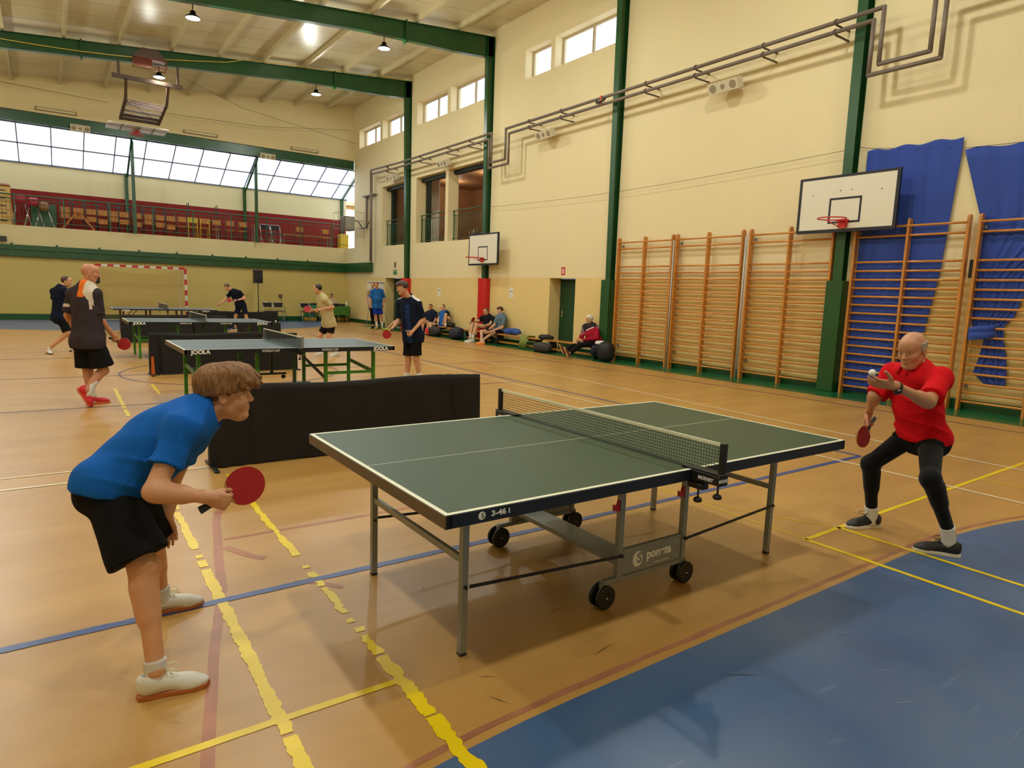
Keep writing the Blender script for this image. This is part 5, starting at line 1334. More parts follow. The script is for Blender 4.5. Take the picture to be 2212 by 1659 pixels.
        idx = -np.ones((nx - 1, ny - 1, nz - 1), np.int32); idx[I[:, 0], I[:, 1], I[:, 2]] = np.arange(len(I))
        Q = []
        for ax in range(3):
            sl0 = [slice(1, -1)] * 3; sl1 = [slice(1, -1)] * 3; sl0[ax] = slice(0, -1); sl1[ax] = slice(1, None)
            A = S[tuple(sl0)]; B = S[tuple(sl1)]; E = np.argwhere(A != B)
            if len(E) == 0: continue
            inside = A[E[:, 0], E[:, 1], E[:, 2]]
            base = E + 1; base[:, ax] -= 1
            u, v = [(1, 2), (2, 0), (0, 1)][ax]
            q = []
            for du, dv in ((-1, -1), (0, -1), (0, 0), (-1, 0)):
                b_ = base.copy(); b_[:, u] += du; b_[:, v] += dv; q.append(idx[b_[:, 0], b_[:, 1], b_[:, 2]])
            q = np.stack(q, 1); q[~inside] = q[~inside][:, ::-1]
            Q.append(q[(q >= 0).all(1)])
        return V, np.concatenate(Q)
def np_mesh(name, parts, mats, parent, org, mi=None, smooth_it=1):
    V = []; Q = []; o = 0
    for v, q in parts:
        V.append(v); Q.append(q + o); o += len(v)
    V = np.concatenate(V) - np.asarray(org); Q = np.concatenate(Q)
    # light laplacian smoothing
    for _ in range(smooth_it):
        acc = np.zeros_like(V); cn = np.zeros(len(V))
        for a, b in ((0, 1), (1, 2), (2, 3), (3, 0)):
            np.add.at(acc, Q[:, a], V[Q[:, b]]); np.add.at(cn, Q[:, a], 1); np.add.at(acc, Q[:, b], V[Q[:, a]]); np.add.at(cn, Q[:, b], 1)
        V = V * .4 + .6 * acc / np.maximum(cn, 1)[:, None]
    me = bpy.data.meshes.new(name)
    me.vertices.add(len(V)); me.vertices.foreach_set('co', V.astype(np.float32).ravel())
    me.loops.add(len(Q) * 4); me.loops.foreach_set('vertex_index', Q.astype(np.int32).ravel())
    me.polygons.add(len(Q)); me.polygons.foreach_set('loop_start', (np.arange(len(Q)) * 4).astype(np.int32))
    if not isinstance(mats, (list, tuple)): mats = [mats]
    for m in mats: me.materials.append(m)
    if mi is not None:
        c = V[Q].mean(1) + np.asarray(org); me.polygons.foreach_set('material_index', mi(c).astype(np.int32))
    me.polygons.foreach_set('use_smooth', np.ones(len(Q), bool)); me.update(); me.validate()
    ob = bpy.data.objects.new(name, me); COL.objects.link(ob); ob.parent = parent
    return ob
def frame_head(yaw, pitch, roll=0):
    y, p, r = map(math.radians, (yaw, pitch, roll))
    x = np.array([math.cos(y) * math.cos(p), math.sin(y) * math.cos(p), -math.sin(p)])
    l = np.array([-math.sin(y), math.cos(y), 0.0]); z = np.cross(x, l)
    l2 = l * math.cos(r) + z * math.sin(r); z2 = np.cross(x, l2)
    return np.array([x, l2, z2])
def frame_hand(xdir, thumb):
    x = _nrm(xdir); y = np.asarray(thumb, float); y = _nrm(y - x * (y @ x)); return np.array([x, y, np.cross(x, y)])
def to_w(M, o, p): return np.asarray(o, float) + np.asarray(p, float) @ M
def head_prims(c, M, s=1.0, young=False):
    W_ = lambda p: to_w(M, c, np.asarray(p) * s)
    E = lambda p, r, k=.012: ('e', W_(p), np.asarray(r) * s, M, k * s)
    Cc = lambda a, b, ra, rb, k=.012: ('c', W_(a), W_(b), ra * s, rb * s, k * s)
    P = [E((-.016, 0, .032), (.097, .075, .086), .02), E((.026, 0, -.03), (.062, .058, .086), .03), E((.060, 0, -.099), (.026, .028, .020), .025)]
    for q in (-1, 1):
        P += [Cc((-.012, q * .052, -.045), (.045, q * .022, -.096), .020, .018, .03), E((.058, q * .036, -.026), (.024, .022, .024), .025)]
    b_ = .009 if young else .0125
    P += [Cc((.075, -.030, .024), (.075, .030, .024), b_, b_, .02), E((.055, 0, .05), (.038, .052, .04), .03)]
    if young: P += [E((.052, q * .034, -.040), (.024, .020, .028), .03) for q in (-1, 1)]
    P += [Cc((.087, 0, .010), (.104 if young else .107, 0, -.026), .0060, .0090 if young else .0105, .014)]
    for q in (-1, 1): P += [E((.098, q * .011, -.031), (.010, .0075, .0075), .008)]
    P += [E((.080, 0, -.0575), (.0115, .021, .006), .012), E((.078, 0, -.072), (.011, .018, .0065), .012)]
    N = [E((.098, q * .031, .0030), (.013, .015, .0085), .010) for q in (-1, 1)]
    P += [E((.0815, q * .031, .0125), (.0085, .015, .0065), .006) for q in (-1, 1)]
    for q in (-1, 1):
        P += [('e', W_((-.006, q * .079, -.006)), np.array((.019, .009, .031)) * s, M, .008 * s)]
        N += [('e', W_((-.001, q * .088, -.004)), np.array((.010, .007, .018)) * s, M, .004 * s)]
    return P, N
def hand_prims(w_, M, side, curl=(18, 24, 16), s=1.0, spread=1.0, thumb=(.62, .66, -.42), tcurl=.25, curls=None):
    """M rows: x along the fingers, y towards the thumb, z back of the hand. side kept for symmetry"""
    W_ = lambda p: to_w(M, w_, np.asarray(p) * s)
    P = [('e', W_((.047, .0, -.002)), np.array((.050, .038, .0155)) * s, M, .012 * s), ('c', W_((-.02, 0, 0)), W_((.02, 0, 0)), .026 * s, .025 * s, .02 * s)]
    ys = (.029, .0095, -.0105, -.029); Ls = (.068, .076, .070, .055)
    for i in range(4):
        y = ys[i]; P.append(('c', W_((.02, y * .6, 0)), W_((.086 - abs(i - 1.2) * .004, y, 0)), .0125 * s, .0105 * s, .010 * s))
        c_ = curl if curls is None else curls[i]
        p = np.array([.086 - abs(i - 1.2) * .004, y, 0.0]); a = 0.0; L = Ls[i]; yy = (ys[i] * .10) * spread
        for j, (fr, rr) in enumerate(((.46, .0092), (.30, .0085), (.24, .0076))):
            a += math.radians(c_[j]); q = p + np.array([math.cos(a) * L * fr, yy * fr * 1.6, -math.sin(a) * L * fr])
            P.append(('c', W_(p), W_(q), rr * s, (rr - .0006) * s, .0022 * s)); p = q
    p = np.array([.018, .024, -.006]); d = _nrm(thumb)
    for j, (L, rr) in enumerate(((.042, .0135), (.032, .0108), (.026, .0095))):
        q = p + d * L; P.append(('c', W_(p), W_(q), rr * s, (rr - .001) * s, .006 * s if j == 0 else .003 * s)); p = q
        d = _nrm(d + np.array([.35, -.15, -.25]) * tcurl * 2)
    return P
SK = {}
def skin(name, rgb):
    if name not in SK: SK[name] = mat(name, rgb, rough=.5, noise=.05, scale=14, sss=.12, bump=.04, bscale=120)
    return SK[name]
def hairmat(name, rgb): return mat(name, rgb, rough=.5, noise=.42, scale=60, stretch=(1.6, 1.6, .45), detail=6, bump=.35, bscale=160)
def fab(name, rgb, **k):
    a = dict(rough=.9, noise=.04, scale=10, sheen=.0, spec=.15, bump=.12, bscale=300); a.update(k); return mat(name, rgb, **a)
def build_hair(root, org, c, M, s, style, hm, h, hm2=None):
    W_ = lambda p: to_w(M, c, np.asarray(p) * s)
    R_ = .2 * s; f = Fld(c - R_, c + R_, h)
    E = lambda p, r, k=.02: ('e', W_(p), np.asarray(r) * s, M, k * s)
    t = {'short': .007, 'crop': .004, 'thick': .016, 'mop': .022, 'sides': .006, 'white': .012}[style]
    f.prim(E((-.016, 0, .032), (.097 + t, .075 + t, .086 + t)))
    if style in ('thick', 'mop'):
        f.prim(E((.030, 0, .082), (.075, .074, .045))); f.prim(E((.072, -.028, .064), (.034, .034, .030))); f.prim(E((.074, .028, .066), (.034, .034, .030)))
    if style == 'mop':
        f.prim(E((.088, -.03, .058), (.046, .036, .036))); f.prim(E((.092, .02, .062), (.050, .036, .034))); f.prim(E((-.055, 0, .07), (.078, .088, .068))); f.prim(E((.03, 0, .098), (.085, .082, .046)))
        rr = random.Random(5)
        for i in range(90):
            a = rr.uniform(-1.35, 1.35); b = Vector((math.cos(a), math.sin(a), 0)); z0 = rr.uniform(.05, .10)
            p0 = (.02 + b.x * .075, b.y * .066, z0 + .02); p1 = (.03 + b.x * (.100 + rr.uniform(0, .022)), b.y * (.082 + rr.uniform(0, .010)), z0 - rr.uniform(.02, .048) + .01 * b.x)
            f.prim(('c', W_(p0), W_(p1), .011 * s, .0035 * s, .006 * s))
    X, Y, Z = f.grid(); px, py, pz = X - c[0], Y - c[1], Z - c[2]
    lx, ly, lz = [(px * M[i][0] + py * M[i][1] + pz * M[i][2]) / s for i in range(3)]
    amp = {'mop': .0055, 'thick': .003, 'short': .0012, 'crop': .0006, 'sides': .001, 'white': .002}[style]
    ang = np.arctan2(ly, lx + .06)
    f.F += (amp * s * (.55 * np.sin(ang * 23 + 2.5 * np.sin(lz * 22)) + .30 * np.sin(ang * 61 + 3 * np.sin(lz * 35)) + .15 * np.sin(ang * 117))).astype(np.float32)
    if style == 'mop': keep = np.minimum(.012 - lz + .12 * np.maximum(lx, 0) - .005 * np.sin(ang * 30), np.maximum(.004 - lz, lx + .02))
    elif style == 'thick': keep = np.minimum(np.maximum(.042 - lz + .1 * np.abs(ly), lx - .2), np.maximum(np.maximum(lx - .018, -.012 - lz), np.maximum(lx + .0, -.06 - lz) * 1))
    elif style == 'sides': keep = np.maximum(np.maximum(np.minimum(np.maximum(lx - .025, -.005 - lz), np.maximum(lx + .02, -.062 - lz)), lz - .055 + .6 * np.maximum(-lx - .02, 0) * 0 + .0), -.02 - (.06 - lx))
    else: keep = np.minimum(np.maximum(.060 - lz + .1 * np.abs(ly) / .07 * .05, lx - .2), np.minimum(np.maximum(lx - .022, -.005 - lz), np.maximum(lx + .018, -.062 - lz)))
    f.F = np.maximum(f.F, (keep * s).astype(np.float32))
    v, q = f.mesh()
    if len(v): np_mesh('hair', [(v, q)], hm, root, org, smooth_it=1)
    if style == 'mop' and hm2:
        f = Fld(c - R_, c + R_, h); f.prim(E((-.016, 0, .032), (.0995, .0785, .0895))); f.prim(E((-.05, 0, -.03), (.056, .05, .05)))
        keep = np.minimum(np.maximum(np.maximum(lx - .028, -.004 - lz), lz - .05), np.maximum(np.maximum(lx + .016, -.062 - lz), lz - .05))
        f.F = np.maximum(f.F, (keep * s).astype(np.float32)); v, q = f.mesh(); np_mesh('shaved_sides', [(v, q)], hm2, root, org)
def shoe(root, org, ankle, toe, s, up_m, sole_m, lace_m=None, h=.005, heel_lift=0.0, swoosh=None, roll_up=None):
    """shoe around an ankle joint pointing to the toe; sole on z of toe/heel line"""
    a = np.asarray(ankle, float); t = np.asarray(toe, float); L = .285 * s
    d = t - a; d0 = _nrm((d[0], d[1], 0)); 
    if heel_lift or roll_up is not None:
        d0 = _nrm(roll_up if roll_up is not None else d)
    up = np.array([0, 0, 1.0]); up = _nrm(up - d0 * (up @ d0)); lf = np.cross(up, d0); M = np.array([d0, lf, up])
    o = a - up * .082 * s - d0 * .075 * s           # heel centre on the sole plane
    if not heel_lift and roll_up is None: o[2] = 0.0
    W_ = lambda p: to_w(M, o, np.asarray(p) * s)
    rt = W_((.28, 0, 0)); lo = np.minimum(W_((-.02, 0, 0)), rt) - .12 * s; hi = np.maximum(W_((-.02, 0, 0)), rt) + .14 * s
    def prims(g):
        return [('c', W_((.035, 0, .05)), W_((.06, 0, .055)), .036 * s, .037 * s, .03 * s), ('c', W_((.06, 0, .062)), W_((.20, -.004, .036)), .040 * s, .035 * s, .03 * s), ('e', W_((.215, -.002, .026)), np.array((.062, .041, .026)) * s, M, .03 * s),
                ('e', W_((.055, 0, .082)), np.array((.052, .037, .028)) * s, M, .02 * s)]
    f = Fld(lo, hi, h)
    for p in prims(0): f.prim(p)
    f.cut(W_((0, 0, .016)), -up)
    f.prim(('e', W_((.052, 0, .122)), np.array((.044, .029, .032)) * s, M, .006 * s), mode='s')
    v, q = f.mesh(); sh = np_mesh('shoe', [(v, q)], up_m, root, org)
    out = [(-.0, .0), (.01, .028), (.05, .034), (.11, .033), (.17, .040), (.22, .043), (.262, .030), (.278, .0), (.262, -.034), (.22, -.044), (.17, -.042), (.11, -.034), (.05, -.034), (.01, -.026)]
    m = MB(); m.smooth = False; n = len(out); vs_ = []
    for zz, e in ((0, .0), (.004, .003), (.020, .002), (.024, -.004)):
        for x, y in out: vs_.append(W_((x + e * (1 if x > .1 else -1), y * (1 + e * 20), zz)) - np.asarray(org))
    fs = [list(range(n))[::-1], [3 * n + i for i in range(n)]] + [[k_ * n + i, k_ * n + (i + 1) % n, (k_ + 1) * n + (i + 1) % n, (k_ + 1) * n + i] for k_ in range(3) for i in range(n)]
    # outline is listed clockwise seen from above
    m.add(vs_, [g[::-1] for g in fs]); m.build('sole', sole_m, sh)
    if lace_m:
        m = MB()
        for i in range(5):
            x = .105 + .019 * i; z = .097 - .0088 * i; w_ = .020
            m.tube([W_((x, -w_ - .006, z - .010)) - org, W_((x + .006, 0, z + .003)) - org, W_((x + .010, w_ + .006, z - .010)) - org], .0026 * s, 5)
            m.tube([W_((x, w_ + .006, z - .010)) - org, W_((x + .010, 0, z + .004)) - org, W_((x + .012, -w_ - .006, z - .012)) - org], .0026 * s, 5)
        for q in (-1, 1): m.tube([W_((.104, 0, .104)) - org, W_((.118, q * .02, .120)) - org, W_((.152, q * .035, .114)) - org, W_((.160, q * .026, .100)) - org, W_((.128, q * .01, .100)) - org, W_((.104, 0, .104)) - org], .0024 * s, 5)
        m.build('laces', lace_m, sh)
    return M, o, sh
def bat(grip, axis, normal, lab, red=(186, 14, 22), group=None, s=1.0):
    a = Vector(axis).normalized(); n = Vector(normal); n = (n - a * n.dot(a)).normalized(); b = n.cross(a)
    t = thing('table_tennis_bat', lab, 'bat', grip); I = lambda x, y, z: Vector((0, 0, 0)) + a * x * s + b * y * s + n * z * s
    out = []
    for i in range(41):
        th = math.radians(-156 + 312 * i / 40); out.append((.140 + .079 * math.cos(th), .0755 * math.sin(th)))
    def plate(poly, z0, z1):
        m = MB(); k = len(poly); m.add([I(x, y, z0) for x, y in poly] + [I(x, y, z1) for x, y in poly], [list(range(k))[::-1], list(range(k, 2 * k))] + [[i, (i + 1) % k, k + (i + 1) % k, k + i] for i in range(k)]); return m
    plate([(.140 + (x - .140) * 1.015, y * 1.015) for x, y in out] + [(.045, .016), (.045, -.016)], -.003, .003).build('blade', mat('bat_wood', (200, 150, 84), rough=.5), t)
    rub = [(x, y) for x, y in out if x > .074]
    plate(rub, .003, .0062).build('rubber', mat('red_rubber', red, rough=.6), t); plate(rub, -.0062, -.003).build('rubber', mat('black_rubber_sheet', (18, 18, 20), rough=.6), t)
    m = MB(); vs_ = []; sec = [(.07, .013, .009), (.05, .0135, .0105), (.0, .0125, .0105), (-.04, .016, .0115), (-.048, .0155, .0105)]
    for x, yy, zz in sec:
        for j in range(10): th = 2 * PI * j / 10; vs_.append(I(x, yy * math.cos(th), zz * math.sin(th)))
    m.add(vs_, [[i * 10 + j, i * 10 + (j + 1) % 10, (i + 1) * 10 + (j + 1) % 10, (i + 1) * 10 + j] for i in range(4) for j in range(10)] + [list(range(10))[::-1], [40 + j for j in range(10)]])
    m.build('handle', mat('bat_handle_dark', (30, 44, 60), rough=.5), t)
    return t
def person(J, lab, face, sk, shirt, bottoms, s=1.0, h=.010, hf=.005, hair=None, socks=None, shoes=None, hero=False, pat=None, extra=None, group=None, hands=None, toes=None,
           sleeve=.55, hem=.0, loose=.012, belly=0.0, short_len=.62, long_=False, collar=None, longsleeve=False, eyes=True, wr=0.0, hs=.95, collar_z=.0, girth=1.0, barefoot=False, headroll=0, shortw=0, facehair=None, tights=None, brow=None, young=False, hemcut=None, sl_r=1.0, sleeveR=None, hump=0.0):
    J = {k: np.asarray(v, float) for k, v in J.items()}
    org = np.array([J['pel'][0], J['pel'][1], 0.0]); root = thing('person', lab, 'person', tuple(org), 0, group)
    pel, nb = J['pel'], J['nb']; upv = _nrm(nb - pel); lat = _nrm((J['shL'] - J['shR'])); lat = _nrm(lat - upv * (lat @ upv)); fw = np.cross(lat, upv)
    T = np.array([fw, lat, upv]); TL = np.linalg.norm(nb - pel); g_ = girth
    hl = _nrm(J['knL'] - J['knR'] + 1e-6); hl = _nrm(.5 * lat + .5 * hl) if hl @ lat > 0 else lat
    hipL = pel + hl * .088 * s - upv * .02; hipR = pel - hl * .088 * s - upv * .02
    bk = .045 if not hump else .012
    mid = pel + upv * TL * .45 + fw * (.012 + belly * .5); che = pel + upv * TL * .74
    torso = [('e', pel + upv * .03, np.array((.112 * g_, .150 * g_, .125)) * s, T, .05), ('e', mid, np.array((.100 * g_ + belly, .138 * g_ + belly * .6, .16)) * s, T, .06),
             ('e', che, np.array((.108 * g_, .158 * g_, .155)) * s, T, .06),
             ('c', J['shR'] - lat * -.03, J['shL'] - lat * .03, .052 * s, .052 * s, .05), ('c', J['shR'] * .65 + nb * .35, nb - fw * .01, .045 * s, .055 * s, .05), ('c', J['shL'] * .65 + nb * .35, nb - fw * .01, .045 * s, .055 * s, .05)]
    buttocks = [('e', hipL - fw * bk * s + upv * .0, np.array((.085, .085, .095)) * s, T, .05), ('e', hipR - fw * bk * s, np.array((.085, .085, .095)) * s, T, .05)]
    Mh = frame_head(face[0], face[1], headroll); hc = J['head']
    hp, hn = head_prims(hc, Mh, s * hs, young)
    neck = [('c', nb - upv * .02, to_w(Mh, hc, np.array((-.018, 0, -.05)) * s * hs), .056 * s, .052 * s, .03)]
    arm = {}; 
    for q in 'RL':
        sh_, el, wr_ = J['sh' + q], J['el' + q], J['wr' + q]
        fa = _nrm(wr_ - el); arm[q] = ([('e', sh_, np.array((.056, .056, .06)) * s, T, .03), ('c', sh_, el, .050 * s, .039 * s, .02)],
            [('c', el, wr_, .037 * s, .0255 * s, .02), ('c', el + fa * .03, el + fa * .10, .042 * s, .036 * s, .03)])
    legs = {}
    for q, hp_ in (('R', hipR), ('L', hipL)):
        kn, an = J['kn' + q], J['an' + q]; sd = _nrm(an - kn); th = _nrm(kn - hp_)
        back = _nrm(sd - th * (sd @ th)) if np.linalg.norm(np.cross(sd, th)) > .15 else -fw
        fwl = _nrm(J['toe' + q] - an); back = -_nrm(fwl - sd * (fwl @ sd))
        legs[q] = ([('c', hp_, kn, .082 * s * g_, .052 * s, .03)], [('e', kn, np.array((.052, .052, .058)) * s, T, .03), ('c', kn, an, .047 * s, .034 * s, .03), ('c', kn + sd * .08 * s + back * .018 * s, kn + sd * .19 * s + back * .010 * s, .045 * s, .036 * s, .04), ('c', an, an + np.array([0, 0, -.03]) * s, .034 * s, .034 * s, .02)])
    hd = hands or {}
    hpr = {}
    for q in 'RL':
        fa = _nrm(J['wr' + q] - J['el' + q]); sp = hd.get(q, {})
        Mx = frame_hand(sp.get('x', fa), sp.get('t', np.array([0, 0, 1.0]) * .8 + fw * .6)); side = 1
        if q == 'R': Mx = np.array([Mx[0], Mx[1], Mx[2]])
        # back of hand: right hand z = x × y flips sign relative to left
        if sp.get('flip', q == 'L'): Mx = np.array([Mx[0], Mx[1], -Mx[2]])
        hpr[q] = (hand_prims(J['wr' + q] + Mx[0] * .008, Mx, side, sp.get('curl', (22, 28, 18)), s * sp.get('s', .98), thumb=sp.get('thumb', (.62, .66, -.42)), tcurl=sp.get('tc', .25), curls=sp.get('curls'), spread=sp.get('spread', 1.0)), Mx)
    footp = []
    if barefoot:
        for q in 'RL':
            d = J['toe' + q] - J['an' + q]; footp += [('c', J['an' + q] - np.array([0, 0, .04]), J['toe' + q], .032 * s, .022 * s, .02)]
    allb = torso + buttocks + neck + sum([arm[q][0] + arm[q][1] for q in 'RL'], []) + sum([legs[q][0] + legs[q][1] for q in 'RL'], []) + footp
    def bounds(ps, pad=.03):
        lo = np.full(3, 1e9); hi = -lo
        for p in ps:
            if p[0] in 'cf': pts = [(p[1], max(p[3], p[4])), (p[2], max(p[3], p[4]))]
            else: pts = [(p[1], max(p[2]))]
            for c_, r in pts: lo = np.minimum(lo, np.asarray(c_) - r); hi = np.maximum(hi, np.asarray(c_) + r)
        return lo - pad, hi + pad
    parts = []
    if hero:
        lo, hi = bounds(allb + hp + hpr['R'][0] + hpr['L'][0]); f = Fld(lo, hi, hf)
        for p in allb: f.prim(p)
        for p in hp: f.prim(p)
        for p in hn: f.prim(p, mode='s')
        for q in 'RL':
            for p in hpr[q][0]: f.prim(p)
        parts.append(f.mesh())
    else:
        lo, hi = bounds(allb); f = Fld(lo, hi, h)
        for p in allb: f.prim(p)
        parts.append(f.mesh())
        lo, hi = bounds(hp + neck[:1]); f = Fld(lo, hi, hf)
        for p in neck + hp: f.prim(p)
        for p in hn: f.prim(p, mode='s')
        parts.append(f.mesh())
        for q in 'RL':
            ps = hpr[q][0] + [('c', J['wr' + q] * .75 + J['el' + q] * .25, J['wr' + q], .029 * s, .0255 * s, .01)]
            lo, hi = bounds(ps, .02); f = Fld(lo, hi, hf * .9)
            for p in ps: f.prim(p)
            parts.append(f.mesh())
    np_mesh('body', parts, sk, root, org, smooth_it=1)
    if hair: build_hair(root, org, hc, Mh, s * hs, hair[0], hair[1], (.0035 if hero else hf), hair[2] if len(hair) > 2 else None)
    HW = lambda p: to_w(Mh, hc, np.asarray(p) * s * hs) - org
    m = MB()
    for q in (-1, 1):
        c_ = HW((.0755, q * .031, .0015)); m.ball(tuple(c_), .0122 * s * hs, 8)
    e = m.build('eyes', mat('eye_white', (222, 212, 200), rough=.25), root)
    m = MB()
    for q in (-1, 1): m.ball(tuple(HW((.0822, q * .0305, .0000))), .0064 * s * hs, 8)
    m.build('iris', mat('iris_dark', (38, 28, 22), rough=.2), e)
    m = MB()
    for q in (-1, 1): m.tube([HW((.086, q * .014, .0225)), HW((.087, q * .030, .0265)), HW((.074, q * .047, .0215))], [.0028 * s, .0032 * s, .0018 * s], 6)
    m.build('eyebrows', brow or (hair[1] if hair else mat('brow_brown', (90, 60, 40))), root)
    if hero:
        m = MB()
        for q in (-1, 1):
            m.tube([HW((.082, q * .019, .0045)), HW((.0872, q * .031, .0078)), HW((.078, q * .045, .0040))], .0032 * s, 6)
        m.build('eyelid', sk, root)
        m = MB(); m.tube([HW((.076, -.026, -.0665)), HW((.086, -.012, -.0655)), HW((.0905, 0, -.0645)), HW((.086, .012, -.0655)), HW((.076, .026, -.0665))], [.001, .0028, .0036, .0028, .001], 6); m.build('lips', mat('lip_' + sk.name, (150, 84, 66), rough=.45), root)
    if facehair:
        f = Fld(hc - .15, hc + .15, .004)
        f.prim(('e', to_w(Mh, hc, np.array((.068, 0, -.095)) * s * hs), np.array((.036, .036, .032)) * s, Mh, .02)); f.prim(('e', to_w(Mh, hc, np.array((.088, 0, -.055)) * s * hs), np.array((.016, .028, .012)) * s, Mh, .02))
        v, q = f.mesh(); np_mesh('beard', [(v, q)], facehair, root, org)
    # ---- shirt
    hh = .006 if hero else h
    if hump: torso = torso + [('e', pel + upv * TL * .52 - fw * hump, np.array((.10, .13, .17)) * s, T, .08)]
    sleeves = []
    for q in 'RL':
        sh_, el, wr_ = J['sh' + q], J['el' + q], J['wr' + q]
        if longsleeve:
            sleeves += [('c', sh_, el, .066 * s, .058 * s, .03), ('f', el, el + (wr_ - el) * .92, .056 * s, .040 * s, .03)]
        else:
            e_ = sh_ + (el - sh_) * (sleeveR if (q == 'R' and sleeveR) else sleeve); sleeves += [('f', sh_, e_, .060 * s * sl_r, .070 * s * sl_r, .035), ('e', sh_ + upv * .004, np.array((.069, .069, .072)) * s, T, .03)]
    lowp = pel - upv * hem
    hb = (.155 if belly == 0 else .165 + belly * .5) * g_ * s
    cloth = torso[:3] + [('c', che - upv * .06 + lat * .045, lowp + lat * .06 - upv * .02 - fw * .012, .092 * g_ * s, .112 * g_ * s, .06), ('c', che - upv * .06 - lat * .045, lowp - lat * .06 - upv * .02 - fw * .012, .092 * g_ * s, .112 * g_ * s, .06)] + torso[3:] + (buttocks if not hemcut or hump == 0 else [(p[0], p[1], np.asarray(p[2]) + .004, p[3], p[4]) for p in buttocks])
    lo, hi = bounds(cloth + sleeves, .05); f = Fld(lo, hi, hh)
    for p in cloth: f.prim(p, g=loose)
    for p in sleeves: f.prim(p, g=.0, k=.035)
    if collar_z is not None: f.prim(('e', nb + upv * (.045 + collar_z) + fw * .018, np.array((.068, .072, .052)) * s, T, .008), mode='s')
    hc_p, hc_n = hemcut if hemcut else (lowp - upv * .05, -_nrm(upv + np.array([0, 0, .6])))
    f.cut(np.asarray(hc_p, float), _nrm(hc_n))
    if wr:
        X, Y, Z = f.grid(); px, py, pz = X - pel[0], Y - pel[1], Z - pel[2]
        a = px * fw[0] + py * fw[1] + pz * fw[2]; b = px * lat[0] + py * lat[1] + pz * lat[2]; c_ = px * upv[0] + py * upv[1] + pz * upv[2]
        rg = lambda ph: (1 - np.abs(np.sin(ph))) ** 2.2 - .25
        mk = 1 / (1 + np.exp(-(a + .055) / .015))
        w1 = rg(c_ * 26 - a * 17 + 1.3 * np.sin(b * 9 + 1)) * np.exp(-((c_ - .10) / .13) ** 2) * mk * 1.2 + rg(c_ * 30 + a * 22 + np.sin(b * 12)) * np.exp(-((c_ - TL * .60) / .10) ** 2) * mk + .5 * rg(a * 24 + c_ * 9 + b * 6) * mk + .25 * np.sin(c_ * 38 + b * 20 + 2 * np.sin(a * 20))
        f.F -= (1.5 * wr * w1).astype(np.float32)
    f2 = f.mesh(); sh_mats = shirt if isinstance(shirt, (list, tuple)) else [shirt]
    mi = None
    if pat:
        def mi(c):
            d = c - pel; return pat(d @ upv / TL, d @ lat, d @ fw, c)
    np_mesh('shirt' if not longsleeve else 'jacket', [f2], list(sh_mats), root, org, mi=mi)
    # ---- shorts / trousers
    if bottoms is not None:
        ps = [('e', pel - upv * .03, np.array((.115 * g_, .150 * g_, .12)) * s, T, .05)] + [(p[0], p[1] - upv * .02, np.asarray(p[2]) + .010, p[3], p[4]) for p in buttocks]
        for q, hp_ in (('R', hipR), ('L', hipL)):
            kn, an = J['kn' + q], J['an' + q]
            if long_: ps += [('c', hp_, kn, .096 * s * g_, .070 * s, .04), ('f', kn, kn + (an - kn) * .97, .068 * s, .062 * s, .04)]
            else: ps += [('f', hp_, hp_ + (kn - hp_) * short_len, .092 * s * g_, (.098 + shortw) * s * g_, .03)]
        lo, hi = bounds(ps, .03); f = Fld(lo, hi, hh)
        for p in ps: f.prim(p)
        f.cut(np.asarray(hc_p, float) - _nrm(hc_n) * (.035 if hemcut else .06), -_nrm(hc_n))
        if wr:
            X, Y, Z = f.grid(); f.F += (.0022 * np.sin((X * .7 + Y * .7) * 60 + 3 * np.sin(Z * 14))).astype(np.float32) + 0 * Z
        np_mesh('trousers' if long_ else 'shorts', [f.mesh()], bottoms, root, org)
    if tights:
        ps = []
        for q, hp_ in (('R', hipR), ('L', hipL)): ps += [(p[0], p[1], p[2], p[3] + .004, p[4] + .004, p[5]) if p[0] == 'c' else (p[0], p[1], np.asarray(p[2]) + .004, p[3], p[4]) for p in legs[q][0] + legs[q][1][:3]]
        lo, hi = bounds(ps, .03); f = Fld(lo, hi, hh)
        for p in ps: f.prim(p)
        for q in 'RL':
            kn, an = J['kn' + q], J['an' + q]; sd = _nrm(an - kn); c0 = an - sd * .005
            f.op(an - .09, an + .09, lambda x, y, z: -((x - c0[0]) * sd[0] + (y - c0[1]) * sd[1] + (z - c0[2]) * sd[2]), 0, 's')
        np_mesh('tights', [f.mesh()], tights, root, org)
    for q in 'RL':
        kn, an = J['kn' + q], J['an' + q]; sd = _nrm(an - kn)
        if socks:
            top = socks[1]; m = MB(); P = []; Rr = []
            for i in range(8):
                t_ = i / 7; p = an - sd * (top * (1 - t_)) * s - org + (np.array([0, 0, -.075]) * t_ ** 2) * s; P.append(tuple(p)); Rr.append((.0425 + .006 * (1 - t_) * (top / .1) * .6 + .0006 * (i % 2)) * s)
            m.tube(P, Rr, 16); m.build('sock', socks[0], root)
        if shoes: shoe(root, org, an, J['toe' + q], s, shoes[0], shoes[1], shoes[2] if len(shoes) > 2 else None, h=.004 if hero else .007, **((toes or {}).get(q, {})))
    return dict(root=root, org=org, T=T, hpr=hpr, J=J, Mh=Mh, hc=hc, fw=fw, lat=lat, up=upv, hipR=hipR, hipL=hipL)
def watch(P, q, mt, name='watch', wd=.012, r=.031, lab=None):
    J = P['J']; fa = _nrm(J['wr' + q] - J['el' + q]); c = J['wr' + q] - fa * .025 - P['org']
    m = MB(); pr = []
    m.tube([tuple(c - fa * wd), tuple(c + fa * wd)], r, 18)
    b = m.build(name, mt, P['root']); return b, c, fa
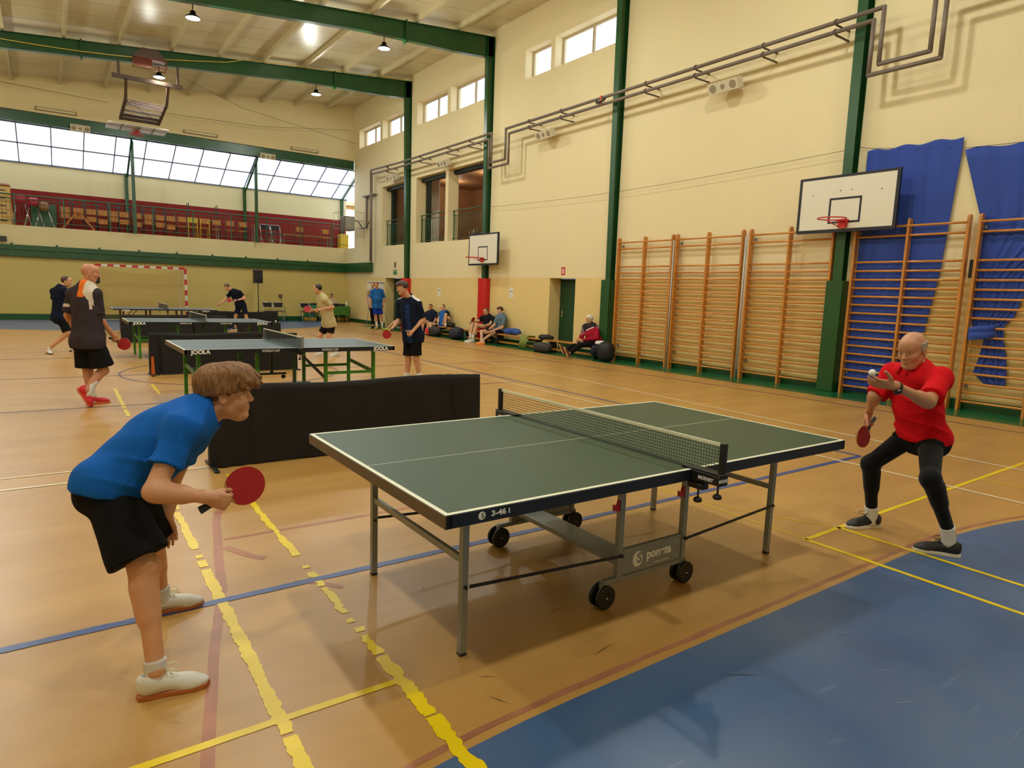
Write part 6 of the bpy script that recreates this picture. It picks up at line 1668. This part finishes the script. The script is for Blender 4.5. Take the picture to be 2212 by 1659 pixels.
JN = {
    'boy': dict(pel=(0.185, 2.97, 0.756), nb=(0.515, 2.95, 1.010), head=(0.612, 2.95, 1.092), shR=(0.41, 2.79, 0.983), shL=(0.524, 3.11, 0.963), elR=(0.291, 2.7, 0.777), wrR=(0.462, 2.62, 0.752), elL=(0.416, 3.2, 0.647), wrL=(0.385, 3.14, 0.536), knR=(0.256, 2.74, 0.466), anR=(0.268, 2.625, 0.10), knL=(0.343, 3.22, 0.414), anL=(0.375, 3.32, 0.10), toeR=(0.453, 2.6, 0.01), toeL=(0.517, 3.32, 0.021)),
    'red': dict(pel=(4.723, 1.88, 0.721), nb=(4.612, 1.9, 1.169), head=(4.5, 1.9, 1.295), shR=(4.656, 2.07, 1.119), shL=(4.46, 1.7, 1.131), elR=(4.553, 2.12, 0.963), wrR=(4.792, 2.26, 0.809), elL=(4.227, 1.66, 1.015), wrL=(3.902, 1.72, 1.121), knR=(4.596, 2.12, 0.482), anR=(4.724, 2.13, 0.091), knL=(4.389, 1.66, 0.521), anL=(4.627, 1.6, 0.137), toeR=(4.571, 2.201, -0), toeL=(4.593, 1.657, 0)),
    'bald': dict(pel=(0.409, 9.6, 0.81), nb=(0.42, 9.6, 1.475), head=(0.466, 9.6, 1.634), shR=(0.496, 9.48, 1.378), shL=(0.268, 9.72, 1.367), elR=(0.514, 9.5, 1.107), wrR=(0.662, 9.6, 0.883), elL=(0.21, 9.8, 1.113), wrL=(0.251, 9.95, 0.99), knR=(0.546, 9.55, 0.435), anR=(0.351, 9.45, 0.208), knL=(0.386, 9.7, 0.424), anL=(0.418, 9.65, 0.087), toeR=(0.357, 9.4, -0.033), toeL=(0.556, 9.7, -0.014)),
    'dark': dict(pel=(0.233, 16.6, 0.744), nb=(0.272, 16.6, 1.368), head=(0.373, 16.6, 1.496), shR=(0.329, 16.45, 1.296), shL=(0.142, 16.7, 1.276), elR=(0.453, 16.7, 1.267), wrR=(0.554, 16.9, 1.364), elL=(0.147, 16.9, 1.031), wrL=(0.24, 17.1, 0.898), knR=(0.342, 16.45, 0.434), anR=(-0.014, 16.5, 0.088), knL=(0.377, 16.85, 0.436), anL=(0.427, 16.9, 0.073), toeR=(0.103, 16.071, 0.02), toeL=(0.49, 16.9, -0.009)),
    'far': dict(pel=(5.463, 23.75, 0.86), nb=(5.204, 23.75, 1.356), head=(5.015, 23.75, 1.459), shR=(5.392, 23.6, 1.287), shL=(5.187, 23.95, 1.274), elR=(5.542, 23.55, 1.104), wrR=(5.223, 23.4, 1.023), elL=(4.988, 23.95, 1.017), wrL=(4.782, 23.75, 0.879), knR=(5.597, 23.65, 0.438), anR=(5.715, 23.6, 0.075), knL=(5.307, 23.9, 0.456), anL=(5.295, 23.95, 0.054), toeR=(5.595, 23.55, -0.017), toeL=(5.166, 23.85, -0.019)),
    'beige': dict(pel=(5.27, 14.6, 0.766), nb=(5.101, 14.6, 1.381), head=(4.995, 14.6, 1.523), shR=(5.115, 14.43, 1.282), shL=(5.095, 14.77, 1.294), elR=(5.274, 14.4, 1.131), wrR=(4.911, 14.3, 1.057), elL=(5.104, 14.8, 1.061), wrL=(4.887, 14.6, 1.045), knR=(5.222, 14.5, 0.455), anR=(5.395, 14.5, 0.08), knL=(5.094, 14.75, 0.449), anL=(5.135, 14.75, 0.052), toeR=(5.278, 14.48, 0.042), toeL=(4.988, 14.7, 0.007)),
    'navy': dict(pel=(5.153, 10.2, 0.786), nb=(5.082, 10.2, 1.422), head=(4.949, 10.2, 1.598), shR=(5.005, 10.4, 1.335), shL=(5.174, 10.05, 1.334), elR=(5.001, 10.42, 1.038), wrR=(4.783, 10.25, 0.888), elL=(5.276, 10.05, 1.074), wrL=(5.026, 9.95, 0.875), knR=(5.129, 10.3, 0.373), anR=(5.107, 10.3, 0.005), knL=(5.19, 10.12, 0.389), anL=(5.258, 10.1, 0.023), toeR=(4.962, 10.2, -0.073), toeL=(5.126, 10.05, -0.077)),
    'bluetee': dict(pel=(10.58, 24, 0.876), nb=(10.556, 24, 1.541), head=(10.522, 23.97, 1.736), shR=(10.364, 24, 1.463), shL=(10.77, 24, 1.494), elR=(10.289, 24, 1.175), wrR=(10.247, 23.9, 0.945), elL=(10.89, 24, 1.19), wrL=(10.788, 23.9, 0.956), knR=(10.524, 24, 0.514), anR=(10.565, 24, 0.17), knL=(10.739, 24, 0.516), anL=(10.8, 24, 0.17), toeR=(10.363, 23.8, 0.037), toeL=(10.761, 23.78, 0.019)),
    'clerk': dict(pel=(10.807, 29.45, 0.449), nb=(10.787, 29.45, 1.044), head=(10.722, 29.45, 1.179), shR=(10.634, 29.45, 0.934), shL=(10.941, 29.45, 0.941), elR=(10.597, 29.35, 0.747), wrR=(10.655, 29.15, 0.734), elL=(10.947, 29.35, 0.774), wrL=(10.742, 29.15, 0.735), knR=(10.574, 29.05, 0.442), anR=(10.573, 29.05, 0.127), knL=(10.747, 29.05, 0.444), anL=(10.747, 29.05, 0.128), toeR=(10.5, 28.85, 0.074), toeL=(10.673, 28.85, 0.075)),
    'sit1': dict(pel=(11.5, 21.247, 0.349), nb=(11.6, 21.45, 0.833), head=(11.55, 21.434, 0.977), shR=(11.5, 21.62, 0.739), shL=(11.6, 21.129, 0.762), elR=(11.35, 21.547, 0.519), wrR=(11.32, 21.2, 0.452), elL=(11.5, 20.937, 0.518), wrL=(11.25, 20.682, 0.414), knR=(11.1, 21.138, 0.388), anR=(10.95, 20.914, 0.119), knL=(11.1, 20.751, 0.427), anL=(10.95, 20.529, 0.161), toeR=(10.8, 20.801, 0.061), toeL=(10.8, 20.451, 0.085)),
    'sit2': dict(pel=(11.5, 20.452, 0.362), nb=(11.6, 20.449, 0.874), head=(11.52, 20.447, 1.004), shR=(11.5, 20.57, 0.785), shL=(11.6, 20.247, 0.8), elR=(11.4, 20.551, 0.571), wrR=(11.3, 20.4, 0.447), elL=(11.5, 19.932, 0.571), wrL=(11.3, 19.75, 0.675), knR=(11.1, 20.577, 0.42), anR=(11, 20.415, 0.135), knL=(11.38, 19.991, 0.761), anL=(11.25, 19.779, 0.401), toeR=(10.85, 20.511, 0.081), toeL=(11.05, 19.553, 0.367)),
    'sit3': dict(pel=(11.5, 17.444, 0.466), nb=(11.6, 17.671, 0.84), head=(11.5, 17.607, 0.975), shR=(11.45, 17.764, 0.745), shL=(11.6, 17.343, 0.767), elR=(11.25, 17.75, 0.64), wrR=(11.05, 17.683, 0.658), elL=(11.35, 17.142, 0.586), wrL=(11.1, 17.076, 0.547), knR=(11, 17.626, 0.573), anR=(10.9, 17.557, 0.196), knL=(11.05, 17.456, 0.553), anL=(10.9, 17.416, 0.148), toeR=(10.7, 17.618, 0.106), toeL=(10.7, 17.42, 0.062)),
    'sit4': dict(pel=(11.5, 16.836, 0.446), nb=(11.65, 16.954, 0.903), head=(11.6, 16.966, 1.039), shR=(11.5, 16.96, 0.8), shL=(11.6, 16.696, 0.799), elR=(11.3, 16.806, 0.592), wrR=(11, 16.757, 0.41), elL=(11.4, 16.517, 0.538), wrL=(11, 16.653, 0.388), knR=(11.12, 17.257, 0.361), anR=(10.85, 16.824, 0.121), knL=(11.12, 16.727, 0.311), anL=(10.7, 16.514, 0.147), toeR=(10.68, 16.897, 0.047), toeL=(10.55, 16.612, 0.057)),
    'old': dict(pel=(11.45, 12.378, 0.4), nb=(11.55, 12.698, 0.832), head=(11.5, 12.69, 0.977), shR=(11.4, 12.759, 0.756), shL=(11.55, 12.427, 0.753), elR=(11.25, 12.68, 0.522), wrR=(11.05, 12.588, 0.412), elL=(11.35, 12.21, 0.52), wrL=(11.05, 12.449, 0.459), knR=(11.05, 12.673, 0.334), anR=(10.75, 12.729, 0.18), knL=(10.95, 12.397, 0.335), anL=(10.6, 12.368, 0.146), toeR=(10.7, 12.952, 0.233), toeL=(10.55, 12.62, 0.206)),
}
V = lambda *a: np.array(a, float)
S1 = skin('skin_light', (206, 150, 112)); S2 = skin('skin_tan', (196, 140, 104)); S3 = skin('skin_pale', (212, 164, 128)); S4 = skin('skin_ruddy', (196, 136, 102))
H_br = hairmat('hair_brown', (132, 90, 48)); H_dk = hairmat('hair_dark_brown', (66, 42, 30)); H_sh = hairmat('hair_shaved', (120, 82, 54)); H_bk = hairmat('hair_black', (34, 24, 20)); H_gr = hairmat('hair_grey', (170, 158, 140)); H_wh = hairmat('hair_white', (222, 214, 198)); H_ash = hairmat('hair_ash', (96, 72, 50))
F_blk = fab('black_shorts_cloth', (20, 20, 22)); F_wh = fab('white_cloth_sock', (222, 220, 216)); F_navy = fab('navy_cloth', (24, 30, 50))
SH_w = mat('white_shoe_leather', (216, 212, 202), rough=.5, bump=.1, bscale=90); GUM = mat('gum_sole', (176, 98, 44), rough=.45); LACE = mat('cream_lace', (232, 228, 196), rough=.8); SH_k = mat('black_shoe', (24, 25, 26), rough=.5, bump=.1, bscale=90); SOLE_w = mat('white_sole', (220, 214, 200), rough=.5)
SH_r = mat('red_shoe', (206, 30, 44), rough=.5, bump=.1, bscale=80); SH_y = mat('yellow_green_shoe', (176, 186, 50), rough=.5); SH_o = mat('orange_slipper', (222, 130, 40), rough=.6); SH_b = mat('brown_shoe', (96, 48, 30), rough=.5)

# --- boy in blue
Pb = person(JN['boy'], 'boy in a blue T-shirt and black shorts leaning forward at the near table end', (-20, -2), S1, fab('blue_tee', (20, 92, 178)), F_blk, s=.90, h=.008, hf=.0034, young=True, hemcut=((.16, 2.97, .738), (-.21, 0, -1)), hair=('mop', H_br, H_sh), socks=(fab('sock_grey_white', (206, 200, 196)), .045), shoes=(SH_w, GUM, LACE),
           hero=True, hands={'R': dict(x=V(.86, .06, -.40), t=V(.45, 0, .9), curl=(55, 68, 45), thumb=(.80, .35, -.35), tc=.3), 'L': dict(x=V(.02, .05, -1), t=V(.9, -.3, .1), curl=(12, 16, 10), spread=.2, thumb=(.85, .35, -.3))}, sleeve=.60, hem=.0, hump=.035, loose=.020, short_len=.88, shortw=.036, wr=.0055, hs=1.06, girth=.94)
bat((.484, 2.648, .712), (.155, .025, .060), (-.02, -1, .12), 'red and black table tennis bat held by the boy in blue', red=(164, 10, 20))
# grey logo on near shoe, shirt tag
m = MB(); o_ = Pb['org']; m.box(.062 - o_[0] + .05, .067 - o_[0] + .05, 2.795 - o_[1], 2.80 - o_[1], .765, .79)
# --- man in red polo
Pr = person(JN['red'], 'elderly man in a red polo and black tights crouching to serve, ball on palm', (178, 16), S2, fab('red_polo', (204, 14, 26)), F_blk, s=.95, h=.008, hf=.0036, hair=('sides', H_gr), socks=(F_wh, .075), shoes=(SH_k, SOLE_w, mat('black_lace', (20, 20, 20))),
           hero=True, hands={'R': dict(x=V(-.1, .1, -1), t=V(-.9, 0, -.1), curl=(62, 70, 45)), 'L': dict(x=V(-.80, .55, .10), t=V(-.2, -.6, .55), curl=(14, 18, 12), thumb=(.6, .72, -.1))},
           sleeve=.80, sleeveR=.95, sl_r=1.04, hem=.06, loose=.012, belly=.025, short_len=.26, hemcut=((4.72, 1.88, .688), (0, 0, -1)), tights=fab('black_tights', (16, 16, 17), sheen=.1), wr=.0065, shortw=-.010, hs=1.0, girth=.93)
wb, wc, wf = watch(Pr, 'L', M_black, 'watch', .011, .033)
_z = Pr['hpr']['L'][1][2]; _s = np.cross(wf, _z); m = MB()
m.prism([(.021 * math.cos(a), .021 * math.sin(a)) for a in [2 * PI * i / 8 + .39 for i in range(8)]], tuple(wc + _z * .030), tuple(wf), tuple(_s), tuple(_z * .012)); m.build('watch_case', M_black, wb)
bat((4.80, 2.235, .735), (-.75, .0, -.66), (-.1, -1, .1), 'bat held low in the right hand of the man in red')
m = MB(); m.ball((3.795, 1.795, 1.19), .020, 12); tag(m.build('table_tennis_ball', mat('ball_white', (240, 238, 228), rough=.4)), 'white table tennis ball on the open palm of the man in red', 'ball')
hc, Mh = Pr['hc'], Pr['Mh']; o_ = Pr['org']
# polo collar
J = Pr['J']; nb = J['nb']; fw, lat, up = Pr['fw'], Pr['lat'], Pr['up']
m = MB(); m.smooth = True; vs_ = []; N = 28
for i in range(N + 1):
    a = 2 * PI * (i / N) * .92 + .08 * PI; d = fw * math.cos(a) + lat * math.sin(a)
    fr = max(0, math.cos(a))
    for rr, zz in ((.060, .060), (.072, .064), (.098 + .020 * fr, .026 - .034 * fr)): vs_.append(nb - up * .004 + d * rr + fw * .012 + up * zz - o_)
m.add(vs_, [[i * 3 + j, i * 3 + j + 1, (i + 1) * 3 + j + 1, (i + 1) * 3 + j] for i in range(N) for j in range(2)])
ob = m.build('polo_collar', MATS['red_polo'], Pr['root']); md = ob.modifiers.new('s', 'SOLIDIFY'); md.thickness = .004
# neon accents on his shoes
for sh_ in [c for c in kids(Pr['root']) if c.name.startswith('shoe')]: pass

def tee_pat(kind):
    def f(u, s, t, c):
        if kind == 'bald':   # orange right shoulder, white sweep over the blade and sleeve edge
            k = np.zeros(len(u)); r_ = -s
            k[(u > .80) & (r_ > -.02) & (r_ < .07) & (t < .12)] = 2
            k[(u > .84 - (r_ - .07) * 2.0) & (r_ > .05) & (r_ < .17)] = 1
            k[(u > .58) & (u < .90) & (r_ > .125) & (r_ < .155 ) ] = 1
            k[(s > .19) & (u > .60) & (u < .66)] = 1
            return k
        if kind == 'navy':
            k = np.zeros(len(u)); k[(u > .93) & (np.abs(s) > .07) & (np.abs(t) < .035)] = 1
            k[(u < .85) & (t > 0) & (s > .0) & (s < .09) & (np.mod(s * 1000, 18) < 7)] = 2
            return k
        if kind == 'old':
            k = np.zeros(len(u)); k[(u > .62)] = 1; k[(u > .60) & (u < .66) & (t > .06) & (np.abs(s) < .11)] = 2
            k[(np.abs(s) > .17) & (np.mod(np.abs(s) * 1000, 22) < 5) & (u > .5)] = 2
            return k
        if kind == 'sit2':
            k = np.zeros(len(u)); k[(np.abs(s) > .13) | (t < 0)] = 1; return k
    return f
Pm = person(JN['bald'], 'bald man in a dark grey, orange and white shirt, walking with a red bat', (-8, 4), S4, [fab('dark_grey_tee', (58, 50, 56)), fab('white_panel', (214, 204, 190)), fab('orange_panel', (230, 116, 44))], F_blk, s=1.0, h=.008, hf=.005,
           socks=(F_wh, .15), shoes=(SH_r, mat('pink_sole', (214, 96, 60), rough=.5), LACE), pat=tee_pat('bald'), sleeve=.85, hem=.05, loose=.024, short_len=.86, shortw=.025, girth=1.06, wr=.003, belly=.015,
           toes={'R': dict(roll_up=V(.45, -.25, -.80))}, hands={'R': dict(curl=(60, 65, 40))}, facehair=mat('beard_dark', (34, 28, 34), rough=.8), collar_z=.01)
Pd = person(JN['dark'], 'man in a dark navy shirt and black shorts lunging, partly behind the bald man', (-15, 5), S1, fab('dark_navy_tee', (16, 24, 44)), F_blk, s=.97, hair=('crop', H_dk), socks=(F_wh, .05), shoes=(SH_w, SH_k), short_len=.9, sleeve=.6, loose=.02, hem=.03)
Pf = person(JN['far'], 'man in a black shirt and navy shorts serving at the farthest table', (150, 32), S1, fab('black_navy_polo', (20, 24, 40)), F_navy, s=.98, hair=('short', H_ash), shoes=(SH_k, SOLE_w), socks=(F_wh, .03), short_len=.7, sleeve=.6, loose=.022,
           hands={'R': dict(curl=(55, 60, 40))}); watch(Pf, 'R', fab('blue_wristband', (30, 50, 150)), 'wristband', .02, .036)
P6 = person(JN['beige'], 'dark haired boy in a beige T-shirt and black shorts with a red bat', (150, 4), S1, fab('beige_tee', (190, 176, 130)), F_blk, s=.92, h=.009, hair=('short', H_bk), shoes=(SH_w, SOLE_w), socks=(F_wh, .04), short_len=.72, sleeve=.75, loose=.028, hem=.05, wr=.003,
           hands={'R': dict(curl=(55, 60, 40)), 'L': dict(curl=(30, 35, 20))})
P7 = person(JN['navy'], 'tall boy in a navy shirt with white shoulder stripes holding a red bat', (165, 12), S1, [fab('navy_tee', (20, 28, 48)), fab('white_stripe', (222, 220, 216)), fab('blue_stripe', (40, 74, 140))], F_blk, s=.97, h=.007, hf=.0045, hair=('thick', H_dk),
           shoes=(SH_w, SOLE_w, LACE), socks=(F_wh, .12), short_len=.84, sleeve=.85, loose=.026, hem=.07, pat=tee_pat('navy'), wr=.003, hands={'R': dict(curl=(58, 60, 40)), 'L': dict(curl=(65, 70, 50))})
P8 = person(JN['bluetee'], 'man in a blue T-shirt and royal blue shorts standing in front of the flip chart', (232, 4), S4, fab('mid_blue_tee', (34, 96, 164)), fab('royal_shorts', (30, 54, 160)), s=.98, hair=('short', H_ash), shoes=(SH_y, SH_k), socks=(F_wh, .13), short_len=.75, sleeve=.8, loose=.03, belly=.04, girth=1.12, hem=.02)
JB = {k: tuple(np.array(v) + np.array([.06, .5, 0])) for k, v in JN['bluetee'].items()}
person(JB, 'person in black trousers standing hidden behind the man in the blue T-shirt', (232, 4), S3, fab('tan_top', (176, 150, 120)), F_blk, s=.95, hair=('short', H_dk), shoes=(SH_k, SH_k), long_=True, loose=.02)
P9 = person(JN['clerk'], 'man with glasses in a beige shirt seated behind the scorer table', (238, 28), S1, fab('pinkish_tee', (196, 168, 134)), F_blk, s=.95, hair=('short', H_dk), shoes=(SH_k, SH_k), long_=True, loose=.02)
P11 = person(JN['sit1'], 'seated man in a navy T-shirt, left of the pair on the far bench', (218, 12), S4, F_navy, F_blk, s=.98, hair=('short', H_dk), shoes=(SH_k, SOLE_w), socks=(F_wh, .05), short_len=.8, sleeve=.7, loose=.025, belly=.03, girth=1.12)
P12 = person(JN['sit2'], 'seated man in a blue and black shirt with one leg up on the bench', (212, 6), S3, [fab('bright_blue_tee', (38, 98, 176)), fab('black_tee_part', (24, 26, 36))], F_blk, s=.96, hair=('short', H_ash), barefoot=True, socks=(F_wh, .06), short_len=.6, sleeve=.5, loose=.02, pat=tee_pat('sit2'))
P13 = person(JN['sit3'], 'young man in a black T-shirt and red shorts seated against the red pad', (205, 22), S3, fab('black_tee', (22, 20, 24)), fab('red_shorts', (180, 24, 34)), s=.98, hair=('short', H_ash), shoes=(SH_w, SOLE_w, LACE), socks=(F_wh, .08), short_len=.45, sleeve=.55, loose=.02, hands={'R': dict(curl=(55, 60, 40))})
P14 = person(JN['sit4'], 'young man in a grey-blue T-shirt and orange slippers looking left on the bench', (163, 6), S3, fab('grey_blue_tee', (92, 110, 124)), fab('dark_navy_shorts', (28, 30, 52)), s=.96, hair=('thick', H_dk), shoes=(SH_o, SH_o), socks=(F_wh, .02), short_len=.62, sleeve=.85, loose=.028, wr=.003)
P15 = person(JN['old'], 'white haired man in a maroon and black tracksuit seated near the wall bars', (160, 10), S3, [fab('maroon_jacket', (150, 20, 40)), fab('charcoal_jacket', (48, 38, 40)), fab('white_piping', (214, 190, 190))], fab('black_track_pants', (24, 22, 24)), s=1.0, h=.008, hair=('white', H_wh), shoes=(SH_b, mat('tan_sole', (206, 160, 104), rough=.5)), long_=True, longsleeve=True, loose=.035, pat=tee_pat('old'), wr=.003,
             toes={'R': dict(roll_up=V(-.35, .25, .9)), 'L': dict(roll_up=V(-.35, .2, .9))}, belly=.02)
# hidden seated person behind the navy player, only legs and shoes show
JH = {k: tuple(np.array(v) + np.array([-.05, 2.0, 0])) for k, v in JN['sit1'].items()}
JH['anR'] = (10.75, 23.35, .11); JH['anL'] = (10.7, 22.9, .11); JH['toeR'] = (10.55, 23.45, .04); JH['toeL'] = (10.5, 22.95, .04); JH['knR'] = (11.08, 23.5, .32); JH['knL'] = (11.05, 23.1, .32)
person(JH, 'person seated on the floor bench hidden behind the tall boy in navy, legs stretched out', (218, 5), S3, fab('mid_blue_tee', (34, 96, 164)), F_blk, s=.95, hair=('short', H_dk), shoes=(SH_y, SH_k), short_len=.6)
bat((.672, 9.706, .811), (.82, -.40, -.41), (-.65, -.73, .23), 'bright red bat in the right hand of the bald man')
bat((4.761, 10.137, .905), (-.605, .451, -.656), (-.49, -.84, .24), 'red bat held by the tall boy in navy')
bat((4.795, 14.335, .997), (-.709, .462, .532), (-.34, -.75, .56), 'red bat tilted upwards in the hands of the boy in beige')
bat((5.153, 23.418, 1.014), (-.81, .584, .015), (-.46, -.785, .42), 'red bat held flat by the player at the farthest table')
bat((10.923, 17.614, .611), (.549, -.259, .795), (.335, -.896, -.29), 'dark bat resting on the knee of the young man in black', red=(70, 30, 26))
m = MB(); m.bbox(10.96, 11.02, 16.68, 16.76, .405, .545, .006); tag(m.build('phone', M_black), 'black phone held by the young man in grey-blue', 'phone')
m = MB(); m.ball((4.10, 14.72, .782), .02, 8); tag(m.build('table_tennis_ball', MATS['ball_white']), 'white ball blurred at the right end of the middle table', 'ball')
